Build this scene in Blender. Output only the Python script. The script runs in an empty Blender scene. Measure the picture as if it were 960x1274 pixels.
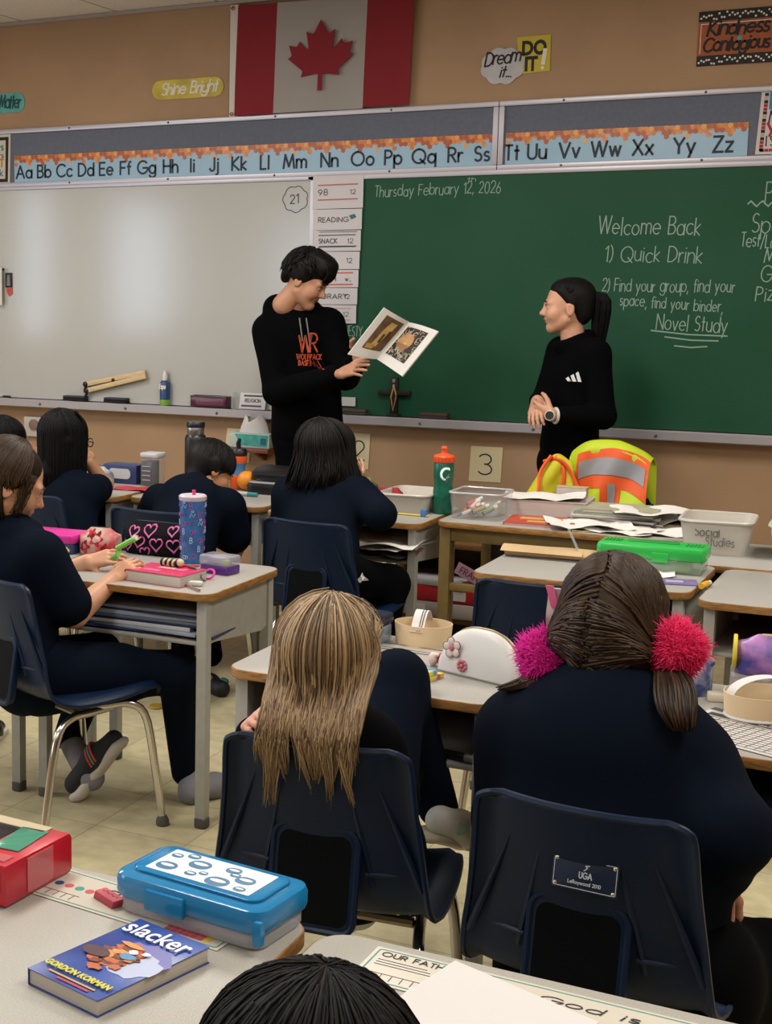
import bpy, math, random
import numpy as np
from math import sin, cos, pi, radians, sqrt, atan2
from mathutils import Vector, Matrix, Euler
from mathutils.bvhtree import BVHTree
random.seed(4)
SC = bpy.context.scene
COL = SC.collection

# ---------------------------------------------------------------- camera
CF, CX, CY = 1826.5, 200.0, 637.0            # focal length and optical centre (the photograph is a crop)
CP, CR, CW, HC = 0.1499, 0.0063, -0.5089, 1.55
c_f = np.array([sin(CW)*cos(CP), cos(CW)*cos(CP), -sin(CP)])
c_r = np.array([cos(CW), -sin(CW), 0.]); c_u = np.cross(c_r, c_f)
c_r, c_u = cos(CR)*c_r + sin(CR)*c_u, -sin(CR)*c_r + cos(CR)*c_u
cd = bpy.data.cameras.new('camera'); cam = bpy.data.objects.new('camera', cd); COL.objects.link(cam)
cd.sensor_fit = 'HORIZONTAL'; cd.sensor_width = 36; cd.lens = CF/960*36
cd.shift_x = (480-CX)/960; cd.shift_y = (CY-637)/960; cd.clip_start = .02
m = Matrix.Identity(4)
for i in range(3):
    m[i][0], m[i][1], m[i][2] = c_r[i], c_u[i], -c_f[i]
m[2][3] = HC
cam.matrix_world = m
SC.camera = cam

# ---------------------------------------------------------------- light and exposure
SC.view_settings.view_transform = 'Standard'; SC.view_settings.look = 'None'
SC.view_settings.gamma = 1; SC.view_settings.use_curve_mapping = False
SC.view_settings.exposure = 1.05
w = bpy.data.worlds.new('world'); SC.world = w; w.use_nodes = True
w.node_tree.nodes['Background'].inputs[0].default_value = (.75, .85, 1, 1)
w.node_tree.nodes['Background'].inputs[1].default_value = .03
def area(name, loc, rot, sx, sy, power, col):
    l = bpy.data.lights.new(name, 'AREA'); l.shape = 'RECTANGLE'; l.size = sx; l.size_y = sy
    l.energy = power; l.color = col
    o = bpy.data.objects.new(name, l); COL.objects.link(o); o.location = loc; o.rotation_euler = rot
    return o
for x in (-4.6, -2.0, .6):                    # rows of ceiling fixtures
    for y in (-.6, 2.0, 4.6):
        area('ceiling_lamp', (x, y, 2.96), (0, 0, 0), .6, 1.2, {-.6: 9, 2.0: 19, 4.6: 24}[y], (1, .965, .90))
for y, w_, p_ in ((2.75, .95, 16), (4.4, .35, 6), (-1.2, 2.2, 30)):     # daylight from the left-hand windows
    area('window_light', (-6.45, y, 1.75), (0, radians(-90), 0), 1.1, w_, p_, (.70, .83, 1))

# ---------------------------------------------------------------- placing helpers
def ray(px, py):
    return c_r*(px-CX)/CF - c_u*(py-CY)/CF + c_f
def at(px, py, z=.70):                        # the point of the level z seen at a place in the photograph
    d = ray(px, py); return Vector(d*(z-HC)/d[2] + np.array([0, 0, HC]))
def wl(px, py, Y=7.0):                        # the same for an upright plane parallel to the front wall
    d = ray(px, py); return Vector(d*Y/d[1] + np.array([0, 0, HC]))

# ---------------------------------------------------------------- materials
def lin(c):
    if isinstance(c, str): c = [int(c[i:i+2], 16) for i in (0, 2, 4)]
    return tuple(((v/255)/12.92 if v/255 <= .04045 else ((v/255+.055)/1.055)**2.4) for v in c)
MATS = {}
def mat(name, col, rough=.6, metal=0., noise=0., ns=40., bump=0., bs=150., spec=.5, alpha=1., trans=0., sheen=0., col2=None, stretch=None, island=0.):
    if name in MATS: return MATS[name]
    M = bpy.data.materials.new(name); M.use_nodes = True; nt = M.node_tree; b = nt.nodes['Principled BSDF']
    c = lin(col); b.inputs['Base Color'].default_value = (*c, 1)
    b.inputs['Roughness'].default_value = rough; b.inputs['Metallic'].default_value = metal
    b.inputs['Specular IOR Level'].default_value = spec; b.inputs['Alpha'].default_value = alpha
    b.inputs['Transmission Weight'].default_value = trans
    if sheen: b.inputs['Sheen Weight'].default_value = sheen
    N = nt.nodes.new; Lk = nt.links.new
    tc = N('ShaderNodeTexCoord'); src = tc.outputs['Object']
    if stretch:
        mp = N('ShaderNodeMapping'); mp.inputs['Scale'].default_value = stretch; Lk(src, mp.inputs[0]); src = mp.outputs[0]
    fac = None
    if noise or col2:
        n = N('ShaderNodeTexNoise'); n.inputs['Scale'].default_value = ns; n.inputs['Detail'].default_value = 4; Lk(src, n.inputs['Vector'])
        r = N('ShaderNodeValToRGB'); r.color_ramp.elements[0].position = .35; r.color_ramp.elements[1].position = .65
        c2 = lin(col2) if col2 else tuple(v*(1+noise) for v in c)
        c1 = c if col2 else tuple(v*(1-noise) for v in c)
        r.color_ramp.elements[0].color = (*c1, 1); r.color_ramp.elements[1].color = (*c2, 1)
        Lk(n.outputs['Fac'], r.inputs[0]); fac = r.outputs[0]
        Lk(fac, b.inputs['Base Color'])
    if island:
        g = N('ShaderNodeNewGeometry'); r = N('ShaderNodeValToRGB')
        r.color_ramp.elements[0].color = (*[v*(1-island) for v in c], 1)
        r.color_ramp.elements[1].color = (*(lin(col2) if col2 else [v*(1+island) for v in c]), 1)
        Lk(g.outputs['Random Per Island'], r.inputs[0]); Lk(r.outputs[0], b.inputs['Base Color'])
    if bump:
        n = N('ShaderNodeTexNoise'); n.inputs['Scale'].default_value = bs; n.inputs['Detail'].default_value = 3; Lk(src, n.inputs['Vector'])
        u = N('ShaderNodeBump'); u.inputs['Strength'].default_value = bump; u.inputs['Distance'].default_value = .004
        Lk(n.outputs['Fac'], u.inputs['Height']); Lk(u.outputs[0], b.inputs['Normal'])
    MATS[name] = M; return M
def tiles(name, col, joint, sx, sy, ox, oy, jw, rough, noise, ns):
    M = mat(name, col, rough, noise=noise, ns=ns); nt = M.node_tree; N = nt.nodes.new; Lk = nt.links.new
    b = nt.nodes['Principled BSDF']; base = b.inputs['Base Color'].links[0].from_socket
    tc = N('ShaderNodeTexCoord'); sp = N('ShaderNodeSeparateXYZ'); Lk(tc.outputs['Object'], sp.inputs[0])
    def mt(op, a, v=None):
        n = N('ShaderNodeMath'); n.operation = op
        if isinstance(a, (int, float)): n.inputs[0].default_value = a
        else: Lk(a, n.inputs[0])
        if v is not None:
            if isinstance(v, (int, float)): n.inputs[1].default_value = v
            else: Lk(v, n.inputs[1])
        return n.outputs[0]
    ms = []
    cells = []
    for k, s, o in ((0, sx, ox), (1, sy, oy)):
        q = mt('DIVIDE', mt('SUBTRACT', sp.outputs[k], o), s)
        f = mt('FRACT', q); cells.append(mt('FLOOR', q))
        ms.append(mt('LESS_THAN', mt('MINIMUM', f, mt('SUBTRACT', 1., f)), jw/s))
    j = mt('MAXIMUM', ms[0], ms[1])
    cb = N('ShaderNodeCombineXYZ'); Lk(cells[0], cb.inputs[0]); Lk(cells[1], cb.inputs[1])
    wn = N('ShaderNodeTexWhiteNoise'); Lk(cb.outputs[0], wn.inputs['Vector'])
    hv = N('ShaderNodeHueSaturation'); Lk(base, hv.inputs['Color']); Lk(mt('ADD', mt('MULTIPLY', wn.outputs['Value'], .12), .94), hv.inputs['Value'])
    mx = N('ShaderNodeMix'); mx.data_type = 'RGBA'; Lk(j, mx.inputs[0]); Lk(hv.outputs[0], mx.inputs[6])
    mx.inputs[7].default_value = (*lin(joint), 1); Lk(mx.outputs[2], b.inputs['Base Color'])
    return M

# ---------------------------------------------------------------- mesh builder
def rrect(w, h, r=0., n=4, cx=0., cy=0.):
    if r <= 0: return [(cx-w/2, cy-h/2), (cx+w/2, cy-h/2), (cx+w/2, cy+h/2), (cx-w/2, cy+h/2)]
    out = []
    for sx, sy, a in ((1, -1, -90), (1, 1, 0), (-1, 1, 90), (-1, -1, 180)):
        for i in range(n+1):
            t = radians(a+90*i/n); out.append((cx+sx*(w/2-r)+r*cos(t), cy+sy*(h/2-r)+r*sin(t)))
    return out
def T(x=0, y=0, z=0): return Matrix.Translation((x, y, z))
def RX(d): return Matrix.Rotation(radians(d), 4, 'X')
def RY(d): return Matrix.Rotation(radians(d), 4, 'Y')
def RZ(d): return Matrix.Rotation(radians(d), 4, 'Z')
def frame(o, x, y, z):
    m = Matrix.Identity(4)
    for i in range(3): m[i][0], m[i][1], m[i][2], m[i][3] = x[i], y[i], z[i], o[i]
    return m
XZ = RX(90)                                   # a drawing plane stood upright, seen from -Y
I4 = Matrix.Identity(4)
class B:
    def __init__(s): s.v = []; s.f = []; s.m = []
    def add(s, V, F, mi=0, M=None):
        o = len(s.v)
        if M is not None: V = [tuple(M @ Vector(p)) for p in V]
        s.v.extend(tuple(map(float, p)) for p in V)
        for f in F: s.f.append([i+o for i in f]); s.m.append(mi)
        return s
    def prism(s, poly, z0, z1, M=None, bev=0., mi=0, top=None):
        n = len(poly)
        a = sum(poly[i][0]*poly[(i+1) % n][1]-poly[(i+1) % n][0]*poly[i][1] for i in range(n))
        if a < 0: poly = poly[::-1]
        def inset(d):
            if d == 0: return poly
            out = []
            for i in range(n):
                p0, p1, p2 = Vector(poly[i-1]), Vector(poly[i]), Vector(poly[(i+1) % n])
                e1, e2 = (p1-p0).normalized(), (p2-p1).normalized()
                n1, n2 = Vector((-e1.y, e1.x)), Vector((-e2.y, e2.x)); q = n1+n2
                q = q/max(.35, q.dot(n1)) if q.length > 1e-6 else n1
                out.append(tuple(p1+q*d))
            return out
        R = [(0, z0), (0, z1)] if bev == 0 else [(bev, z0), (bev*.3, z0+bev*.3), (0, z0+bev), (0, z1-bev), (bev*.3, z1-bev*.3), (bev, z1)]
        V = []; F = []
        for d, z in R: V += [(x, y, z) for x, y in inset(d)]
        for k in range(len(R)-1):
            for i in range(n): F.append([k*n+i, k*n+(i+1) % n, (k+1)*n+(i+1) % n, (k+1)*n+i])
        s.add(V, F, mi, M); o = len(s.v)-len(V)
        s.f.append([o+i for i in range(n)][::-1]); s.m.append(mi)
        s.f.append([o+(len(R)-1)*n+i for i in range(n)]); s.m.append(mi if top is None else top)
        return s
    def box(s, sx, sy, sz, loc=(0, 0, 0), M=None, bev=0., mi=0, r=0., base=False, top=None):
        Q = T(*loc) if M is None else M @ T(*loc)
        return s.prism(rrect(sx, sy, r), 0 if base else -sz/2, sz if base else sz/2, Q, bev, mi, top)
    def tube(s, pts, r, n=8, M=None, mi=0, closed=False, flat=None):
        P = [Vector(p) for p in pts]; k = len(P)
        rs = list(r) if hasattr(r, '__len__') else [r]*k
        V = []; F = []
        def tan(i):
            if closed: return (P[(i+1) % k]-P[i-1]).normalized()
            return (P[min(i+1, k-1)]-P[max(i-1, 0)]).normalized()
        t = tan(0); u = t.orthogonal().normalized() if flat is None else (Vector(flat)-t*t.dot(Vector(flat))).normalized()
        for i in range(k):
            t = tan(i); u = (u-t*t.dot(u))
            u = u.normalized() if u.length > 1e-6 else t.orthogonal().normalized()
            b = t.cross(u)
            for j in range(n):
                a = 2*pi*j/n; V.append(P[i]+(u*cos(a)+b*sin(a))*rs[i])
        for i in range(k if closed else k-1):
            for j in range(n):
                F.append([i*n+j, i*n+(j+1) % n, ((i+1) % k)*n+(j+1) % n, ((i+1) % k)*n+j])
        if not closed: F += [list(range(n))[::-1], [(k-1)*n+j for j in range(n)]]
        return s.add(V, F, mi, M)
    def lathe(s, prof, n=24, M=None, mi=0, mis=None):
        V = []; k = len(prof)
        for r, z in prof:
            r = max(r, 1e-4)
            for j in range(n): V.append((r*cos(2*pi*j/n), r*sin(2*pi*j/n), z))
        for i in range(k-1): pass
        o = len(s.v); s.add(V, [], mi, M)
        for i in range(k-1):
            for j in range(n):
                s.f.append([o+i*n+j, o+i*n+(j+1) % n, o+(i+1)*n+(j+1) % n, o+(i+1)*n+j]); s.m.append(mis[i] if mis else mi)
        s.f.append([o+j for j in range(n)][::-1]); s.m.append(mis[0] if mis else mi)
        s.f.append([o+(k-1)*n+j for j in range(n)]); s.m.append(mis[-1] if mis else mi)
        return s
    def ell(s, c, r, M=None, mi=0, n=14):
        r = (r, r, r) if not hasattr(r, '__len__') else r
        V = [(c[0], c[1], c[2]+r[2])]; F = []; h = n//2+1
        for i in range(1, h):
            a = pi*i/h
            for j in range(n): V.append((c[0]+r[0]*sin(a)*cos(2*pi*j/n), c[1]+r[1]*sin(a)*sin(2*pi*j/n), c[2]+r[2]*cos(a)))
        V.append((c[0], c[1], c[2]-r[2])); e = len(V)-1
        for j in range(n):
            F.append([0, 1+j, 1+(j+1) % n]); F.append([e, 1+(h-2)*n+(j+1) % n, 1+(h-2)*n+j])
            for i in range(h-2): F.append([1+i*n+j, 1+(i+1)*n+j, 1+(i+1)*n+(j+1) % n, 1+i*n+(j+1) % n])
        return s.add(V, F, mi, M)
    def surf(s, G, t=0., M=None, mi=0, mib=None):
        G = np.array(G, float); a, b = G.shape[:2]
        q = lambda o: [[o+i*b+j, o+i*b+j+1, o+(i+1)*b+j+1, o+(i+1)*b+j] for i in range(a-1) for j in range(b-1)]
        if not t: return s.add(G.reshape(-1, 3), q(0), mi, M)
        nn = np.cross(np.gradient(G, axis=0), np.gradient(G, axis=1)); nn /= np.linalg.norm(nn, axis=2, keepdims=True)+1e-9
        H = G-nn*t; F1 = q(0); F2 = [f[::-1] for f in q(a*b)]
        s.add(np.concatenate([G.reshape(-1, 3), H.reshape(-1, 3)]), F1, mi, M); o = len(s.v)-2*a*b
        for f in F2: s.f.append([o+i for i in f]); s.m.append(mi if mib is None else mib)
        ed = [j for j in range(b)]+[i*b+b-1 for i in range(1, a)]+[(a-1)*b+j for j in range(b-2, -1, -1)]+[i*b for i in range(a-2, 0, -1)]
        for i in range(len(ed)):
            p, r = ed[i], ed[(i+1) % len(ed)]; s.f.append([o+p, o+p+a*b, o+r+a*b, o+r]); s.m.append(mi)
        return s
    def poly(s, pts, z=0., M=None, mi=0, th=.0006):   # a thin flat shape in its own plane
        return s.prism(pts, z, z+th, M, 0, mi)
    def line(s, pts, wd, M=None, mi=0, z=0., th=.0006):  # a ribbon stroke in its own plane
        P = [Vector(p) for p in pts]; k = len(P)
        if k < 2: return s
        for i in range(1, k-1):
            if (P[i]-P[i-1]).length > 1e-9 and (P[i+1]-P[i]).length > 1e-9 and (P[i]-P[i-1]).angle(P[i+1]-P[i]) > .75:
                s.line(pts[:i+1], wd, M, mi, z, th); return s.line(pts[i:], wd, M, mi, z+.00002, th)
        L = []; R = []
        for i in range(k):
            t = (P[min(i+1, k-1)]-P[max(i-1, 0)])
            t = t.normalized() if t.length > 1e-9 else Vector((1, 0))
            nrm = Vector((-t.y, t.x))*wd/2
            e = t*wd*.35*(-1 if i == 0 else 1 if i == k-1 else 0)
            L.append(P[i]+nrm+e); R.append(P[i]-nrm+e)
        V = [(p.x, p.y, z+th) for p in L]+[(p.x, p.y, z+th) for p in R]+[(p.x, p.y, z) for p in L]+[(p.x, p.y, z) for p in R]
        F = []
        for i in range(k-1):
            F += [[i, k+i, k+i+1, i+1], [i, i+1, 2*k+i+1, 2*k+i], [k+i, 3*k+i, 3*k+i+1, k+i+1]]
        return s.add(V, F, mi, M)
    def write(s, txt, x, y, h, wd, M=None, mi=0, z=0., slant=0., jit=0., space=.22, fit=None, align=0, rise=0.):
        W = 0
        for ch in txt: W += (GL[ch][0] if ch in GL else .35)+space
        kx = h if fit is None else fit/max(W-space, .1)
        cx = x-align*(W-space)*kx
        nk = 0
        for ch in txt:
            if ch not in GL: cx += (.35+space)*kx; continue
            gw, st = GL[ch]; jy = random.uniform(-jit, jit)*h; js = 1+random.uniform(-jit, jit)
            for q in st:
                nk += 1
                s.line([(cx+(px+py*slant)*kx*js+random.uniform(-jit, jit)*h*.15, y+jy+py*h*js+(cx-x)*rise+random.uniform(-jit, jit)*h*.15) for px, py in q], wd, M, mi, z+(nk % 9)*.00005)
            cx += (gw+space)*kx
        return cx
    def text(s, txt, h, M=None, mi=0, bold=0., align='LEFT', z=0., ext=.0004, sx=1., shear=0.):
        c = bpy.data.curves.new('t', 'FONT'); c.body = txt; c.size = h; c.extrude = ext; c.offset = bold; c.align_x = align; c.shear = shear; c.resolution_u = 3
        o = bpy.data.objects.new('t', c); me = o.to_mesh()
        V = [(v.co.x*sx, v.co.y, v.co.z+z) for v in me.vertices]; F = [list(p.vertices) for p in me.polygons]
        o.to_mesh_clear(); bpy.data.objects.remove(o); bpy.data.curves.remove(c)
        return s.add(V, F, mi, M)
    def build(s, name, mats, parent=None, world=False, sharp=38, loc=None, rot=None):
        me = bpy.data.meshes.new(name); V = s.v
        if world and parent is not None:
            inv = Matrix.LocRotScale(parent.location, parent.rotation_euler, None).inverted()
            V = [tuple(inv @ Vector(p)) for p in V]
        me.from_pydata(V, [], s.f); me.update()
        if not isinstance(mats, (list, tuple)): mats = [mats]
        for q in mats: me.materials.append(q)
        me.polygons.foreach_set('material_index', s.m); me.shade_smooth()
        if sharp: me.set_sharp_from_angle(angle=radians(sharp))
        o = bpy.data.objects.new(name, me); COL.objects.link(o)
        if parent is not None: o.parent = parent
        if loc is not None: o.location = loc
        if rot is not None: o.rotation_euler = rot
        return o
def tag(o, label, cat, group=None, kind=None):
    o['label'] = label; o['category'] = cat
    if group: o['group'] = group
    if kind: o['kind'] = kind
    return o
def thing(name, label, cat, loc=(0, 0, 0), rz=0., group=None):
    o = bpy.data.objects.new(name, None); COL.objects.link(o); o.location = loc; o.rotation_euler = (0, 0, radians(rz)); o.empty_display_size = .05
    return tag(o, label, cat, group)
def solo(b, name, mats, label, cat, loc=(0, 0, 0), rz=0., group=None, sharp=38, rot=None):
    o = b.build(name, mats, sharp=sharp); o.location = loc; o.rotation_euler = rot if rot is not None else (0, 0, radians(rz))
    return tag(o, label, cat, group)
def struct(b, name, mats):
    o = b.build(name, mats); o['kind'] = 'structure'; return o
def dup(root, loc, rz, label, group=None):
    r = root.copy(); COL.objects.link(r); r.location = loc; r.rotation_euler = (0, 0, radians(rz)); r['label'] = label
    if group: r['group'] = group
    for ch in list(root.children):
        c = ch.copy(); COL.objects.link(c); c.parent = r
        for g in list(ch.children):
            d = g.copy(); COL.objects.link(d); d.parent = c
    return r

# ---------------------------------------------------------------- stroke lettering (round sans, one storey a)
def ar(cx, cy, rx, ry, a0, a1, n=9):
    return [(cx+rx*cos(radians(a0+(a1-a0)*i/n)), cy+ry*sin(radians(a0+(a1-a0)*i/n))) for i in range(n+1)]
O_ = lambda cx, cy, rx, ry: ar(cx, cy, rx, ry, 90, 450, 16)
GL = {
'A': (.8, [[(0, 0), (.4, 1), (.8, 0)], [(.14, .35), (.66, .35)]]),
'B': (.55, [[(0, 0), (0, 1), (.25, 1)]+ar(.25, .76, .25, .24, 90, -90)+[(0, .52)], [(.25, .52)]+ar(.27, .26, .28, .26, 90, -90)+[(0, 0)]]),
'C': (.8, [ar(.48, .5, .48, .5, 45, 315, 14)]),
'D': (.7, [[(0, 0), (0, 1), (.2, 1)]+ar(.2, .5, .5, .5, 90, -90, 12)+[(0, 0)]]),
'E': (.5, [[(.5, 1), (0, 1), (0, 0), (.5, 0)], [(0, .52), (.45, .52)]]),
'F': (.48, [[(.48, 1), (0, 1), (0, 0)], [(0, .52), (.42, .52)]]),
'G': (.9, [ar(.5, .5, .48, .5, 45, 340, 14)+[(.95, .45), (.52, .45)]]),
'H': (.62, [[(0, 0), (0, 1)], [(.62, 0), (.62, 1)], [(0, .52), (.62, .52)]]),
'I': (.1, [[(.05, 0), (.05, 1)]]),
'J': (.4, [[(.4, 1), (.4, .22)]+ar(.2, .22, .2, .22, 0, -170, 7)]),
'K': (.6, [[(0, 0), (0, 1)], [(.55, 1), (.02, .5), (.6, 0)]]),
'L': (.45, [[(0, 1), (0, 0), (.45, 0)]]),
'M': (.9, [[(0, 0), (.14, 1), (.45, .12), (.76, 1), (.9, 0)]]),
'N': (.68, [[(0, 0), (0, 1), (.68, 0), (.68, 1)]]),
'O': (1., [O_(.5, .5, .5, .5)]),
'P': (.52, [[(0, 0), (0, 1), (.24, 1)]+ar(.24, .74, .28, .26, 90, -90)+[(0, .48)]]),
'Q': (1., [O_(.5, .5, .5, .5), [(.6, .28), (.98, -.04)]]),
'R': (.55, [[(0, 0), (0, 1), (.24, 1)]+ar(.24, .74, .28, .26, 90, -90)+[(0, .48)], [(.22, .48), (.55, 0)]]),
'S': (.5, [ar(.25, .76, .22, .24, 40, 270)+ar(.25, .27, .25, .26, 90, -140)]),
'T': (.5, [[(.25, 0), (.25, 1)], [(0, 1), (.5, 1)]]),
'U': (.6, [[(0, 1), (0, .3)]+ar(.3, .3, .3, .3, 180, 360)+[(.6, 1)]]),
'V': (.72, [[(0, 1), (.36, 0), (.72, 1)]]),
'W': (1.05, [[(0, 1), (.27, 0), (.52, 1), (.78, 0), (1.05, 1)]]),
'X': (.65, [[(0, 1), (.65, 0)], [(.62, 1), (0, 0)]]),
'Y': (.65, [[(0, 1), (.33, .48), (.65, 1)], [(.33, .48), (.33, 0)]]),
'Z': (.6, [[(.02, 1), (.58, 1), (0, 0), (.6, 0)]]),
'a': (.6, [O_(.3, .31, .3, .31), [(.6, .64), (.6, 0)]]), 'b': (.6, [O_(.3, .31, .3, .31), [(0, 1), (0, 0)]]),
'c': (.52, [ar(.31, .31, .3, .31, 45, 315)]), 'd': (.6, [O_(.3, .31, .3, .31), [(.6, 1), (.6, 0)]]),
'e': (.6, [[(.02, .32), (.6, .32)]+ar(.3, .31, .3, .31, 0, 315, 12)]),
'f': (.3, [[(.32, .98), (.2, .96), (.13, .82), (.13, 0)], [(0, .6), (.3, .6)]]),
'g': (.6, [O_(.3, .31, .3, .31), [(.6, .64), (.6, -.08)]+ar(.3, -.08, .3, .24, 0, -160, 7)]),
'h': (.5, [[(0, 1), (0, 0)], [(0, .36)]+ar(.25, .36, .25, .27, 180, 0)+[(.5, 0)]]),
'i': (.06, [[(.03, .64), (.03, 0)], [(.03, .86), (.03, .9)]]),
'j': (.14, [[(.12, .64), (.12, -.18), (.06, -.28), (-.06, -.28)], [(.12, .86), (.12, .9)]]),
'k': (.44, [[(0, 1), (0, 0)], [(.4, .62), (.02, .3), (.44, 0)]]), 'l': (.06, [[(.03, 1), (.03, 0)]]),
'm': (.84, [[(0, .64), (0, 0)], [(0, .4)]+ar(.21, .4, .21, .23, 180, 0, 7)+[(.42, 0)], [(.42, .4)]+ar(.63, .4, .21, .23, 180, 0, 7)+[(.84, 0)]]),
'n': (.5, [[(0, .64), (0, 0)], [(0, .36)]+ar(.25, .36, .25, .27, 180, 0)+[(.5, 0)]]),
'o': (.6, [O_(.3, .31, .3, .31)]), 'p': (.6, [O_(.3, .31, .3, .31), [(0, .64), (0, -.32)]]),
'q': (.6, [O_(.3, .31, .3, .31), [(.6, .64), (.6, -.32)]]),
'r': (.3, [[(0, .64), (0, 0)], [(0, .36), (.08, .55), (.2, .63), (.32, .6)]]),
's': (.38, [ar(.19, .47, .17, .16, 40, 270, 7)+ar(.19, .16, .19, .16, 90, -140, 7)]),
't': (.3, [[(.15, .95), (.15, 0)], [(0, .62), (.3, .62)]]),
'u': (.5, [[(0, .64), (0, .26)]+ar(.25, .26, .25, .26, 180, 360)+[(.5, .64)], [(.5, .3), (.5, 0)]]),
'v': (.5, [[(0, .64), (.25, 0), (.5, .64)]]), 'w': (.76, [[(0, .64), (.19, 0), (.38, .62), (.57, 0), (.76, .64)]]),
'x': (.48, [[(0, .64), (.48, 0)], [(.48, .64), (0, 0)]]), 'y': (.52, [[(0, .64), (.27, .02)], [(.52, .64), (.14, -.32)]]),
'z': (.44, [[(0, .63), (.44, .63), (0, 0), (.44, 0)]]),
'0': (.56, [O_(.28, .5, .28, .5)]), '1': (.24, [[(0, .8), (.22, 1), (.22, 0)]]),
'2': (.54, [ar(.27, .72, .26, .28, 165, -30)+[(0, 0), (.54, 0)]]),
'3': (.52, [ar(.25, .75, .24, .25, 150, -90)+ar(.25, .26, .27, .26, 90, -150)]),
'4': (.58, [[(.42, 0), (.42, 1), (0, .28), (.58, .28)]]), '5': (.52, [[(.48, 1), (.12, 1), (.06, .6)]+ar(.24, .31, .27, .31, 110, -145)]),
'6': (.54, [[(.36, 1), (.06, .45)], O_(.27, .29, .27, .29)]), '7': (.52, [[(0, 1), (.52, 1), (.16, 0)]]),
'8': (.52, [O_(.26, .75, .22, .24), O_(.26, .26, .26, .26)]), '9': (.54, [O_(.27, .71, .27, .29), [(.5, .56), (.2, 0)]]),
',': (.12, [[(.1, .08), (.02, -.16)]]), '.': (.08, [[(.02, 0), (.06, .03)]]), '!': (.1, [[(.05, 1), (.05, .3)], [(.05, .04), (.05, .08)]]),
')': (.22, [ar(-.2, .45, .42, .65, 60, -60)]), '/': (.4, [[(0, -.1), (.4, 1.05)]]), '&': (.6, [[(.6, 0), (.15, .75), (.28, 1), (.42, .8), (.05, .3), (.2, 0), (.6, .4)]]),
'-': (.3, [[(0, .4), (.3, .4)]]), '?': (.4, [ar(.2, .78, .2, .22, 170, -70)+[(.2, .3)], [(.2, .04), (.2, .08)]]),
}

# ================================================================ SETTING
WY = 7.0
m_wall = mat('beige_paint', 'a08061', .75, noise=.05, ns=3, bump=.08, bs=90)
m_floor = tiles('floor_tile', 'b6ab88', '847a62', .302, .302, -2.166, 3.502, .0016, .38, .10, 22)
m_ceil = tiles('ceiling_tile', 'e2ddd8', '5b524e', .61, .61, wl(28, 26.5).x, 7.0, .004, .85, .05, 60)
m_white = mat('white_plastic', 'd8d4ce', .45)
m_black = mat('black_plastic', '0d0d10', .4)
m_chrome = mat('chrome', 'c9c6c0', .16, 1.)
m_paper = mat('paper', 'dcd8d2', .8)
m_alu = mat('aluminium_trim', 'b5b1b8', .38, .35)
m_ink = mat('dark_ink', '16202e', .6)
m_wood = mat('wood', '8a5a30', .5, noise=.25, ns=14, stretch=(1, 6, 6))
X0, X1, Y0 = -6.6, 2.6, -2.6
struct(B().box(X1-X0, WY-Y0, .1, ((X0+X1)/2, (WY+Y0)/2, -.05)), 'floor', m_floor)
struct(B().box(X1-X0, WY-Y0, .1, ((X0+X1)/2, (WY+Y0)/2, 3.07)), 'ceiling', m_ceil)
struct(B().box(X1-X0, .1, 3.02, ((X0+X1)/2, WY+.05, 1.51)), 'wall_front', m_wall)
struct(B().box(.1, WY-Y0, 3.02, (X0-.05, (WY+Y0)/2, 1.51)), 'wall_left', m_wall)
struct(B().box(.1, WY-Y0, 3.02, (X1+.05, (WY+Y0)/2, 1.51)), 'wall_right', m_wall)
struct(B().box(X1-X0, .1, 3.02, ((X0+X1)/2, Y0-.05, 1.51)), 'wall_back', m_wall)
struct(B().box(X1-X0, .02, .02, ((X0+X1)/2, WY-.01, 3.008)), 'trim_1', mat('ceiling_trim', '9a8d86', .6))
struct(B().box(X1-X0, .012, .1, ((X0+X1)/2, WY-.006, .05)), 'baseboard_front', mat('baseboard', '4a3a30', .6))

def on_wall(x, z, d=0.): return T(x, WY-d, z) @ XZ          # 2-D drawing -> the front wall, d in front of it

# ---- tack boards with their letter strips
m_tack = mat('grey_cork', '5f6472', .9, noise=.06, ns=60)
m_strip = mat('strip_blue', '8fb0c6', .28); m_honey = mat('honey_orange', 'c9772f', .35, noise=.25, ns=40)
m_honey2 = mat('honey_dark', 'a5501f', .35); m_honey3 = mat('honey_light', 'd89a4c', .35)
def frame_rect(b, x0, x1, z0, z1, wd, dp, mi=0):
    for (cx, cz, sx, sz) in (((x0+x1)/2, z0+wd/2, x1-x0, wd), ((x0+x1)/2, z1-wd/2, x1-x0, wd), (x0+wd/2, (z0+z1)/2, wd, z1-z0-2*wd), (x1-wd/2, (z0+z1)/2, wd, z1-z0-2*wd)):
        b.box(sx, dp, sz, (cx, WY-dp/2, cz), bev=.003, mi=mi)
    return b
def tackboard(x0, x1, label):
    t = thing('tack_board', label, 'board', ((x0+x1)/2, WY, 2.12))
    B().box(x1-x0-.02, .012, .29, ((x0+x1)/2, WY-.008, 2.28)).build('cork_panel', m_tack, t, world=True)
    f = frame_rect(B(), x0, x1, 2.122, 2.438, .024, .028); x = x0+.3
    f.build('frame', m_alu, t, world=True)
    while x < x1-.1:
        for z in (2.134, 2.426): B().ell((x, WY-.028, z), .006, n=8).build('screw', mat('screw', '6a666a', .4, .8), t, world=True)
        x += .62
    return t
tackboard(-5.4, -2.087, 'long grey tack board with white frame above the whiteboard, carrying letters Aa to Ss')
tackboard(-2.083, -.3, 'shorter grey tack board above the chalkboard, carrying letters Tt to Zz')
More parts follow.
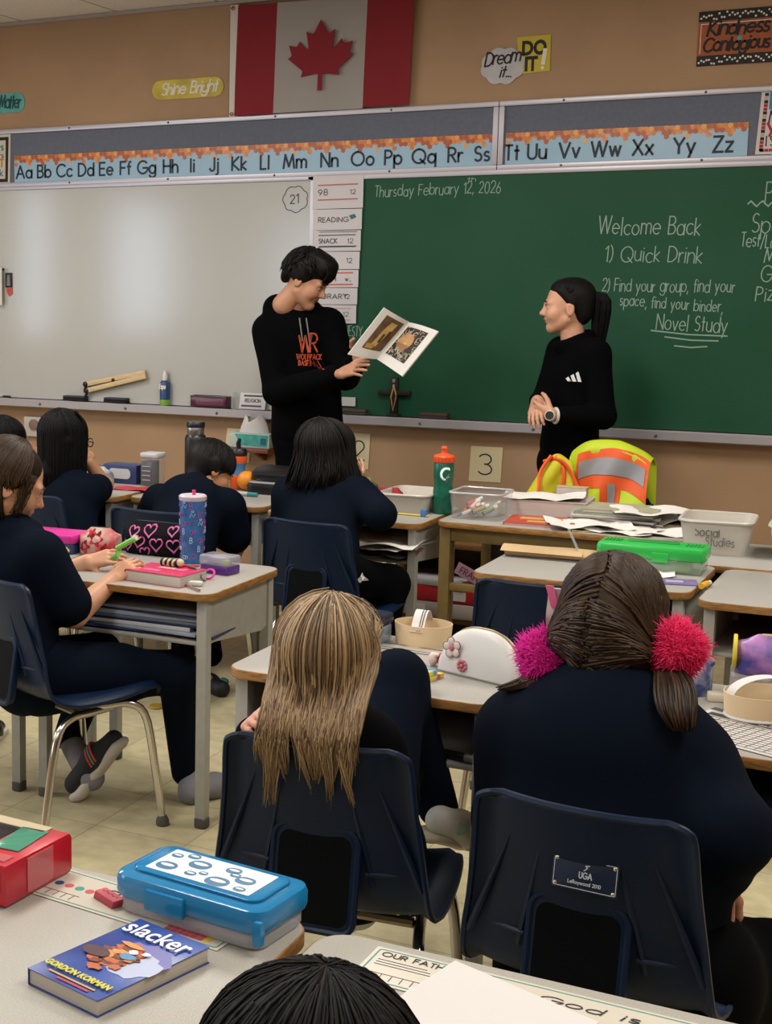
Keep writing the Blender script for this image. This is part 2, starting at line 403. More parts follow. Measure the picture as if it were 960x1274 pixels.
def letter_strip(x0, x1, pairs, label):
    zb, zt = 2.146, 2.290; b = B()
    b.box(x1-x0, .002, zt-zb, ((x0+x1)/2, WY-.016, (zb+zt)/2), mi=0)
    M = on_wall(0, 0, .0172); x = x0; k = 0; s = .0118
    b.poly([(x0, zt-.026), (x1, zt-.026), (x1, zt), (x0, zt)], 0, M, 1, .0004)
    while x < x1-.02:
        for row in range(3):
            if row == 2 and k % 4: continue
            if row == 1 and (k*7) % 5 == 0: continue
            cx = x+.012+(row % 2)*.0112; cz = zt-.010-row*.0185
            hexa = [(cx+s*1.05*cos(pi/6+i*pi/3), cz+s*1.05*sin(pi/6+i*pi/3)) for i in range(6)]
            b.poly(hexa, .0004, M, (2, 1, 3, 2, 1)[(k*3+row*2) % 5], .0003)
        x += .0224; k += 1
    t = b.build('letter_strip', [m_strip, m_honey, m_honey2, m_honey3]); tag(t, label, 'letter strip', 'alphabet strips on the tack boards')
    M2 = on_wall(0, 0, .0178)
    for pr_, px in pairs:
        c = B()
        x = wl(px, 210, WY).x; h = .066
        wds = [GL[ch][0] for ch in pr_]; tot = (wds[0]+wds[1]*.9+.2)*h
        xx = x-tot/2
        for ch, g in zip(pr_, (1., .95)):
            for q in GL[ch][1]: c.line([(xx+px_*h*g, zb+.022+py_*h) for px_, py_ in q], .0105, M2, 0, .0006)
            xx += (GL[ch][0]*g+.2)*h
        c.build('letter_pair', m_ink, t)
    return t
letter_strip(-4.853, -2.113, [(a+a.lower(), x) for a, x in zip('ABCDEFGHIJKLMNOPQRS', (32, 57, 82, 109, 134, 158, 184, 214, 241, 268, 299, 331, 368, 411, 452, 490, 528, 567, 600))],
             'blue alphabet strip with honeycomb border reading Aa to Ss on the long tack board')
letter_strip(-2.05, -.978, [(a+a.lower(), x) for a, x in zip('TUVWXYZ', (637, 668, 708, 753, 799, 850, 898))],
             'blue alphabet strip with honeycomb border reading Tt to Zz on the shorter tack board')

# ---- whiteboard and chalkboard
t = thing('whiteboard', 'large glossy whiteboard on the left with a cloud drawn round 21', 'whiteboard', (-4.3, WY, .93))
m_wb = mat('whiteboard_enamel', 'b4b3ae', .17)
B().box(2.38, .02, 1.19, (-4.22, WY-.011, 1.53)).build('writing_surface', m_wb, t, world=True)
b = B().box(.022, .03, 1.2, (-3.026, WY-.015, 1.526), bev=.003).box(2.4, .03, .02, (-4.22, WY-.015, 2.113), bev=.003)
b.build('frame', m_alu, t, world=True)
M = on_wall(0, 0, .0215)
b = B(); cl = [(-3.122+.063*cos(a)*(1+.12*abs(sin(3.5*a))), 2.012+.058*sin(a)*(1+.16*abs(sin(3.5*a+.5)))) for a in np.linspace(0, 2*pi, 60)]
b.line(cl, .004, M); b.write('21', -3.150, 1.992, .045, .005, M, jit=.05)
b.build('marker_drawing', m_ink, t, world=True)

t = thing('chalkboard', 'long green chalkboard with white chalk writing behind the standing woman', 'chalkboard', (-1.6, WY, .93))
m_green = mat('chalkboard_green', '0b452a', .62, col2='174a33', ns=1.7, spec=.3)
B().box(2.85, .02, 1.19, (-1.60, WY-.011, 1.53)).build('writing_surface', m_green, t, world=True)
b = B().box(.016, .03, 1.2, (-3.008, WY-.015, 1.526), bev=.003).box(2.9, .03, .024, (-1.6, WY-.015, 2.112), bev=.003)
b.build('frame', m_alu, t, world=True)
m_chalk = mat('chalk', '8ba395', .95)
def chalk(txt, p0, p1, h, wd=.0055, jit=.06, slant=.08):
    a, e = wl(*p0), wl(*p1); b = B()
    b.write(txt, a.x, a.z, h*.92, wd*.78, M, jit=jit, slant=slant, fit=e.x-a.x, rise=(e.z-a.z)/(e.x-a.x), space=.18)
    b.build('chalk_writing', m_chalk, t, world=True)
chalk('Thursday February 12, 2026', (468, 245), (624, 240), .058, .005)
chalk('th', (583, 226), (593, 226), .022, .004)
chalk('Welcome Back', (745, 292), (871, 292), .082, .0065)
chalk('1) Quick Drink', (753, 325), (873, 327), .075, .006)
chalk('2) Find your group, find your', (750, 362), (914, 364), .06, .005)
chalk('space, find your binder,', (772, 380), (899, 389), .055, .005)
chalk('Novel Study', (817, 409), (904, 414), .075, .006)
for (p, q) in (((811, 411), (905, 418)), ((828, 419), (894, 424)), ((840, 430), (880, 431))):
    a, e = wl(*p), wl(*q); b = B(); b.line([(a.x, a.z), ((a.x+e.x)/2, (a.z+e.z)/2-.006), (e.x, e.z)], .006, M); b.build('chalk_underline', m_chalk, t, world=True)
chalk('Plan', (952, 252), (990, 252), .10, .006)
chalk('Spelling', (935, 289), (1010, 289), .085, .006); chalk('Test/Language', (922, 306), (1010, 312), .062, .0055)
chalk('Math', (951, 327), (990, 327), .07, .006); chalk('Gym', (946, 351), (985, 351), .075, .006); chalk('Pizza', (940, 374), (985, 374), .07, .006)
a, e = wl(931, 254), wl(975, 252); b = B(); b.line([(a.x+(e.x-a.x)*i/12, a.z+.012*sin(i*1.6)) for i in range(13)], .006, M); b.build('chalk_underline', m_chalk, t, world=True)
chalk('JESTY', (432, 418), (452, 418), .055, .004)

t = thing('board_tray', 'long aluminium tray running under the whiteboard and chalkboard', 'tray', (-3, WY, .89))
b = B(); b.box(5.4, .012, .05, (-2.8, WY-.006, .905), bev=.002)
b.prism([(0, .928), (-.085, .928), (-.09, .934), (-.094, .93), (-.09, .893), (-.06, .885), (0, .885)], -5.45, -.2, Matrix(((0, 0, 1, 0), (1, 0, 0, WY), (0, 1, 0, 0), (0, 0, 0, 1))))
b.build('tray_channel', m_alu, t, world=True)
for i in range(9): B().ell((-5.2+i*.56, WY-.094, .91), .007, n=8).build('screw', MATS['screw'], t, world=True)
TZ = .935                                          # things stand on the tray at this level
def tray_at(px): return Vector((wl(px, 505, WY-.045).x, WY-.045, TZ))

# ---- flag
t = thing('canadian_flag', 'red and white flag with a red maple leaf pinned above the boards', 'flag', (-2.98, WY, 2.44))
FX0, FX1, FZ0, FZ1 = -3.455, -2.515, 2.438, 2.985
def fold(u, v): return WY-.034-.006*sin(u*17+v*3)*(1-v)-.008*sin(u*7)*(.3+.7*(1-v))
def cloth(u0, u1, n=14, mi=0):
    return [[((FX0+(FX1-FX0)*(u0+(u1-u0)*i/n))-.014*(1-j/16), fold(u0+(u1-u0)*i/n, j/16), FZ0+.012*u0+(FZ1-FZ0)*j/16-.012*sin(pi*min(1, u0+(u1-u0)*i/n))*(j/16)) for j in range(17)] for i in range(n+1)]
m_fred = mat('flag_red', '7a0718', .8, noise=.05, ns=200); m_fwhite = mat('flag_white', '97908c', .8)
b = B(); b.surf(cloth(0, .235), .002, mi=0); b.surf(cloth(.235, .745, 24), .002, mi=1); b.surf(cloth(.745, 1), .002, mi=0)
b.build('cloth', [m_fred, m_fwhite], t, world=True)
b = B(); b.surf([[(x, WY-.030, z) for z in np.linspace(FZ0-.004, FZ1+.004, 12)] for x in (FX0-.045, FX0-.02, FX0+.004)], .003)
b.build('hoist_band', mat('hoist_white', 'c9c2bb', .7), t, world=True)
b = B()
for z in (FZ0+.012, FZ1-.012): b = B(); b.tube(ar(FX0-.03, 0, .009, .009, 0, 330, 10) and [(FX0-.03+.008*cos(q), WY-.0345, z+.008*sin(q)) for q in np.linspace(0, 2*pi, 11)[:-1]], .003, 6, closed=True); b.build('grommet', mat('brass', '8a7038', .35, .9), t, world=True)
half = [(0, 1), (.115, .80), (.155, .765), (.205, .795), (.265, .825), (.215, .545), (.245, .525), (.30, .575), (.385, .665), (.42, .60), (.455, .585), (.585, .612), (.53, .455), (.545, .425), (.60, .395), (.335, .185), (.325, .16), (.352, .075), (.10, .115), (.035, .115), (.042, -.16), (0, -.16)]
leaf = half+[(-x, y) for x, y in half[::-1][1:-1]]
g = []
b = B(); lx, lz = -2.992, 2.585; sc = .292
pts = []
for i in range(len(leaf)):
    p, q = Vector(leaf[i]), Vector(leaf[(i+1) % len(leaf)])
    pts.append(p)
b.poly([(lx+p.x*sc, lz+p.y*sc) for p in pts], 0, T(0, WY-.0435, 0) @ XZ, 0, .004)
b.build('maple_leaf', m_fred, t, world=True)

# ---- paper signs
def wavy(b, txt, x, z, h, wd, M, fit, mi, rise=0.): b.write(txt, x, z, h, wd, M, mi, .0006, slant=.22, jit=.05, fit=fit, space=.1, rise=rise)
def paper(name, poly, mats, label, cat, draw=None, d=.003, th=.0012, group=None):
    b = B(); b.poly(poly, 0, on_wall(0, 0, d), 0, th)
    if draw: draw(b, on_wall(0, 0, d+th+.0002))
    return solo(b, name, mats, label, cat, group=group)
m_txt = mat('sign_black', '141214', .7); m_wtxt = mat('sign_white', 'd8d2c2', .7)
paper('wall_sign', rrect(.425, .1, .05, 6, -3.76, 2.597), [mat('sign_yellow', 'b5a01e', .5, noise=.25, ns=9), m_wtxt],
      'yellow pill-shaped sign reading Shine Bright left of the flag', 'sign', lambda b, M: wavy(b, 'Shine Bright', -3.915, 2.572, .058, .009, M, .33, 1))
paper('wall_sign', rrect(.6, .108, .05, 6, -5.09, 2.585), [mat('sign_teal', '4f9f98', .5, noise=.2, ns=12), mat('teal_ink', '0d3c44', .6)],
      'teal pill-shaped sign reading Matter at the left edge', 'sign', lambda b, M: (wavy(b, 'Matter', -4.96, 2.555, .07, .009, M, .14, 1), wavy(b, 'You', -5.14, 2.555, .07, .009, M, .12, 1)))
def dream(b, M):
    wavy(b, 'Dream', -2.168, 2.603, .060, .008, M, .165, 1, .12); wavy(b, 'it...', -2.095, 2.548, .048, .007, M, .055, 1)
cloud = [(-2.083+.098*cos(a)*(1+.09*abs(sin(4*a+.3))), 2.600+.075*sin(a)*(1+.16*abs(sin(4*a+.3)))) for a in np.linspace(0, 2*pi, 72)[:-1]]
paper('wall_sign', cloud, [mat('cloud_paper', 'b3b0b2', .7, noise=.06, ns=20), m_txt], 'white cloud-shaped sign reading Dream it overlapping the yellow one', 'sign', dream, d=.0055)
def doit(b, M):
    b.text('DO', .088, M @ T(-1.938, 2.643, 0), 1, .004, 'CENTER', sx=.85); b.text('IT', .088, M @ T(-1.950, 2.572, 0), 1, .004, 'CENTER', sx=.8)
    b.line([(-1.886, 2.66), (-1.893, 2.60)], .018, M, 2); b.poly(rrect(.016, .016, .008, 4, -1.895, 2.58), 0, M, 2)
paper('wall_sign', [(-2.02, 2.725), (-1.862, 2.727), (-1.860, 2.565), (-2.0, 2.558)], [mat('do_yellow', 'b9a51c', .6), m_txt, m_wtxt], 'square yellow sign reading DO IT beside the cloud', 'sign', doit)
def kind(b, M):
    x0, x1 = -1.214, -.86
    for z0, z1 in ((2.54, 2.584), (2.728, 2.772)):
        b.poly([(x0, z0), (x1, z0), (x1, z1), (x0, z1)], 0, M, 1)
        random.seed(3)
        for i in range(34):
            px, pz = x0+.01+(i*.0107), z0+.008+random.random()*.028
            b.poly(rrect(.009, .009, .0045, 3, px, pz), .0007, M, 2)
    b.line([(x0+.012, 2.594), (x0+.012, 2.718), (x1, 2.718)], .003, M, 2)
    wavy(b, 'Kindness', -1.175, 2.668, .062, .010, M, .25, 1, .01); wavy(b, 'Contagious', -1.19, 2.6, .056, .010, M, .27, 1, .02)
    b.poly(rrect(.02, .02, .01, 4, -1.04, 2.65), 0, M, 3)
paper('wall_sign', [(-1.214, 2.54), (-.86, 2.538), (-.86, 2.774), (-1.214, 2.772)], [mat('sign_orange', '9a4f28', .7, noise=.12, ns=25), m_txt, m_wtxt, mat('teal_dot', '3f9a95', .6)],
      'orange and black dotted sign reading Kindness Contagious at the upper right', 'sign', kind)
def pl(b, M):
    x0 = -5.2; b.poly([(x0, 2.15), (-4.898, 2.15), (-4.89, 2.398), (x0, 2.398)], 0, M, 1); b.poly([(x0, 2.168), (-4.915, 2.168), (-4.91, 2.38), (x0, 2.38)], .0006, M, 0)
    b.write('Always', -5.09, 2.325, .04, .008, M, 2, .0014, fit=.165, jit=.03); b.write('do ours', -5.08, 2.285, .03, .005, M, 4, .0014, fit=.155, jit=.03)
    b.write('BEST', -5.06, 2.235, .04, .009, M, 3, .0014, fit=.135); b.write('work', -5.05, 2.185, .035, .006, M, 5, .0014, fit=.12)
paper('poster', [(-5.2, 2.135), (-4.884, 2.135), (-4.876, 2.413), (-5.2, 2.413)], [mat('poster_cream', 'c3b8a6', .7), m_txt, mat('poster_teal', '2f7f78', .7), mat('poster_gold', 'a9792c', .7), mat('poster_grey', '4d4848', .7), mat('poster_blue', '3a6a96', .7)],
      'cream poster with black patterned border at the left end of the tack board', 'poster', pl, d=.0175)
def pr2(b, M):
    x1 = -.6
    for i in range(16):
        z = 2.17+i*.0155; b.poly(rrect(.016, .0135, 0, 1, -.922+.0007*i, z), 0, M, (1, 2, 2, 1, 3)[i % 5])
    for i in range(16): b.poly(rrect(.016, .012, 0, 1, -.905+i*.018, 2.422), 0, M, (1, 2, 1, 3, 2)[i % 5]); b.poly(rrect(.016, .012, 0, 1, -.918+i*.018, 2.167), 0, M, (1, 2, 2, 1)[i % 4])
    b.write('EVERY', -.893, 2.345, .062, .013, M, 4, fit=.26); b.write('MOMENT', -.897, 2.285, .05, .006, M, 1, fit=.27, jit=.03); b.write('you', -.90, 2.245, .055, .011, M, 2, fit=.13); b.write('IS', -.905, 2.185, .042, .005, M, 1, fit=.045); b.write('yours', -.83, 2.215, .03, .004, M, 1, fit=.08)
paper('poster', [(-.945, 2.15), (-.6, 2.15), (-.6, 2.433), (-.932, 2.433)], [mat('poster_white', 'c5bdb8', .7), m_txt, mat('poster_red', 'a11c2c', .7), mat('poster_cream2', 'b59a8a', .7), mat('poster_cyan', '2c7d98', .7)],
      'white poster with red and black checked border at the right end of the tack board', 'poster', pr2, d=.0175)
m_cream = mat('number_card', 'cfc29c', .8)
def three(b, M): b.write('3', -2.125, .668, .098, .007, M, 1, jit=.02, fit=.066)
paper('number_card', [(-2.165, .806), (-2.006, .806), (-2.012, .634), (-2.171, .632)], [m_cream, m_ink], 'cream card reading 3 taped to the wall under the chalkboard', 'card', three)
paper('number_card', [(-2.80, .836), (-2.690, .836), (-2.697, .655), (-2.80, .655)], [m_cream, m_ink], 'cream card on the wall beside the bob-haired child\'s head', 'card', lambda b, M: b.write('2', -2.78, .7, .098, .007, M, 1, fit=.06))
paper('number_card', [(-3.50, .826), (-3.355, .824), (-3.369, .646), (-3.52, .648)], [m_cream, m_ink], 'cream card on the wall behind the tissue box', 'card', lambda b, M: b.write('1', -3.425, .668, .098, .007, M, 1, fit=.03))
b = B(); b.box(.115, .03, .115, (-4.735, WY-.015, .772), bev=.006); b.prism(rrect(.062, .06, .028, 6), 0, .012, T(-4.722, WY-.03, .785) @ XZ, .003, 1)
solo(b, 'wall_socket_box', [mat('socket_white', 'b5aca6', .5), mat('socket_grey', '7a6258', .5)], 'small white wall box with a brownish round cover at the far left', 'wall box')

# ---- schedule cards between the boards
z = 2.122; k = 0
sched = [('98', 1, .165, 'a86a6c', 'white schedule card with two red lines, topmost of the column between the boards'), ('READING', 0, .105, None, 'white schedule card reading READING, with a small book picture'),
         ('SNACK', 2, .105, '77706f', 'white schedule card reading SNACK between two dark patterned lines'), ('RECESS', 0, .09, None, 'white schedule card reading RECESS beside the man\'s hair'),
         ('MATH', 1, .09, 'c65a3c', 'white schedule card with two orange lines'), ('LIBRARY', 0, .085, None, 'white schedule card reading LIBRARY beside the man\'s face'), ('ART', 1, .095, 'b9a09c', 'white schedule card with faint pink lines, lowest of the column above the book')]
m_card = mat('card_white', 'c4bec0', .45); m_cardtxt = mat('card_text', '4a4446', .7)
for i, (txt, ln, h, lc, lb) in enumerate(sched):
    x0, x1 = -3.022+.004*(i % 3), -2.752-.0035*i
    ms = [m_card, m_cardtxt, mat('card_line_%s' % lc, lc, .6) if lc else m_cardtxt, mat('card_green', '2d6a66', .6)]
    b = B(); b.poly([(x0, z-h+.002), (x1, z-h+.004), (x1, z), (x0, z)], 0, on_wall(0, 0, .031), 0, .001)
    M = on_wall(0, 0, .0323); zc = z-h/2; s = 1 if h > .12 else .8
    if ln:
        for dz in (.036*s, -.036*s): b.line([(x0+.03, zc+dz), (x1-.03, zc+dz+.002)], .007, M, 2)
        if ln == 2:
            for q in range(26): b.line([(x0+.035+q*.0078, zc+.045), (x0+.038+q*.0078, zc+.047)], .005, M, 2); b.line([(x0+.035+q*.0078, zc-.026), (x0+.038+q*.0078, zc-.024)], .005, M, 2)
    b.write(txt, x0+.03, zc-.013*s, .028*s, .004, M, 1, fit=.05 if len(txt) < 3 else (.16 if len(txt) > 6 else .1), jit=.03)
    if txt == 'READING': b.poly([(x1-.07, zc+.02), (x1-.04, zc+.028), (x1-.028, zc+.012), (x1-.055, zc+.0)], 0, M, 3)
    else: b.write('12' if i != 4 else 'w.,', x1-.07, zc-.01, .022, .003, M, 1 if i != 6 else 3, fit=.03, jit=.05)
    solo(b, 'schedule_card', ms, lb, 'card', group='daily schedule cards in a column')
    z -= h
paper('schedule_card', [(-2.91, 1.02), (-2.765, 1.02), (-2.765, .975), (-2.91, .975)], [m_card], 'white card end showing low on the chalkboard under the man\'s hand', 'card', d=.03)
# paper and magnet on the left of the whiteboard
b = B(); b.surf([[(-5.25+.33*i/8, WY-.025-.03*max(0, (i-4)/4)**2, z0-.03*(i/8)) for z0 in (1.70, 1.62, 1.55, 1.49)] for i in range(9)], .001)
b.write('Due', -5.0, 1.62, .02, .003, on_wall(0, 0, .058), 1, fit=.06, jit=.06); b.write('Fri', -4.985, 1.55, .03, .004, on_wall(0, 0, .058), 1, fit=.04, jit=.06)
solo(b, 'paper_note', [m_paper, m_cardtxt], 'curled white note hanging on the whiteboard at the left edge', 'note')
b = B(); b.box(.044, .008, .082, (-4.892, WY-.026, 1.602), bev=.002); b.poly([(-4.905, 1.57), (-4.88, 1.57), (-4.883, 1.63), (-4.9, 1.63)], 0, on_wall(0, 0, .0302), 1)
solo(b, 'magnet_card', [mat('magnet_black', '1d1b22', .5), mat('magnet_grey', '77706e', .6)], 'small black card magnet on the whiteboard at the far left', 'magnet')
b = B(); b.poly([(-4.91, 1.556), (-4.87, 1.56), (-4.868, 1.525), (-4.89, 1.51), (-4.907, 1.53)], 0, on_wall(0, 0, .022), 0, .003)
solo(b, 'magnet', [mat('magnet_red', 'b5473a', .5, noise=.3, ns=60)], 'small red and white magnet below the black card magnet', 'magnet')
b = B(); b.prism(rrect(.014, .014, .007, 5), 0, .006, on_wall(-4.93, 1.662, .0255)); solo(b, 'round_magnet', [mat('magnet_dark', '1c2733', .5)], 'tiny dark round magnet above the curled note', 'magnet')

# ---- things on the tray
def eraser(px, label, mt, L=.14):
    p = tray_at(px); b = B(); b.box(L, .05, .012, (0, 0, .006), bev=.002, mi=1); b.box(L, .045, .016, (0, 0, .020), bev=.004, mi=0)
    solo(b, 'board_eraser', mt, label, 'eraser', p, 0, 'board erasers on the tray')
eb = [m_black, mat('felt_dark', '1a1a1c', .95)]; ew = [mat('eraser_wood', '4a382a', .6), mat('felt_grey', '3c3a38', .95)]
eraser(94, 'black whiteboard eraser on the tray, farther left of two', eb); eraser(145, 'black whiteboard eraser on the tray under the wooden compass', eb)
eraser(440, 'dark wooden chalk eraser on the tray just right of the man', ew); eraser(541, 'dark wooden chalk eraser on the tray right of the small crucifix', ew)
b = B(); b.tube([(0, 0, .004), (.05, 0, .004)], .006, 8); solo(b, 'marker', [m_black], 'black marker lying on the tray at the far left edge', 'marker', tray_at(4))
# wooden board compass leaning on the whiteboard
t = thing('board_compass', 'pale wooden blackboard compass leaning against the whiteboard', 'compass', tray_at(140))
m_pale = mat('pale_wood', 'cdb389', .5, noise=.12, ns=20, stretch=(1, 8, 8))
a0, a1 = wl(106, 478, WY-.04), wl(182, 463, WY-.03); b0, b1 = wl(107, 486, WY-.05), wl(182, 468, WY-.045)
for p, q in ((a0, a1), (b0, b1)):
    d = (q-p); L = d.length; ang = atan2(d.z, d.x)
    B().box(L, .016, .026, (L/2, 0, 0), T(*p) @ Matrix.Rotation(-ang, 4, 'Y'), .003).build('arm', m_pale, t, world=True)
b = B()
for p in (a0, b0): b.ell(tuple(p+Vector((.005, -.004, 0))), (.018, .012, .016), n=10); b.tube([p+Vector((.005, 0, -.01)), p+Vector((-.005, 0, -.04))], .008, 8)
b.ell(tuple(wl(141, 473, WY-.045)), .012, n=10)
b.build('clamp', m_black, t, world=True)
# spray bottle
t = thing('spray_bottle', 'blue and green board cleaner bottle with white cap on the tray', 'bottle', tray_at(205))
B().lathe([(.0, 0), (.026, 0), (.028, .006), (.028, .03)], 20).build('base_band', mat('lime_green', '7fae3c', .4), t)
B().lathe([(.028, .03), (.028, .118), (.024, .128), (.014, .134)], 20).build('bottle_body', mat('bottle_blue', '2a4a78', .35, noise=.2, ns=50), t)
B().lathe([(.014, .134), (.015, .16), (.012, .166), (.009, .185), (0, .187)], 16).build('cap', m_white, t)
b = B(); b.write('Expo', -.018, .09, .025, .005, T(0, -.0285, 0) @ XZ, fit=.036, slant=.2); b.build('label_text', m_white, t)
# maroon case
t = thing('pencil_box', 'translucent maroon plastic box standing on the tray', 'box', tray_at(262))
m_mar = mat('maroon_plastic', '4a1f33', .25); B().box(.22, .06, .062, (0, 0, 0), None, .008, r=.01, base=True).build('box_body', m_mar, t)
B().prism(rrect(.17, .035, .012), 0, .003, T(.01, -.030, .032) @ XZ, .001).build('front_panel', mat('maroon_light', '6a3a4c', .3), t)
B().box(.225, .064, .008, (0, 0, .058), None, .003, r=.01).build('lid', m_mar, t)
# clear stand with cards
t = thing('card_stand', 'clear plastic stand holding a white name card on the tray beside the man', 'card stand', tray_at(311))
m_clear = mat('clear_plastic', 'e6e8ea', .12, alpha=.32); b = B(); b.box(.19, .05, .004, (0, 0, .002), bev=.001); b.box(.004, .05, .085, (-.095, 0, .045), bev=.001)
b.build('stand', m_clear, t)
b = B(); b.box(.15, .003, .085, (0, 0, .044), T(.012, -.004, 0) @ RX(-14), .0005); M = T(.012, -.0065, 0) @ RX(-14) @ XZ
b.line([(-.05, .072), (.05, .072)], .009, M, 1); b.line([(-.06, .018), (.05, .018)], .009, M, 1); b.write('RELIGION', -.045, .038, .018, .0025, M, 1, fit=.09)
b.build('name_card', [m_card, m_cardtxt], t)
# crucifix
p = tray_at(490)
t = thing('crucifix', 'small dark wooden crucifix with a folded palm leaf standing on the tray', 'crucifix', p)
m_dk = mat('dark_wood', '1f1611', .45); b = B(); b.box(.036, .018, .19, (0, 0, .1), bev=.003); b.box(.17, .016, .022, (0, 0, .118), bev=.003); b.box(.06, .05, .012, (0, 0, .006), bev=.003)
b.build('cross', m_dk, t)
b = B(); b.box(.014, .01, .018, (0, -.012, .178), bev=.002); b.ell((0, -.013, .15), (.007, .006, .012), n=8); b.build('figure', mat('pewter', 'a39a8c', .4, .6), t)
b = B(); b.tube([(-.012, -.013, .10), (-.004, -.016, .13), (.002, -.016, .152)], .004, 6); b.tube([(.014, -.013, .105), (.008, -.016, .13), (.0, -.016, .152)], .004, 6)
b.tube([(-.013, -.014, .10), (0, -.015, .03), (.014, -.013, .10)], .0035, 6); b.build('palm_leaf', mat('straw', 'a8895a', .7), t)
# tissue box on its little shelf
p = wl(322, 552, WY-.1)
t = thing('wall_shelf', 'small reddish wooden shelf fixed to the wall behind the man', 'shelf', (-3.32, WY, .73))
B().box(.26, .2, .022, (-3.30, WY-.10, .735), bev=.003).build('board', mat('red_wood', '7a3f2c', .5, noise=.2, ns=18, stretch=(1, 8, 8)), t, world=True)
B().prism([(0, 0), (-.15, 0), (0, -.06)], -.01, .01, T(-3.28, WY, .724) @ frame((0, 0, 0), (0, 1, 0), (0, 0, 1), (1, 0, 0))).build('bracket', MATS['red_wood'], t, world=True)
t = thing('tissue_box', 'teal and white tissue box with a tissue pulled up on the wall shelf', 'tissue box', (-3.29, WY-.11, .746))
b = B(); b.box(.225, .115, .075, (0, 0, 0), None, .003, mi=0, base=True); b.prism([(-.05, .012), (.1, .006), (.108, .069), (-.085, .069)], 0, .0008, T(0, -.058, 0) @ XZ, 0, 1); b.prism(rrect(.034, .036, .008), .001, .0016, T(.08, -.058, .035) @ XZ, 0, 2)
b.build('carton', [mat('carton_pale', 'b5c2bc', .6), mat('carton_teal', '3f9c92', .6, noise=.2, ns=30), mat('carton_dark', '12606a', .6)], t)
random.seed(5); b = B(); G = [[(.085*cos(a)*(1-.55*(j/6))*(1+.3*sin(3*a)*j/6)+.0, .035*sin(a)*(1-.3*j/6), .075+.085*(j/6)**.7*(1+.25*cos(2*a+1))-.02*(j == 6)) for a in np.linspace(0, 2*pi, 25)] for j in range(7)]
b.surf(G); b.surf([[(p[0]*.99, p[1]*.99, p[2]-.001) for p in r][::-1] for r in G]); b.build('tissue', mat('tissue_white', 'cfcbc8', .9), t)

# ================================================================ DESKS
m_lam = mat('desk_laminate', '9d9993', .38, noise=.10, ns=260, bump=.03, bs=300)
m_edge = mat('desk_edge_wood', '8d6433', .5, noise=.35, ns=30, stretch=(1, 1, 8))
m_frame = mat('desk_steel', '96958f', .42, noise=.04, ns=30); m_rubber = mat('grey_rubber', '45423e', .7)
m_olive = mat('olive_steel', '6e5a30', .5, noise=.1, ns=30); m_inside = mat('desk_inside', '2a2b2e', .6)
def make_desk(label, loc, w=.62, d=.50, frame_m=None, h=.70, box=True, group='student desks in rows', leg=.030, grey=None):
    t = thing('school_desk', label, 'desk', loc, 0, group); fm = frame_m or m_frame
    b = B(); b.prism(rrect(w, d, .05, 6), h-.022, h, None, .003, 0, 1); b.build('tabletop', [m_edge, grey or m_lam], t)
    xx, yy = w/2-.035, d/2-.04
    for sx in (-1, 1):
        for sy in (-1, 1):
            o = B().box(leg, leg*1.1, h-.04, (sx*xx, sy*yy, .02), None, .004, base=True).build('leg', fm, t)
            B().prism(rrect(leg+.010, leg+.012, .014, 4), 0, .03, T(sx*xx, sy*yy, 0), .004).build('foot', m_rubber, o)
    if box:
        for sx in (-1, 1):
            b = B(); b.prism([(-yy, h-.022), (yy, h-.022), (yy, h-.17), (yy-.05, h-.185), (-yy, h-.15)], -.004, .004, frame((sx*(xx+.004), 0, 0), (0, 1, 0), (0, 0, 1), (1, 0, 0)))
            b.build('side_panel', fm, t)
        B().box(2*xx, 2*yy, .012, (0, 0, h-.155), bev=.003).build('book_shelf', fm, t)
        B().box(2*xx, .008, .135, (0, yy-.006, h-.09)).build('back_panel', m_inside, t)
    else:
        for sy in (-1, 1): B().box(2*xx, .02, .05, (0, sy*yy, h-.05), bev=.003).build('rail', fm, t)
        B().box(2*xx, .025, .03, (0, -yy+.0, h-.25), bev=.004).build('stretcher', fm, t)
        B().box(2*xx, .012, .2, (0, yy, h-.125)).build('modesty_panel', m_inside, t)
    return t
DY = {}
def desk(k, x0, x1, y0, d, label, **kw):
    DY[k] = ((x0+x1)/2, y0+d/2); return make_desk(label, ((x0+x1)/2, y0+d/2, 0), x1-x0, d, **kw)
desk('L', -2.47, -1.855, 3.605, .50, 'desk on the left with the printed tumbler, heart pouch and pink book on it')
desk('H', -1.46, -.83, 2.915, .50, 'desk in front of the blonde child with the white flowered pouch and paper crown')
desk('I', -.79, -.14, 2.825, .52, 'desk at the right edge with the number chart, galaxy pouch and paper crown')
desk('F', -1.33, -.685, 4.335, .50, 'desk with the green pencil box and a rolled brown paper on it')
desk('G', -.655, .0, 4.25, .56, 'bare grey desk at the right edge, right of the green pencil box')
desk('M', -.86, -.10, 4.84, .50, 'desk behind the bare one, holding the two white bins')
desk('K', -3.12, -2.50, 3.605, .50, 'desk at the left edge holding the pink pencil box, joined to the tumbler desk')
desk('A', -3.75, -3.10, 5.15, .52, 'back-row desk of the child with glasses, holding pouches and a clear tub')
desk('B', -3.07, -2.455, 5.21, .54, 'back-row desk of the leaning child, holding an orange and two bottles')
desk('C', -2.41, -1.775, 5.14, .52, 'back-row desk of the bob-haired child with a yellow pencil and white bin')
desk('D', -1.755, -.84, 5.255, .62, 'wide olive-legged desk piled with papers in front of the woman', frame_m=m_olive, box=False, leg=.04, group=None)
desk('P', -1.37, -.735, 1.255, .505, 'foreground desk at the lower left with the blue pencil box and novel', grey=mat('desk_laminate_speckled', 'a5a199', .4, noise=.12, ns=420))
desk('R', -.715, -.06, 1.245, .505, 'foreground desk at the bottom with the large white paper sheets', grey=MATS['desk_laminate_speckled'])

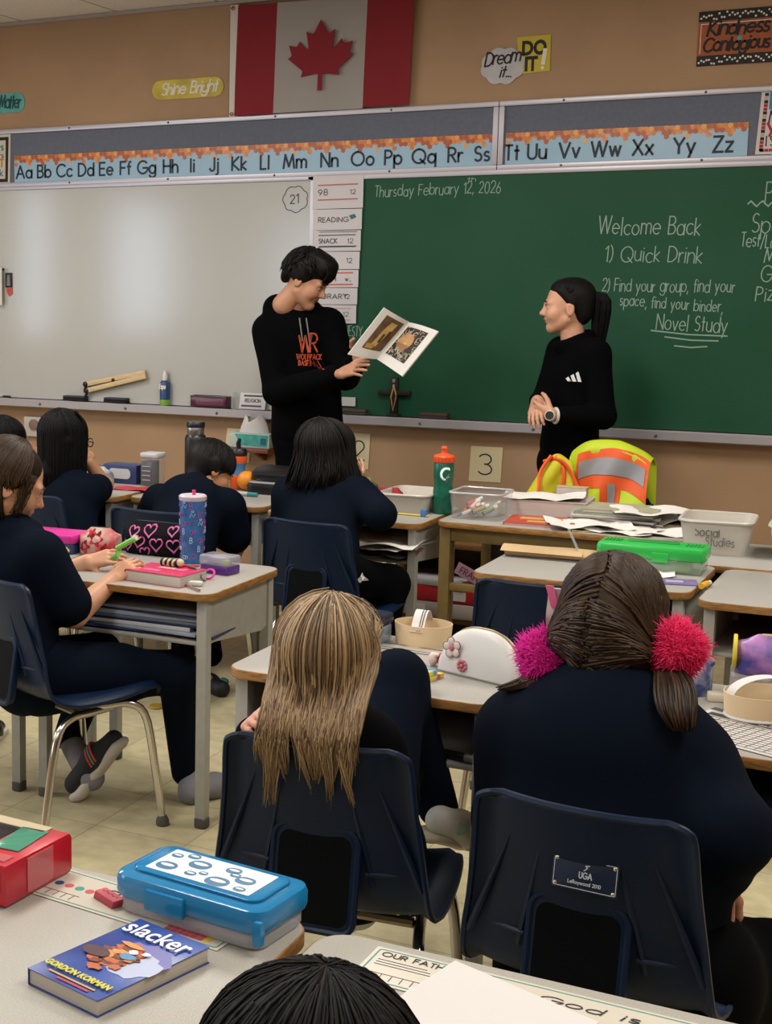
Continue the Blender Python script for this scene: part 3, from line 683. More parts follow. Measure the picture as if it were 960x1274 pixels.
# ================================================================ CHAIRS
m_shell = mat('navy_shell', '081a33', .42, spec=.22, noise=.10, ns=12, bump=.05, bs=500); m_pad = mat('navy_shell_dark', '05070b', .55, spec=.08)
def cat(P, n):
    P = np.array(P, float); t = np.linspace(0, len(P)-1, n); i = np.clip(t.astype(int), 0, len(P)-2); f = (t-i)[:, None]
    p0 = P[np.clip(i-1, 0, None)]; p1 = P[i]; p2 = P[i+1]; p3 = P[np.clip(i+2, None, len(P)-1)]
    return .5*(2*p1+(p2-p0)*f+(2*p0-5*p1+4*p2-p3)*f**2+(3*p1-p0-3*p2+p3)*f**3)
PROF = [(-.232, .719, .148), (-.231, .713, .163), (-.228, .698, .173), (-.214, .62, .180), (-.200, .54, .190), (-.188, .47, .200), (-.165, .42, .206), (-.11, .393, .208), (-.02, .388, .207), (.07, .392, .202), (.14, .400, .194), (.185, .398, .182), (.205, .385, .165), (.212, .370, .150)]
def make_chair(label, loc, rz, group='navy plastic school chairs'):
    t = thing('school_chair', label, 'chair', loc, rz, group); t.scale = (.99, 1.046, 1.046)
    R = cat(PROF, 44); G = []
    for y, z, wd in R:
        bk = min(1, max(0, (z-.40)/.12)) if y < -.09 else 0.
        row = []
        for i in range(19):
            x = -1+2*i/18; a = abs(x); e = max(0, (a-.88)/.12)**2
            row.append((x*wd, y+bk*(.028*a**2.2-.014*e)+(0), z+(1-bk)*(.02*a**2.5-.016*e)))
        G.append(row)
    b = B(); b.surf([r[::-1] for r in G], .006)
    edge = [G[i][0] for i in range(44)]+G[43][1:]+[G[i][18] for i in range(42, -1, -1)]+G[0][17:0:-1]
    b.tube([(x, y+(-.004 if y < -.1 else 0), z-(.003 if y >= -.1 else 0)) for x, y, z in edge], .0062, 6, closed=True)
    b.build('shell', m_shell, t, sharp=50)
    for x in (-.112, -.060, .060, .112):
        P = [(x*(1+.12*k), float(np.interp(z, [.42, .47, .54, .62, .70], [-.165, -.188, -.2, -.214, -.228]))-.003+.028*(abs(x)/.19)**2.2, z) for k, z in enumerate(np.linspace(.665, .47, 7))]
        B().tube(P, [.001, .003, .004, .005, .006, .0065, .007], 6).build('rib', m_shell, t)
    for sx in (-1, 1): B().tube([(sx*(.092+.010*k), -.197+.006*(k/7)**2+.012*(k/7), .492) for k in range(8)], .0045, 6).build('rib', m_shell, t)
    Mp = T(0, -.198, .475) @ RX(90) @ RX(-9)
    b = B(); b.prism(rrect(.160, .180, .026, 6), .0, .022, Mp, .006, 0); b.tube([tuple(Mp @ Vector((x, y, .020))) for x, y in rrect(.160, .180, .026, 6)], .006, 6, closed=True)
    b.prism(rrect(.138, .157, .02, 6), .020, .0222, Mp, 0, 1)
    b.build('back_panel', [m_shell, m_pad], t)
    for sx in (-1, 1):
        fr = cat([(sx*.13, -.05, .362), (sx*.15, .03, .362), (sx*.165, .10, .36), (sx*.178, .150, .318), (sx*.190, .175, .17), (sx*.200, .195, .015)], 20)
        re = cat([(sx*.14, .06, .352), (sx*.155, -.02, .352), (sx*.168, -.09, .35), (sx*.180, -.140, .31), (sx*.192, -.175, .17), (sx*.203, -.205, .015)], 20)
        for q in (fr, re):
            o = B().tube(q, .0115, 10).build('leg', m_chrome, t)
            B().lathe([(.016, 0), (.019, .003), (.019, .016), (.014, .026), (.012, .03)], 14, T(q[-1][0], q[-1][1], 0)).build('foot', m_rubber, o)
    for y in (-.06, .07): B().tube([(-.15, y, .357), (.15, y, .357)], .010, 8).build('crossbar', mat('chrome_floor_tint', '8a7a62', .35, .6), t)  # chrome bars, the floor's tan reflection put into their colour
    return t
def corner(pl, pr, zt=.75):
    Lp, Rp = at(*pl, zt), at(*pr, zt); d = (Rp-Lp).normalized(); fw = Vector((-d.y, d.x, 0)); o = (Lp+Rp)/2+fw*.238
    return (o.x, o.y, 0), math.degrees(atan2(fw.y, fw.x))-90
loc, rz = corner((280, 914), (508, 944)); N1 = (loc, rz)
ch0 = make_chair('navy chair of the blonde child, with her hair hanging over its back', loc, rz)
def place_chair(loc, rz, label): return dup(ch0, loc, rz, label)
loc, rz = corner((597, 985), (856, 1036)); N2 = (loc, rz)
ch = place_chair(loc, rz, 'navy chair in the right foreground with a small blue plate riveted on its back')
b = B(); Mp = T(.012, -.2235, .618) @ RX(90) @ RX(-10); b.prism(rrect(.105, .05, .003), 0, .002, Mp, .0005, 0)
frame_pts = rrect(.099, .044, .002); b.line(frame_pts+frame_pts[:1], .0009, Mp, 1, .0021)
for sx in (-1, 1):
    for sy in (-1, 1): b.ell((0, 0, 0), (.0032, .0032, .0016), Mp @ T(sx*.046, sy*.019, .0025), 2, 8)
b.write('UGA', -.009, -.005, .009, .0016, Mp, 1, .0021, fit=.02); b.line([(-.002, .007), (.003, .011), (.0, .014), (.006, .015)], .0016, Mp, 1, .0021)
b.write('LeRoywood 2010', -.026, -.015, .005, .0009, Mp, 1, .0021, fit=.052)
pl_ = b.build('name_plate', [mat('plate_navy', '0f1f38', .35), mat('plate_mark', 'b9c0c8', .5), m_chrome], ch)
loc, rz = corner((326, 645), (433, 657)); N3 = (loc, rz)
place_chair(loc, rz, 'navy chair of the bob-haired child in the back row')
def from_corner(p, side, ang, zt=.75):
    q = at(*p, zt); fw = Vector((cos(radians(ang)), sin(radians(ang)), 0)); rt = Vector((fw.y, -fw.x, 0)); o = q-rt*.172*side+fw*.238
    return (o.x, o.y, 0), ang-90
N4 = from_corner((592, 722), -1, 92); place_chair(*N4, 'empty navy chair tucked under the desk with the green pencil box')
N5 = from_corner((137, 632), -1, 84); place_chair(*N5, 'navy chair under the child leaning over a back-row desk')
N6 = from_corner((76, 612), 1, 80, .78); place_chair(*N6, 'navy chair of the child with glasses in the back row')
N7 = from_corner((58, 735), 1, 66); N7 = ((N7[0][0]-.05, N7[0][1]-.02, 0), N7[1]); place_chair(*N7, 'navy chair at the left edge with the brown-haired child seated sideways')
N8 = ((-4.10, 4.95, 0), 0); place_chair(*N8, 'navy chair at the far left behind the brown-haired child')

# ================================================================ THINGS ON THE DESKS
def A3(px, py, z=.70): return at(px, py, z)
def ang_of(p, q): return math.degrees(atan2(q.y-p.y, q.x-p.x))
m_red = mat('red_wrap', 'b3192b', .3, noise=.1, ns=12); m_dark = mat('dark_navy_plastic', '12151f', .4)
m_clear2 = mat('clear_box_plastic', 'dfe3e6', .08, alpha=.3)
def sheet(poly, z, mats, label, cat, name='paper_sheet', th=.0006, draw=None, group=None, curl=None):
    c = sum((Vector(p) for p in poly), Vector((0, 0)))/len(poly)
    b = B(); b.poly([(p[0]-c.x, p[1]-c.y) for p in poly], 0, None, 0, th)
    if draw: draw(b)
    return solo(b, name, mats, label, cat, (c.x, c.y, z), group=group)
def quad(*ps, z=.70): return [tuple(at(*p, z).xy) for p in ps]
# --- foreground: gift-wrapped box
t = thing('wrapped_box', 'red paper-wrapped box with a teal taped window at the lower left', 'box', (-1.268, 1.665, .7005), -3)
b = B(); b.box(.30, .155,   .064, (0, 0, 0), None, .008, base=True); b.build('box_body', m_red, t)
b = B(); b.box(.17, .075, .002, (-.005, .010, .0645), bev=.0008, mi=0); b.build('window', [mat('window_film', '23222a', .12)], t)
b = B()
for (sx, sy, cx, cy) in ((.27, .024, -.015, .060), (.17, .006, -.005, -.030)): b.box(sx, sy, .0025, (cx, cy, .065), bev=.0008)
b.build('cardboard_rim', mat('rim_cream', 'b3a487', .6), t)
b = B(); b.box(.045, .085, .0015, (.108, .0, .0655), M=RZ(6), bev=.0006); b.box(.04, .0015, .035, (.09, -.0785, .044)); b.build('tape', mat('teal_tape', '4f9c82', .15, alpha=.7), t)
b = B(); b.box(.09, .022, .0012, (.095, -.058, .065)); b.box(.0015, .06, .05, (.1512, .0, .034)); b.box(.06, .0012, .03, (.11, -.0785, .036)); b.build('clear_tape', mat('clear_tape', 'd8757a', .12, alpha=.55), t)
# --- name strips
m_ink2 = mat('print_ink', '2b2a30', .7); m_yel = mat('print_yellow', 'd8b62f', .7); m_ora = mat('print_orange', 'cc6a2b', .7); m_pk = mat('print_pink', 'c04a58', .7); m_tl = mat('print_teal', '3f8f88', .7); m_bl = mat('print_blue', '2c4472', .7)
def strip(label, c, rz, w=.46, d=.105, head='OUR FATHER', sub='God is Good', seedv=1):
    random.seed(seedv)
    t = thing('name_strip', label, 'name strip', (*c, .7008), rz, 'laminated name strips on the front desks')
    b = B(); b.box(w, d, .0006, (0, 0, 0), base=True); b.build('card', mat('strip_card', 'c9c2b4', .2), t)
    b = B(); z = .0007; fr = rrect(w-.012, d-.012, .004); b.line(fr+fr[:1], .002, None, 1, z, .0003)
    b.write(head, -w/2+.014, d/2-.024, .012, .0016, None, 0, z, fit=.10); b.write(sub, .0, d/2-.04, .016, .002, None, 0, z, slant=.15, jit=.06, fit=.12)
    for r in range(3): b.line([(-w/2+.014, d/2-.034-r*.007), (-w/2+.06+random.random()*.04, d/2-.034-r*.007)], .0012, None, 0, z, .0003)
    for i, mi in enumerate((6, 4, 5, 4, 2)): b.poly(rrect(.014, .014, .007, 4, -.075+i*.0185, .002), z, None, mi, .0003)
    for i in range(14): b.line([(-w/2+.02+i*.014, -d/2+.012), (-w/2+.02+i*.014, -d/2+.026)], .001, None, 0, z, .0003)
    b.line([(-w/2+.015, -d/2+.028), (-.02, -d/2+.028)], .001, None, 0, z, .0003)
    for r in range(5):
        for k in range(7):
            b.poly(rrect(.0095, .0085, 0, 1, w/2-.09+k*.0105, -d/2+.016+r*.0098), z, None, (4, 4, 3, 2, 2)[r] if k < 6-r//2 else 2, .0003)
    b.build('print', [m_ink2, m_tl, m_yel, m_ora, m_pk, m_tl, m_bl], t)
strip('printed name strip partly under the red wrapped box and blue pencil box', (-1.035, 1.685), -6, .46, .10, 'OUR FATHER', 'Guess who', 2)
strip('printed name strip reading OUR FATHER under the loose white sheets', (-.415, 1.675), -1, .44, .10, 'OUR FATHER', 'God is', 3)
# --- pink eraser
p = A3(135, 1122, .702); t = thing('eraser', 'pink block eraser lying on the name strip', 'eraser', (p.x, p.y, .7018), -26)
b = B(); b.prism([(-.026, 0), (.022, 0), (.028, .0125), (-.020, .0125)], -.010, .010, RX(90), .002); b.build('rubber', mat('pink_rubber', 'b8475a', .6), t)
b = B()
for i in range(6): b.box(.004, .002, .0004, (-.012+i*.006, .0+.002*(i % 2), .0126))
b.build('stamp', mat('eraser_stamp', '6b2434', .7), t)
# --- blue pencil box
fl, fr, rr = A3(162, 1130), A3(340, 1183), A3(386, 1150)
t = thing('pencil_box', 'translucent blue pencil box with a black and white bubble label, foreground', 'pencil box', (-.868, 1.704, .701), -6.5)
m_blue = mat('blue_lid', '1583bd', .12, alpha=.80, spec=.6); m_cb = mat('box_base_clear', 'b9bfc6', .15, alpha=.6)
b = B(); b.box(.232, .124, .026, (0, 0, 0), None, .006, r=.022, base=True); b.build('base', m_cb, t)
b = B(); b.prism(rrect(.246, .138, .026, 6), .022, .058, None, .010); b.prism(rrect(.206, .098, .018, 6), .0575, .063, None, .004)
b.box(.062, .008, .03, (-.028, -.071, .034), bev=.003); b.box(.012, .010, .034, (.118, -.067, .03), bev=.003); b.build('lid', m_blue, t)
b = B(); b.poly(rrect(.168, .078, .002), .0632, None, 0, .0005)
random.seed(8)
for (x, y, r) in ((-.062, -.018, .016), (-.025, .010, .017), (.025, -.024, .018), (.055, .0, .015), (-.02, -.022, .009), (.024, .02, .012), (-.048, .030, .010), (.034, .008, .008), (-.005, -.012, .007), (.063, -.028, .009), (-.07, .02, .009)):
    b.poly(rrect(2*r, 2*r*.8, r*.8, 6, x, y), .0637, None, 1, .0003); b.poly([(x+r*.7*cos(a)-r*.1*0, y+r*.28*sin(a)+r*.12) for a in np.linspace(0, 2*pi, 14)[:-1]], .0640, None, 0, .0003)
b.build('label', [mat('label_white', 'cdd2d6', .5), mat('label_blue', '14608c', .4)], t)
b = B(); b.box(.15, .02, .012, (-.02, .01, .008), M=RZ(8), bev=.003, mi=0); b.box(.12, .012, .012, (.03, -.03, .008), M=RZ(-5), bev=.003, mi=1); b.box(.05, .03, .018, (.06, .02, .010), bev=.004, mi=2); b.box(.2, .008, .01, (-.01, -.048, .008), bev=.002, mi=3)
for i, c in enumerate(((.0, .012), (.05, .03))): pass
o = b.build('contents', [mat('c_white', 'cfcac4', .5), m_pk, m_dark, mat('c_red', 'a8323c', .5)], t)
# --- the novel
zc = .7225
q = [A3(33, 1203, zc), A3(119, 1244, zc), A3(262, 1179, zc), A3(177, 1143, zc)]     # left, front, right, back
c = sum(q, Vector())/4; ex = ((q[1]-q[0])+(q[2]-q[3]))/2; ey = ((q[3]-q[0])+(q[2]-q[1]))/2; bw, bh = ex.length, ey.length
t = thing('novel', 'blue paperback novel titled slacker lying on the foreground desk', 'book', (c.x, c.y, .7006), ang_of(q[0], q[1]))
B().box(bw-.003, bh-.004, .019, (0, 0, .0012), bev=.0005, base=True).build('pages', mat('page_edge', 'b9b3a8', .85, noise=.12, ns=4, stretch=(1, 1, 400)), t)
m_bcov = mat('cover_blue', '22357e', .3, col2='2f4fa0', ns=9)
b = B(); b.box(bw, bh, .0011, (0, 0, .0005), bev=.0003); b.box(bw, bh, .0012, (0, 0, .0210), bev=.0003); b.box(.0014, bh, .0215, (-bw/2+.0006, 0, .0108)); b.build('cover', m_bcov, t)
b = B(); z = .0218; random.seed(11)
def blob(cx, cy, rx, ry, mi, zz, k=14, j=.25): b.poly([(cx+rx*cos(2*pi*i/k)*(1+random.uniform(-j, j)), cy+ry*sin(2*pi*i/k)*(1+random.uniform(-j, j))) for i in range(k)], zz, None, mi, .0002)
blob(.02, .01, bw*.36, bh*.22, 5, z, 22, .12); blob(.028, -.005, bw*.28, bh*.17, 6, z+.0002, 22, .15)
for i in range(60):
    a = random.random()*2*pi; r = random.random()**.5; blob(-.004+r*bw*.22*cos(a), -.006+r*bh*.2*sin(a), .009, .006, random.choice((2, 2, 3, 3, 4)), z+.0004+.00003*i, 9, .4)
blob(-.03, -.012, .022, .012, 7, z+.003, 12, .1); blob(.012, .002, .012, .008, 8, z+.0031, 10, .2); blob(.008, .016, .007, .006, 0, z+.0031, 8, .2); blob(.024, .022, .006, .005, 0, z+.0031, 8, .2); blob(-.006, .030, .018, .006, 4, z+.003, 8, .3)
b.text('slacker', bh*.235, T(0, bh*.275, 0), 0, .0006, 'CENTER', z=z+.003, sx=bw*.92/(.69*bh), ext=.0003)
b.text('GORDON KORMAN', .0155, T(0, -bh*.39, 0), 1, .0007, 'CENTER', z=z+.003, sx=bw*.86/(13*.0155*.66), ext=.0003)
b.line([(-bw*.3, -bh*.43), (bw*.34, -bh*.43)], .003, None, 9, z+.001, .0002); b.line([(-bw*.12, -bh*.465), (bw*.3, -bh*.465)], .004, None, 10, z+.001, .0002)
b.build('cover_print', [mat('title_white', 'd9dde6', .4), mat('author_yellow', 'c9c23a', .4), mat('fur_orange', 'b3592a', .5), mat('fur_brown', '6b3420', .5), mat('fur_light', 'cf8a4c', .5), mat('glow_purple', '6d6cab', .4), mat('glow_pale', 'aeb7d4', .4), mat('art_maroon', '43222c', .5), mat('art_sky', '4a86b5', .4), mat('sub_orange', 'cf9a3a', .5), mat('sub_red', 'a83238', .5)], t)
# --- loose white sheets
m_sheet = mat('white_sheet', 'cbc7c6', .75)
sheet(quad((566, 1195), (745, 1272), (640, 1350), (420, 1290), z=.7035), .7032, [m_sheet], 'large white sheet of paper, upper of two on the bottom desk', 'paper', th=.0006)
def marks(b):
    for i in range(3): b.line([(-.03+.02*i, -.02), (-.025+.02*i, -.012)], .002, None, 1, .0007)
    b.line([(-.005, .012), (.012, .012), (.012, .004), (.03, .004)], .0016, None, 1, .0007)
sheet(quad((512, 1228), (700, 1262), (742, 1300), (560, 1400), (430, 1300), z=.702), .7022, [m_sheet, m_ink2], 'white sheet with a few black pen marks, under the upper sheet', 'paper', th=.0006, draw=marks)

# --- left desk (printed tumbler)
p = A3(239, 700); t = thing('tumbler', 'tall blue patterned tumbler with white lid and pink straw', 'tumbler', (p.x, p.y, .7))
b = B(); b.lathe([(.0, 0), (.034, 0), (.036, .004), (.042, .195), (.0425, .2)], 28); m_tum = mat('tumbler_blue', '2c64a0', .25, noise=.2, ns=30); b.build('cup', m_tum, t)
b = B(); b.lathe([(.0425, .2), (.044, .203), (.044, .213), (.04, .217), (0, .217)], 28); b.build('lid', mat('lid_pale', 'bfb3bf', .3), t)
b = B(); b.tube([(.004, 0, .21), (.004, 0, .232)], .006, 10); b.build('straw', mat('pink_straw', 'cf3a72', .4), t)
b = B(); random.seed(3); r0 = lambda z: .0364+.0060*z/.2
for k in range(7):
    for a0 in range(-150, 120, 38):
        zz = .014+k*.027; mi = (0, 1, 2)[(k+a0//38) % 3]
        def cyl(u, v): aa = radians(a0)+u/.04; rr = r0(zz+v)+.0006; return (rr*cos(aa), rr*sin(aa), zz+v)
        kind_ = (k+a0//38) % 4
        if kind_ == 0: st = [[(q[0]*.014, q[1]*.018) for q in s_] for s_ in GL['B'][1]]
        elif kind_ == 1: st = [ar(.006, .008, .006, .006, 0, 360, 8), ar(.014, .008, .005, .005, 0, 360, 8)]
        elif kind_ == 2: st = [[(0, .004), (.006, .012), (.012, .004), (.02, .012)], [(0, .016), (.018, .018)]]
        else: st = [[(0, .002), (.004, .014), (.012, .002), (.016, .014)], ar(.008, .02, .004, .003, 0, 360, 6)]
        for s_ in st: b.tube([cyl(*q) for q in s_], .0011, 4, mi=mi)
b.build('print', [mat('tum_white', 'b9c4d6', .4), mat('tum_pink', 'b3408c', .4), mat('tum_purple', '6a4aa0', .4)], t)
# heart pouch
def pouch(label, loc, rz, sx, sy, sz, m_body, name='pencil_pouch', group=None, zipm=None, top=.75):
    t = thing(name, label, 'pouch', loc, rz, group); b = B(); G = []
    for i in range(13):
        v = i/12; k = (sin(pi*(.06+.94*v*.97))**.35) if v < .5 else (1-((v-.5)/.5)**3*(1-top))
        k = 1-(1-top)*max(0, (v-.35)/.65)**2.2 if v > .1 else .9+v
        row = []
        for j in range(29):
            a = 2*pi*j/28; c_, s_ = cos(a), sin(a); e = .55
            x = abs(c_)**e*np.sign(c_)*sx/2*(k if v > .8 else (1-.04*(1-v))); y = abs(s_)**e*np.sign(s_)*sy/2*(k*(1-.75*max(0, (v-.55)/.45)**1.6))
            row.append((x*(1+.012*sin(5*a+9*v)), y*(1+.05*sin(3*a+4*v)), v*sz-.006*sz*0))
        G.append(row)
    b.surf([r[::-1] for r in G]); b.add(G[0][:-1], [list(range(28))[::-1]]); b.add(G[-1][:-1], [list(range(28))])
    o = b.build('body', m_body, t, sharp=70)
    z = B(); z.tube([(x*sx*.5*top*.86, 0, sz*(.997-.012*(x*x))) for x in np.linspace(-1, 1, 9)], .0032, 6); z.build('zip', zipm or m_dark, t)
    return t, o
def decal(b, parent, target, direction, mats, name, off=.001):
    "drop a flat drawing onto a rounded surface along a direction (all in the parent's frame)"
    me = target.data; bv = BVHTree.FromPolygons([v.co.copy() for v in me.vertices], [list(p.vertices) for p in me.polygons])
    d = Vector(direction).normalized(); V = []
    bad = set()
    for i, p in enumerate(b.v):
        q = Vector(p); h = bv.ray_cast(q-d*.6, d)
        if h[0] is None: bad.add(i)
        V.append(tuple(h[0]-d*off*(1)) if h[0] is not None else tuple(q))
    b.v = V; keep = [i for i, f in enumerate(b.f) if not bad.intersection(f)]; b.f = [b.f[i] for i in keep]; b.m = [b.m[i] for i in keep]
    return b.build(name, mats, parent, sharp=0)
def heart(n=18): return [(.062*16*sin(a)**3/16*.5, .062*(13*cos(a)-5*cos(2*a)-2*cos(3*a)-cos(4*a))/32) for a in np.linspace(0, 2*pi, n)]
p = A3(182, 692); t, o = pouch('black pencil pouch with pink heart outlines beside the tumbler', (p.x+.01, p.y+.06, .7), 0, .235, .10, .105, mat('black_cloth', '0a090d', .85, spec=.12))
b = B()
for (x, y, s, r) in ((-.07, .075, .6, -10), (-.012, .082, .7, 8), (.02, .04, .75, 4), (-.045, .045, .7, -8), (.08, .04, .75, 6), (.07, .085, .55, 12), (-.09, .03, .6, 0), (-.02, .012, .6, 10)):
    Mh = T(x, -.2, y) @ XZ @ RZ(r); b.line([(px*s, py*s) for px, py in heart()], .0045, Mh)
decal(b, t, o, (0, 1, 0), [mat('heart_pink', 'b04a86', .6)], 'heart_print', .0012)
# red and white floral bag
p = A3(112, 692); t, o = pouch('soft white pouch with red flower pattern behind the child\'s hands', (p.x+.01, p.y+.05, .7), 8, .135, .09, .088, mat('floral_cloth', 'b9a69c', .8, col2='b0202a', ns=16), top=.5)
for (x, y, r) in ((-.04, .03, .018), (.0, .055, .02), (.03, .025, .016), (-.02, .07, .013), (.045, .06, .014)):
    b = B(); b.poly([(x+r*cos(a)*(1+.3*cos(5*a)), y+r*sin(a)*(1+.3*cos(5*a))) for a in np.linspace(0, 2*pi, 26)[:-1]], 0, T(0, -.2, 0) @ XZ)
    decal(b, t, o, (0, 1, 0), [mat('floral_red', 'a8141f', .8)], 'flower_print', .001)
# pink box
p = A3(70, 690); t = thing('pencil_box', 'bright pink and blue pencil box on the left desk behind the child\'s face', 'pencil box', (at(66, 684).x, at(66, 684).y, .7), 4)
B().box(.21, .12, .035, (0, 0, 0), None, .005, r=.012, base=True).build('base', mat('box_navy', '2a3d6b', .35), t)
b = B(); b.prism(rrect(.22, .13, .016, 5), .034, .064, None, .007); b.build('lid', mat('hot_pink', 'c52c8c', .3), t)
p = A3(76, 694); b = B(); random.seed(2)
for i in range(22): b.ell((random.uniform(-.018, .018), random.uniform(-.012, .012), .008+random.uniform(0, .026)), .007, n=8)
solo(b, 'yellow_charm', [mat('popcorn_yellow', 'c9b25e', .6)], 'small knobbly yellow charm in front of the pink box', 'charm', (p.x+.0, p.y, .7))
# pink book
q = [A3(160, 727), A3(246, 733), A3(257, 712), A3(175, 705)]; c = sum(q, Vector())/4
t = thing('book', 'thick book with a bright pink cover lying on the left desk', 'book', (-2.065, 3.735, .7), -6)
B().box(.195, .135, .032, (0, 0, .001), bev=.001, base=True).build('pages', mat('page_white', 'bdb6ac', .85, noise=.1, ns=4, stretch=(1, 1, 300)), t)
b = B(); b.box(.2, .14, .0012, (0, 0, .0337)); b.box(.2, .14, .001, (0, 0, .0005)); b.box(.0012, .14, .033, (-.1, 0, .017)); b.build('cover', mat('book_pink', 'c22a5c', .35, noise=.12, ns=25), t)
b = B(); b.poly(rrect(.1, .03, .004, 3, .01, .02), .0345, None, 0); b.poly(rrect(.06, .02, .004, 3, -.03, -.03), .0345, None, 0); b.write('dork', -.03, .012, .02, .003, None, 1, .0352); b.build('cover_print', [mat('print_rose', 'd36a8c', .4), m_wtxt], t)
# clear purple box
p = A3(292, 712); t = thing('small_box', 'small purple plastic box with clear lid at the right of the left desk', 'box', (-1.985, 3.93, .7), -8)
B().box(.105, .07, .026, (0, 0, 0), None, .004, r=.008, base=True).build('base', mat('purple_clear', '5a2a86', .2, alpha=.85), t)
b = B(); b.prism(rrect(.11, .075, .01, 4), .026, .056, None, .006); b.build('lid', mat('lid_clear', 'b9b6c4', .12, alpha=.5), t)
b = B(); b.box(.05, .03, .018, (-.015, .005, .036), bev=.004); b.box(.02, .03, .016, (.03, -.01, .036), bev=.004, mi=1); b.build('contents', [mat('lav', 'a5a2b8', .5), mat('limeish', 'a9bf5c', .5)], t)
# small odds and ends on the left desk
p = A3(195, 700, .74); b = B()
for i in range(7): b.ell((i*.0085, 0, .012), (.0065, .014, .013), mi=i % 2, n=10)
b.ell((.064, 0, .016), .012, mi=1, n=10)
solo(b, 'striped_toy', [m_black, mat('toy_cream', 'cdb99a', .6)], 'small black and cream ringed toy lying on the pink book', 'toy', (-2.10, 3.78, .7345), -8)
for (pts, r, mt, lb, kd, cat_) in (
    ([(-2.20, 3.74, .705), (-2.17, 3.76, .706), (-2.15, 3.745, .706), (-2.175, 3.725, .706)], .008, mat('lime_toy', '8fc24a', .5), 'small lime green toy piece by the child\'s hand', 'toy_piece', 'toy'),
    ([(-2.08, 3.76, .7385), (-2.03, 3.80, .7385), (-1.995, 3.815, .7385)], .004, mat('red_pen', 'b83a35', .4), 'red pen lying across the pink book', 'pen', 'pen'),
    ([(-1.99, 3.70, .706), (-1.90, 3.635, .706)], .0035, mat('pencil_tan', '8a6a58', .5), 'thin brown pencil lying at the front corner of the left desk', 'pencil', 'pencil'),
    ([(-2.02, 3.79, .739), (-1.985, 3.775, .7385), (-1.95, 3.76, .707)], .004, mat('grey_pen', '585a60', .4), 'grey pen leaning off the pink book', 'pen', 'pen'),
    ([(-2.03, 3.865, .712), (-2.0, 3.865, .712), (-1.995, 3.845, .712), (-2.03, 3.845, .712)], .008, mat('green_clip', '1f5a44', .4), 'dark green sharpener beside the tumbler', 'sharpener', 'sharpener')):
    b = B(); c = Vector(pts[0]); b.tube([Vector(p)-c for p in pts], r, 8); solo(b, kd, [mt], lb, cat_, c)
b = B(); b.tube([(.016*cos(a), .012*sin(a), .016+.012*sin(a)) for a in np.linspace(0, 2*pi, 15)[:-1]], .0035, 6, closed=True); solo(b, 'hair_tie', [mat('tie_pink', 'cf3f90', .6)], 'small pink loop beside the purple box', 'hair tie', (-1.965, 3.82, .7))
b = B(); b.prism(rrect(.05, .022, .01, 5), 0, .014, None, .005); solo(b, 'eraser', [mat('white_rubber', 'c9c6c2', .6)], 'white eraser in front of the purple box', 'eraser', (-1.955, 3.71, .7005), 14)
# exercise books in the shelf of the left desk
random.seed(6); g = 'exercise books in the shelf of the left desk'
cols = [('dark blue', '26345a'), ('grey blue', '8a93a6'), ('white', 'b9bac0'), ('navy', '1b2745'), ('slate', '5c6a86'), ('pale blue', '9fa9bd')]
zz = .556
for i in range(8):
    nm, hx = cols[i % 6]; h = .006+.003*(i % 3); b = B(); b.box(.50-.02*(i % 4), .36, h, (0, 0, 0), None, .0015, base=True, mi=0)
    ps = ('lowest of', 'second from the bottom of', 'third from the bottom of', 'fourth from the bottom of', 'fourth from the top of', 'third from the top of', 'second from the top of', 'topmost of')[i]
    solo(b, 'exercise_book', [mat('exbook_'+hx, hx, .5, noise=.1, ns=8)], '%s exercise book, %s the pile in the left desk' % (nm, ps), 'book', (-2.15+random.uniform(-.03, .03), 3.835, zz+.0002), random.uniform(-5, 5), g); zz += h+.0006
# --- desk with flowered pouch
t = thing('paper_headband', 'cream paper headband crown with striped strap on the middle desk', 'headband', tuple(A3(526, 800)), 0)
m_crown = mat('crown_cream', 'd9c09a', .75); m_crownw = mat('crown_white', 'cfc9c6', .7)
def band(r0, h, m_):
    b = B(); n = 40; G = [[(r0*1.0*cos(a)*(1+.06*s), r0*.82*sin(a)*(1+.06*s), s*h) for s in (0, .5, 1)] for a in np.linspace(0, 2*pi, n+1)]
    b.surf([r[::-1] for r in G], .0012); return b.build('band', m_, t, sharp=60)
band(.066, .052, m_crown)
G = []
for i in range(15):
    s = i/14; y = .058-.118*s; z = .048+.036*sin(pi*min(1, s*1.25))*(1-.3*s) - .03*max(0, s-.75)*4*.25
    G.append([(-.012+.012*s+x, y, z-.0) for x in np.linspace(-.016, .016, 7)])
b = B(); b.surf(G, .0012, mi=0)
b.build('strap', m_crownw, t, sharp=60)
for xx in (.004, .010): B().tube([(-.012+.012*i/14+xx, .058-.118*i/14, G[i][0][2]+.0016) for i in range(15)], .0009, 5).build('stripe', m_ink2, t)
t, o = pouch('white dome-shaped pouch with two pink flowers on the middle desk', (-.925, 3.135, .7), -19, .205, .075, .095, mat('white_leather', 'c9c7c5', .42), name='toiletry_pouch', zipm=mat('gold_zip', '9a8660', .4, .5), top=.55)
for ch in list(t.children): bpy.data.objects.remove(ch)
def dome(x): return .108*max(0, 1-(abs(x)/.108)**2.6)**.55
b = B(); G = []
for i in range(25):
    x = -.107+.214*i/24; zt = max(.012, dome(x)); G.append([(x, -.034*(1-(s**3)*.62)*(.35+.65*min(1, zt/.05)), s*zt) for s in np.linspace(0, 1, 9)]+[(x, .034*(1-(s**3)*.62)*(.35+.65*min(1, zt/.05)), s*zt) for s in np.linspace(1, 0, 9)])
b.surf([r[::-1] for r in G]); o = b.build('body', mat('white_leather', 'c9c7c5', .42), t, sharp=70)
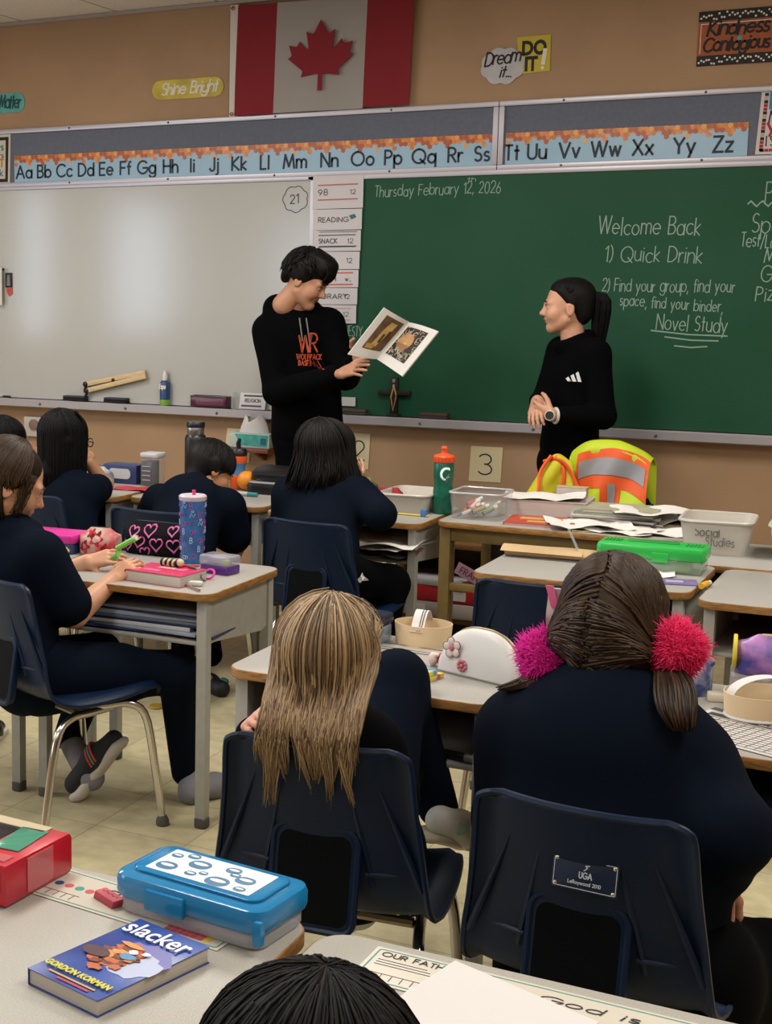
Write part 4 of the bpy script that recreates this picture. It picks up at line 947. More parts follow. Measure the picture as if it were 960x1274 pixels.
B().tube([(x, .004, max(.012, dome(x))+.001) for x in np.linspace(-.1, .106, 22)], .003, 6).build('zip', mat('gold_zip', '9a8660', .4, .5), t)
b = B(); b.tube([(x, -.0345, .004) for x in np.linspace(-.1, .1, 10)], .0022, 6); b.build('piping', mat('piping_dark', '77706c', .5), t)
for (cx, cz, r) in ((-.058, .062, .024), (-.030, .026, .016)):
    b = B()
    for k in range(5 if r > .02 else 8):
        n5 = 5 if r > .02 else 8; a = 2*pi*k/n5+.5
        b.ell((cx+r*.62*cos(a), -.036, cz+r*.62*sin(a)), (r*.40, .003, r*.40) if n5 == 5 else (r*.26, .003, r*.30), mi=0 if n5 == 5 else 1, n=10)
        if n5 == 5: b.tube([(cx+r*.62*cos(a)+r*.4*cos(q), -.0362, cz+r*.62*sin(a)+r*.4*sin(q)) for q in np.linspace(a-1.6, a+1.6, 8)], .0011, 4, mi=2)
    b.ell((cx, -.037, cz), (r*.32, .004, r*.32), mi=1, n=10); b.build('flower', [mat('petal_white', 'cdbdbb', .5), mat('petal_rose', 'b0616c', .5), mat('petal_edge', '6d4048', .5)], t)
p = A3(545, 829); t = thing('strawberry_toy', 'small red and white strawberry toy left of the white pouch', 'toy', (p.x, p.y, .7), 10)
b = B(); b.ell((.012, 0, .017), (.017, .015, .017), n=12); b.ell((.024, -.004, .014), (.01, .01, .012), n=10); b.build('fruit', mat('toy_red', 'b3202a', .4), t)
b = B(); b.ell((-.012, 0, .017), (.012, .013, .016), n=12); b.ell((-.004, -.006, .028), (.007, .008, .006), n=8); b.build('cap', mat('toy_white', 'cfb9b4', .5), t)
p = A3(524, 847); zz = .7003; random.seed(9)
gp = 'coloured eraser blocks in a small stack'
t = thing('block_puzzle', 'small block of yellow, pink and turquoise cubes on the middle desk', 'toy', (p.x+.0, p.y+.03, .7), -14)
for r, hx in enumerate(('d8c23a', '3f9cc0', 'c9566a', 'd8c84a')):
    for k in range(4):
        hx2 = random.choice((hx, hx, 'd8c84a', '3f9cc0', 'c9566a')); B().box(.0138, .0138, .0115, (-.021+k*.0142, (r-1.5)*.0142, 0), None, .0018, base=True).build('cube', mat('cube_'+hx2, hx2, .4), t)
        if r < 2: B().box(.0138, .0138, .0115, (-.021+k*.0142, (r-1.5)*.0142, .0117), None, .0018, base=True).build('cube', mat('cube_'+hx, hx, .4), t)
t = thing('name_strip', 'clear name strip with dark edge behind the paper crown', 'name strip', (-1.2, 3.30, .7004), -3); B().box(.32, .06, .0006, base=True).build('card', mat('strip_clear', 'b3aea6', .2), t)
b = B()
for y in (-.028, -.012, .026): b.line([(-.16, y), (.16, y)], .003, None, 0, .0007)
b.build('print', m_ink2, t)
t = thing('pencil_box', 'clear pencil box with navy lid between the blonde hair and the paper crown', 'pencil box', (-1.305, 3.335, .7), -5)
B().box(.16, .085, .045, (0, 0, 0), None, .006, r=.014, base=True).build('base', mat('clear_blue', '9fb0c0', .12, alpha=.55), t)
b = B(); b.prism(rrect(.17, .095, .02, 5), .045, .072, None, .009); b.build('lid', mat('navy_gloss', '141c33', .2), t)
b = B(); b.box(.09, .05, .02, (-.02, 0, .014), bev=.003); b.box(.05, .04, .022, (.04, .0, .015), bev=.003, mi=1); b.build('contents', [mat('greenish', '6fae6a', .5), mat('bluish', '4a76b0', .5)], t)
b = B(); b.box(.012, .006, .016, (.05, -.05, .05), bev=.002); b.build('latch', mat('latch_white', 'c5c0c0', .4), t)
b = B(); b.tube([(0, 0, .011), (.13, 0, .011)], .0095, 12, mi=0); b.tube([(.13, 0, .011), (.152, 0, .011)], .010, 12, mi=1); b.write('OIXO', .02, -.004, .008, .0015, T(0, -.0097, .011) @ XZ, 1, fit=.06)
p = wl(512, 905, 2.99); solo(b, 'marker', [m_black, mat('marker_grey', '77767a', .4)], 'black marker with grey cap in the shelf of the middle desk', 'marker', (p.x, 2.99, .5515), -8)
# --- right edge desk
def chart(b):
    for i in range(15): b.line([(-.13+i*.0186, -.08), (-.13+i*.0186, .06)], .0009, None, 1, .0007)
    for i in range(11): b.line([(-.13, -.08+i*.014), (.13, -.08+i*.014)], .0009, None, 1, .0007)
    b.poly([(-.13, .068), (.13, .068), (.13, .088), (-.13, .088)], .0006, None, 2); b.write('Multiplication', -.07, .072, .012, .002, None, 0, .0013, fit=.15)
sheet([(-.50, 2.93), (-.255, 2.83), (-.185, 2.99), (-.44, 3.12)], .7016, [mat('chart_paper', 'bfbab6', .5), m_cardtxt, mat('chart_dark', '3b3a3e', .6)], 'printed multiplication chart sheet beside the dark-haired child\'s elbow', 'chart', name='number_chart', draw=None)
o = [x for x in COL.objects if x.name.startswith('number_chart')][-1]
b = B(); Mx = RZ(-22); chart(b); b.v = [tuple(Mx @ Vector(p)) for p in b.v]; b.build('chart_print', [mat('chart_paper', 'bfbab6', .5), m_cardtxt, mat('chart_dark', '3b3a3e', .6)], o)
solo(B().box(.30, .22, .0008, base=True), 'dark_card', [mat('card_slate', '4a4c50', .5)], 'dark grey card under the multiplication chart', 'card', (-.335, 2.985, .7002), -22)
t = thing('paper_headband', 'cream paper headband crown with white strap at the right edge', 'headband', tuple(A3(948, 893)), 40)
band(.075, .055, m_crown)
G = [[(-.05*cos(pi*i/16)*1.5, y, .05+.035*sin(pi*i/16)) for y in np.linspace(-.014, .014, 5)] for i in range(17)]; b = B(); b.surf([r[::-1] for r in G], .0012); b.build('strap', m_crownw, t, sharp=60)
b = B(); b.tube([(.073*cos(a), .073*.82*sin(a), .001+.006) for a in np.linspace(0, 2*pi, 33)[:-1]], .006, 6, closed=True); b.build('rim', m_crownw, t)
t, o = pouch('purple galaxy print pencil pouch with yellow end at the right edge', (-.305, 3.24, .766), 8, .22, .085, .08, mat('galaxy', '3d3a86', .4, col2='c58ac0', ns=14), zipm=mat('yellow_zip', 'c9b62e', .5), top=.6)
b = B(); b.prism([(.044*cos(a), .034+.036*sin(a)) for a in np.linspace(0, 2*pi, 22)[:-1]], -.004, .004, T(-.108, 0, .006) @ RZ(90) @ RX(90), .002); b.build('end_panel', mat('yellow_cloth', 'c9b62e', .6), t)
t = thing('stationery_box', 'clear box full of colourful stickers under the galaxy pouch', 'box', (-.305, 3.24, .7), 8)
b = B(); b.box(.23, .10, .064, (0, 0, 0), None, .004, base=True); b.build('box_body', mat('box_clear3', 'c5bfc4', .12, alpha=.4), t)
random.seed(12); b = B()
for i in range(40):
    b.box(random.uniform(.015, .04), .006, random.uniform(.008, .02), (random.uniform(-.09, .09), random.choice((-.043, .04, -.02)), random.uniform(.014, .05)), bev=.001, mi=i % 5)
b.build('contents', [m_pk, m_white, mat('c_green', '5f8a4a', .5), mat('c_gold', 'b3923a', .5), mat('c_dark', '3a3438', .5)], t)
t, o = pouch('blue and white patterned pouch beside the hot pink pompom of the right pigtail', (-.53, 3.245, .7), 0, .15, .09, .10, mat('china', 'b3b7c6', .5, col2='2f3a72', ns=26), top=.72, zipm=mat('zip_navy', '27305a', .4))
b = B(); b.tube([(.073*(1 if i < 1 else 1)*cos(a), .046*sin(a), .068) for i, a in enumerate(np.linspace(0, 2*pi, 25)[:-1])], .005, 6, closed=True); b.build('band', mat('zip_navy', '27305a', .4), t)
b = B(); b.box(.045, .03, .018, (0, 0, .009), bev=.004); b.box(.02, .02, .022, (.03, .0, .011), bev=.004, mi=1); solo(b, 'rubber_pair', [mat('c_cream', 'c9bda8', .5), m_pk], 'small pink and cream eraser between the two pouches', 'eraser', (-.435, 3.2, .7), 12)
zz = .672-.155+.03
for i in range(4):
    solo(B().box(.44, .34, .007, (0, 0, 0), None, .0015, base=True), 'exercise_book', [mat('exbk_'+str(i % 2), ('70748c', '3a4360')[i % 2], .5)], ('dark', 'grey blue', 'slate', 'topmost grey')[i]+' exercise book in the shelf of the right-edge desk', 'book', (-.44+.01*i, 3.07, .5525+i*.0075), (-4, 3, -2, 5)[i], 'exercise books in the right-edge desk')
# --- desk with green pencil box
t = thing('pencil_box', 'bright green pencil box with ribbed lid and clear base', 'pencil box', (-.855, 4.685, .7), 1)
m_grn = mat('green_lid', '2fae4c', .22); B().box(.31, .12, .045, (0, 0, 0), None, .006, r=.012, base=True).build('base', mat('clear_green', 'a9c0a9', .12, alpha=.5), t)
b = B(); b.prism(rrect(.325, .135, .016, 5), .040, .082, None, .010); b.box(.05, .006, .03, (.03, -.067, .048), bev=.002); b.build('lid', m_grn, t)
b = B(); b.box(.15, .02, .012, (0, .0, .0825), bev=.005)
for sx in (-1, 1):
    for k in range(5): b.box(.006, .05, .004, (sx*(.10+k*.011), .0, .0825), bev=.001)
b.build('handle', mat('green_dark', '1f8a3c', .3), t)
b = B(); b.box(.2, .06, .02, (-.03, 0, .012), bev=.004, mi=0); b.box(.05, .07, .025, (.09, 0, .015), bev=.004, mi=1); b.build('contents', [mat('c_pale', 'b5c2b0', .5), mat('c_lime', '8fbf5a', .5)], t)
t = thing('paper_roll', 'long rolled brown paper bag lying on the desk left of the green box', 'paper', (-1.12, 4.70, .7), 2)
b = B(); b.surf([[(x, .035*cos(a)*(1+.1*sin(9*x)), .018+.018*sin(a)*(1+.15*sin(14*x+a))) for a in np.linspace(0, 2*pi, 15)] for x in np.linspace(-.2, .17, 14)]); b.add([(-.2, .035*cos(a), .018+.018*sin(a)) for a in np.linspace(0, 2*pi, 14)[:-1]], [list(range(13))]); b.add([(.17, .035*cos(a), .018+.018*sin(a)) for a in np.linspace(0, 2*pi, 14)[:-1]], [list(range(13))]); b.build('roll', mat('kraft_paper', 'b3966f', .8, noise=.08, ns=12), t)
b = B(); b.surf([[(x, y, .0372-.02*((y+.0)/.05)**2) for y in np.linspace(-.045, .02, 5)] for x in np.linspace(-.21, .05, 6)], .0006); b.build('fold', MATS['kraft_paper'], t)
pts = [wl(738, 668, 4.62), wl(728, 682, 4.58)]
b = B(); c = A3(705, 697); 
b.surf([[(x, y, .002+.11*max(0, (x-.05)/.06)**1.0*.0) for y in (-.014, .014)] for x in np.linspace(-.12, .05, 8)], .0012); b.surf([[(.05-.05*s, y, .002+.10*s) for y in (-.012, .012)] for s in np.linspace(0, 1, 6)], .0012)
solo(b, 'plastic_ruler', [mat('clear_ruler', 'c9d0d4', .1, alpha=.5)], 'bent clear plastic ruler in front of the brown paper', 'ruler', (c.x, c.y, .7), 0)
def crumple(w, d, amp, seedv, n=9):
    r = random.Random(seedv); a = [r.uniform(0, 6) for _ in range(4)]
    return [[(-w/2+w*i/n, -d/2+d*j/n, abs(amp*(sin(3*i/n*2+a[0])+.6*sin(4*j/n*1.6+a[1])*cos(3*i/n+a[2])))+.0008) for j in range(n+1)] for i in range(n+1)]
def loose(label, loc, rz, w, d, amp, m_, seedv, name='paper_sheet', group=None):
    b = B(); b.surf(crumple(w, d, amp, seedv), .0006); return solo(b, name, [m_], label, 'paper', loc, rz, group, 60)
loose('crumpled white paper tucked against the green pencil box', (-.845, 4.575, .7008), 10, .15, .10, .008, m_paper, 4)
t = thing('booklet', 'small purple booklet at the right front of the green-box desk', 'booklet', (-.755, 4.49, .7004), 14); B().box(.13, .09, .003, base=True).build('cover', mat('booklet_purple', '6f5f8e', .5, noise=.12, ns=30), t)
b = B(); b.poly(rrect(.05, .03, .004), .0031, None); b.build('print', mat('booklet_pale', 'a79cb8', .5), t)
b = B(); b.box(.06, .012, .004, (0, 0, .002), bev=.001); solo(b, 'lime_strip', [mat('lime_scrap', '8cc23f', .6)], 'lime green strip poking from under the green box', 'strip', (-.88, 4.615, .7), 6)
p = A3(748+ -0, 0+725) if False else Vector((-.668, 4.42, .705)); b = B(); b.tube([(0, 0, .002), (.0, .05, .002)], .009, 10, mi=0); b.tube([(0, .05, .002), (0, .072, .002)], .007, 10, mi=1); solo(b, 'highlighter', [mat('marker_yellow', 'd8a62a', .4), mat('marker_cap', 'cfc9bd', .4)], 'yellow highlighter wedged between the two desks', 'highlighter', (p.x, p.y, .708), -10)
# --- white bins
def bin_(label, loc, rz, w=.225, d=.24, h=.115, txt=None):
    t = thing('storage_bin', label, 'bin', loc, rz, 'white plastic bins'); n = 4; b = B(); rim = rrect(w, d, .04, n); base = rrect(w*.84, d*.86, .035, n); k = len(rim)
    V = [(*p, 0) for p in base]+[(*p, h) for p in rim]+[(p[0]*.965, p[1]*.97, h) for p in rim]+[(p[0]*.96, p[1]*.96, .006) for p in base]; F = [list(range(k))[::-1], [3*k+i for i in range(k)]]
    for a in range(3):
        for i in range(k): F.append([a*k+i, a*k+(i+1) % k, (a+1)*k+(i+1) % k, (a+1)*k+i])
    b.add(V, F); b.build('body', mat('bin_white', 'bdb7ad', .35), t)
    B().tube([(x*1.01, y*1.01, h-.004) for x, y in rim], .006, 6, closed=True).build('rim', MATS['bin_white'], t)
    if txt:
        b = B(); Mz = T(0, -d*.43-.004-.010, h*.36) @ RX(90-8)
        for i, (s_, x) in enumerate(txt): b.write(s_, x, .022-i*.03, .028, .003, Mz, 0, .004, jit=.06, fit=.03*len(s_)*.42)
        b.build('handwriting', mat('pencil_grey', '5d5a58', .8), t)
    return t
bin_('white plastic bin with Social Studies written on it', (-.735, 5.14, .70), 3, txt=[('Social', -.06), ('Studies', -.025)])
bin_('white plastic bin at the right edge beside the Social Studies bin', (-.455, 5.14, .70), 2, txt=[('Work', .04)])
bin_('low white bin behind the teal bottle on a back-row desk', (-1.93, 5.50, .70), 0, .2, .26, .075)
# --- olive desk
DZ = .7003
t = thing('storage_box', 'clear plastic box of glue sticks and markers on the olive desk', 'box', (-1.635, 5.44, .70), 0)
n = 3; rim = rrect(.2, .19, .02, n); b = B(); k = len(rim); V = [(p[0]*.9, p[1]*.9, 0) for p in rim]+[(*p, .10) for p in rim]; F = [list(range(k))]+[[i, (i+1) % k, k+(i+1) % k, k+i] for i in range(k)]; b.add(V, F)
b.build('box_body', mat('box_clear4', 'b9bcc0', .12, alpha=.24), t); B().tube([(x, y, .1) for x, y in rim], .005, 6, closed=True).build('rim', mat('box_rim', 'b9bcc0', .2, alpha=.8), t)
random.seed(21)
for i in range(11):
    x, y, z, a = random.uniform(-.06, .05), random.uniform(-.06, .05), .014+.012*(i//4), random.uniform(10, 80)
    hx = ('c9552f', 'b9b3a0', '8a8f58', 'c5bfb8', 'b33c3c')[i % 5]; b = B(); b.tube([(0, 0, 0), (.045, 0, .02)], .0085, 8); b.tube([(.045, 0, .02), (.06, 0, .026)], .0075, 8, mi=1)
    solo(b, 'glue_stick', [mat('glue_'+hx, hx, .4), m_white], ('orange', 'cream', 'olive', 'white', 'red')[i % 5]+' stick in the clear box on the olive desk', 'glue stick', (-1.635+x-.02, 5.44+y, .70+z), 0, 'sticks in the clear box', rot=(0, 0, radians(a)))
m_pg = mat('page_side', 'b3a6a0', .85, noise=.12, ns=4, stretch=(1, 1, 300))
def book(label, loc, rz, w, d, h, hx, name='book', group=None, pr=None):
    t = thing(name, label, 'book', loc, rz, group); m_c = mat('cov_'+hx, hx, .45, noise=.1, ns=20)
    B().box(w-.004, d-.004, h-.002, (0, 0, .001), base=True).build('pages', m_pg, t); b = B(); b.box(w, d, .0012, (0, 0, .0004)); b.box(w, d, .0012, (0, 0, h-.0004)); b.box(.0012, d, h, (-w/2, 0, h/2)); b.build('cover', m_c, t)
    if pr: b = B(); b.poly(rrect(w*.7, d*.25, .004, 3, 0, d*.15), h+.0003, None); b.poly(rrect(w*.5, d*.2, .004, 3, .01, -d*.2), h+.0003, None); b.build('print', mat('pr_'+pr, pr, .5), t)
    return t
book('flat red and orange workbook at the front of the olive desk', (-1.385, 5.42, DZ), 6, .27, .21, .010, 'b8452f', pr='c99a5a')
book('thick pale pink-edged book under white papers on the olive desk', (-1.425, 5.66, DZ), 4, .30, .22, .062, 'b5a7a0')
loose('white paper lying folded on the thick pale book', (-1.45, 5.655, .7635), 10, .30, .20, .012, m_paper, 7)
book('cream notepad standing behind the thick book', (-1.38, 5.80, DZ), 2, .12, .05, .095, 'c2b37e')
zz = DZ
for i, (w_, d_, h_, hx, nm) in enumerate(((.34, .25, .008, '23262e', 'charcoal'), (.33, .24, .006, 'bdb9b4', 'white'), (.30, .24, .010, '3c4654', 'slate'), (.32, .24, .006, 'c2beb8', 'pale'), (.29, .22, .008, '6f8f6c', 'green edged'), (.27, .2, .012, 'a5a58c', 'khaki'))):
    book('%s folder, %s in the pile in front of the safety vest' % (nm, ('lowest', 'second up', 'third up', 'fourth up', 'fifth up', 'topmost')[i]), (-1.16+.01*(i % 3), 5.60, zz), (-3, 5, -6, 8, -2, 4)[i], w_, d_, h_, hx, 'folder', 'folders in front of the vest'); zz += h_+.0012
loose('white paper spread over the front edge of the olive desk', (-1.10, 5.37, DZ), -8, .26, .18, .012, m_paper, 3)
loose('white paper at the right front corner of the olive desk', (-.94, 5.44, DZ), 14, .24, .24, .010, m_paper, 5)
loose('white paper fanning out to the right of the folders', (-.93, 5.66, .712), 30, .28, .2, .02, m_paper, 9)
loose('large white sheet drooping over the edge in the middle of the olive desk', (-1.22, 5.40, .7065), 22, .30, .22, .014, m_paper, 13)
loose('white sheet lying across the folders at the right', (-1.02, 5.56, .748), 18, .30, .21, .012, m_paper, 14)
loose('yellowish paper slip under the front papers of the olive desk', (-1.21, 5.33, DZ), 24, .12, .09, .004, mat('paper_yellow', 'bdb27a', .8), 8)
book('book with blue and pink cover right of the folders on the olive desk', (-.965, 5.76, DZ), 8, .2, .15, .03, '3a4f86', pr='a05a7a')
book('second book under the blue one at the olive desk end', (-.90, 5.60, DZ), -6, .18, .13, .012, 'a8905a')
# bottle, pencil and bits on the bob-haired child's desk
p = A3(549, 639); t = thing('sport_bottle', 'tall green squeeze bottle with bright orange lid', 'bottle', (p.x, p.y+.01, .7))
m_teal = mat('bottle_green', '0f5c48', .3); b = B(); b.lathe([(0, 0), (.036, 0), (.039, .006), (.039, .09), (.036, .105), (.036, .125), (.039, .14), (.039, .195), (.036, .202)], 24); b.build('bottle_body', m_teal, t)
b = B(); b.lathe([(.039, .200), (.041, .204), (.041, .222), (.036, .228), (.018, .232), (.012, .236), (.011, .250), (.013, .254), (.010, .262), (0, .263)], 24)
for k in range(20): b.box(.003, .006, .016, (.041, 0, .213), M=RZ(18*k))
b.build('lid', mat('lid_orange', 'd9532a', .4), t)
b = B(); b.line(ar(0, .002, .019, .023, -60, 250, 14), .009, T(.022, -.06, .155) @ XZ); b.poly([(.004, .002), (-.006, -.014), (.002, -.012), (-.004, -.03), (.010, -.006), (.002, -.008), (.010, .004)], 0, T(.024, -.06, .155) @ XZ)
decal(b, t, t.children[0], (0, 1, 0), [mat('emblem_white', 'c5ccc8', .5)], 'emblem', .0008)
b = B(); b.tube([(0, 0, .004), (.125, 0, .004)], .0042, 6, mi=0); b.tube([(-.018, 0, .006), (0, 0, .0055)], [.0075, .006], 8, mi=1); p = A3(497, 641); solo(b, 'pencil', [mat('pencil_yellow', 'c9b02e', .4), mat('pencil_green', '1f6a50', .5)], 'yellow pencil with a green topper on the bob-haired child\'s desk', 'pencil', (p.x-.01, p.y+.01, .7), -3)
b = B(); b.ell((0, 0, .009), (.02, .01, .009), n=10); b.ell((.02, .004, .008), .008, n=8); p = A3(482, 641); solo(b, 'red_toy', [mat('dark_red', '7a1f28', .5)], 'small dark red toy beside the yellow pencil', 'toy', (p.x, p.y, .7))
b = B(); b.box(.022, .022, .03, (0, 0, .015), bev=.004); p = A3(533, 643); solo(b, 'blue_sharpener', [mat('blue_sharp', '4a78b0', .3)], 'small blue sharpener at the foot of the green bottle', 'sharpener', (p.x-.015, p.y-.01, .7))
t, o = pouch('camouflage pencil pouch behind the bob-haired child\'s arm', (-2.16, 5.50, .70), 0, .16, .08, .115, mat('camo', '20251a', .8, col2='7a7c3e', ns=22), top=.6)
t, o = pouch('red cloth pouch beside the camouflage one', (-2.045, 5.53, .70), 12, .12, .07, .075, mat('red_cloth', '8e1622', .8, noise=.15, ns=10), top=.7)
random.seed(4)
for i in range(5):
    loose(('grey', 'white', 'maroon edged', 'pale', 'topmost white')[i]+' crumpled paper stuffed in the bob-haired child\'s desk', (-2.02+.02*i, 5.33-.02*i, .5525+.014*i), (8, -6, 15, -10, 4)[i], .38-.02*i, .36, .012, (m_paper, mat('paper_grey', '77767c', .8), mat('paper_maroon', '5a2a35', .8), m_paper, m_paper)[i], i+20, group='papers in the bob-haired child\'s desk')
# things on the leaning child's desk
p = A3(303, 611); b = B(); b.ell((0, 0, .042), (.043, .043, .042), n=22); t = thing('orange_fruit', 'round orange fruit on a back-row desk', 'orange', (p.x, p.y+.03, .70)); b.build('fruit', mat('orange_peel', 'd98512', .45, bump=.3, bs=160), t); B().lathe([(0, .0835), (.005, .0838), (.004, .086), (0, .0865)], 8).build('stem', mat('stem_green', '5a5a2a', .7), t)
t = thing('hard_case', 'open black hard pencil case at the right end of a back-row desk', 'case', (-2.59, 5.62, .70), 0)
b = B(); b.prism(rrect(.22, .12, .04, 6), 0, .045, None, .010); b.build('base', m_black, t)
b = B(); b.prism(rrect(.205, .105, .034, 6), .045, .049, None, .001); b.build('lining', mat('lining_grey', '8a8a90', .6), t)
b = B(); b.prism(rrect(.22, .12, .04, 6), 0, .03, T(0, .045, .070) @ RX(16), .012); b.build('lid', m_black, t)
p = A3(303, 617); b = B(); b.tube([(0, 0, .009), (.07, 0, .009)], .009, 10, mi=0); b.tube([(.07, 0, .009), (.115, 0, .009)], .0095, 10, mi=1); solo(b, 'marker', [mat('marker_white', 'b9bdb8', .4), mat('marker_teal', '3f8a90', .4)], 'white and teal marker in front of the orange', 'marker', (p.x-.05, p.y-.0, .7), -2)
t = thing('water_bottle', 'tall black steel bottle with silver collar on a back-row desk', 'bottle', (-2.965, 5.62, .70))
m_bk = mat('bottle_black', '15171c', .35); B().lathe([(0, 0), (.045, 0), (.047, .005), (.047, .215), (.043, .228), (.036, .234)], 24).build('bottle_body', m_bk, t)
B().lathe([(.036, .234), (.037, .236), (.037, .262), (.036, .264)], 24).build('collar', mat('steel', '9c9a98', .3, .9), t); B().lathe([(.039, .264), (.040, .267), (.040, .284), (.037, .288), (0, .288)], 24).build('cap', m_bk, t)
B().tube([(.045, -.01, .21), (.062, -.01, .22), (.066, -.01, .20), (.062, -.01, .165), (.046, -.01, .155)], .006, 8).build('loop', m_bk, t)
t = thing('sport_bottle', 'orange bottle with black spout lid beside the orange fruit', 'bottle', (-2.785, 5.68, .70))
m_or2 = mat('bottle_orange', 'd2531c', .35); b = B(); b.lathe([(0, 0), (.033, 0), (.036, .005), (.037, .05), (.034, .062), (.030, .085), (.030, .10), (.035, .115), (.037, .13), (.034, .145)], 22, mis=[0, 0, 0, 0, 1, 1, 1, 0, 0]); b.build('bottle_body', [m_or2, mat('sleeve_blue', '3f6f9a', .4)], t)
B().lathe([(.034, .145), (.037, .148), (.037, .166), (.03, .176), (.016, .18), (0, .18)], 20).build('lid', m_black, t); B().tube([(0, 0, .178), (-.002, 0, .20), (.004, 0, .218)], [.010, .011, .008], 8).build('spout', m_black, t)
# far left back-row desk
t, o = pouch('grey crinkled pouch beside the child with glasses', (-3.365, 5.47, .70), -20, .16, .08, .085, mat('grey_crinkle', '77808a', .4, col2='b9bab8', ns=18), top=.45)
t = thing('pencil_box', 'navy box with a white label on the back-row desk at left', 'pencil box', (-3.31, 5.60, .70), 0); B().box(.17, .09, .085, (0, 0, 0), None, .006, base=True).build('box_body', mat('navy_box', '2b3560', .4), t)
b = B(); b.poly(rrect(.11, .045, .018, 6, 0, .045), 0, T(0, -.0455, 0) @ XZ); b.build('label', mat('label_pale', 'b9b6b8', .5), t)
t = thing('clear_tub', 'clear tub with a dark label and white lid on a back-row desk', 'tub', (-3.155, 5.58, .70), 0); B().box(.085, .085, .125, (0, 0, 0), None, .006, r=.012, base=True, mi=0).build('tub', mat('tub_clear', 'a9aaae', .15, alpha=.22), t)
B().box(.05, .072, .105, (-.012, -.003, .004), None, .003, base=True).build('dark_content', mat('tub_dark', '17161a', .5), t); B().box(.09, .09, .022, (0, 0, .125), None, .006, r=.014, base=True).build('lid', mat('lid_white', 'b9b9bc', .25), t)
b = B()
for i in range(4): b.line([(-.028, .028+i*.02), (.01, .028+i*.02)], .004, T(0, -.0432, 0) @ XZ)
b.build('label_text', mat('label_grey', 'a5a09c', .6), t)
loose('pink red paper sheet in front of the clear tub', (-3.16, 5.43, .7003), 6, .2, .12, .006, mat('paper_red', 'b03040', .6), 31)
b = B(); b.box(.05, .035, .02, (0, 0, .01), bev=.006); solo(b, 'white_eraser', [m_white], 'small white eraser at the front of the left back-row desk', 'eraser', (-3.25, 5.36, .70), 20)
solo(B().box(.3, .3, .03, (0, 0, 0), None, .003, base=True), 'blue_binder', [mat('binder_blue', '1f4f8e', .4)], 'blue binder in the shelf of the left back-row desk', 'binder', (-3.40, 5.34, .5525), 3)
# --- low shelf behind the desks
t = thing('low_bookcase', 'low brown wooden bookcase under the back desks', 'bookcase', (-1.73, 6.06, 0))
m_oak = mat('oak_brown', '6e4a24', .5, noise=.22, ns=10, stretch=(1, 6, 6))
for (sx, sz, x, z, nm) in ((1.0, .025, 0, .03, 'shelf'), (1.0, .025, 0, .165, 'shelf'), (1.0, .025, 0, .485, 'top')): B().box(sx, .34, sz, (x, 0, z), None, .003, base=True).build(nm, m_oak, t)
for x in (-.40, .45): B().box(.03, .34, .295, (x, 0, .19), None, .003, base=True).build('upright', m_oak, t)
B().box(1.0, .012, .48, (0, .165, .03), base=True).build('back', m_oak, t)
for x in (-.49, .49): B().box(.025, .34, .135, (x, 0, .03), base=True).build('side', m_oak, t)
def lying(label, x, z, w, h, m_, y=5.99, rz=0, name='binder', lab=None):
    t = thing(name, label, 'binder', (x, y, z), rz); b = B(); b.box(w, .24, h, (0, 0, 0), None, .005, base=True); b.build('cover', m_, t)
    if lab: b = B(); b.poly(rrect(lab[1], h*.6, .003, 3, lab[0], h*.5), 0, T(0, -.1203, 0) @ XZ); b.build('spine_label', m_white, t)
lying('white binder, lowest of the pile in the low bookcase', -1.93, .1905, .40, .065, mat('binder_white', 'b5a8a5', .5, noise=.1, ns=9), lab=(-.1, .08))
lying('red binder with white spine label lying in the low bookcase', -1.93, .2565, .42, .065, mat('binder_red', 'b01626', .4), lab=(.07, .09))
lying('white folder slanting on top of the red binder', -2.0, .3225, .36, .03, mat('folder_white', 'a8a4a6', .5), rz=-4, name='folder')
b = B(); b.box(.2, .004, .05, (0, 0, .025)); b.write('FRANÇAIS'.replace('Ç', 'C'), -.08, .012, .026, .004, T(0, -.0022, 0) @ XZ, 1, fit=.16); p = wl(592, 693, 5.86); solo(b, 'subject_tag', [mat('tag_pink', 'b58a9c', .6), mat('tag_ink', '6a2a48', .6)], 'pink tag with capital letters leaning in the low bookcase', 'tag', (p.x, 5.86, .352), 0, rot=(0, radians(24), 0))
b = B(); b.box(.06, .004, .09, (0, 0, .045)); b.box(.02, .002, .025, (0, -.0025, .03), mi=1); p = wl(484, 690, 5.88)
solo(b, 'white_tag', [m_white, m_dark], 'small white tag standing at the left end of the low bookcase', 'tag', (p.x, 5.88, .395-.09+.08), 0)
# --- floor
p = A3(195, 880, 0); solo(B().lathe([(0, 0), (.030, 0), (.032, .003), (.028, .008), (0, .009)], 16), 'yellow_disc', [mat('disc_yellow', '9a7a1e', .5)], 'small yellow disc lying on the floor under the left desk', 'disc', (p.x, p.y, 0))

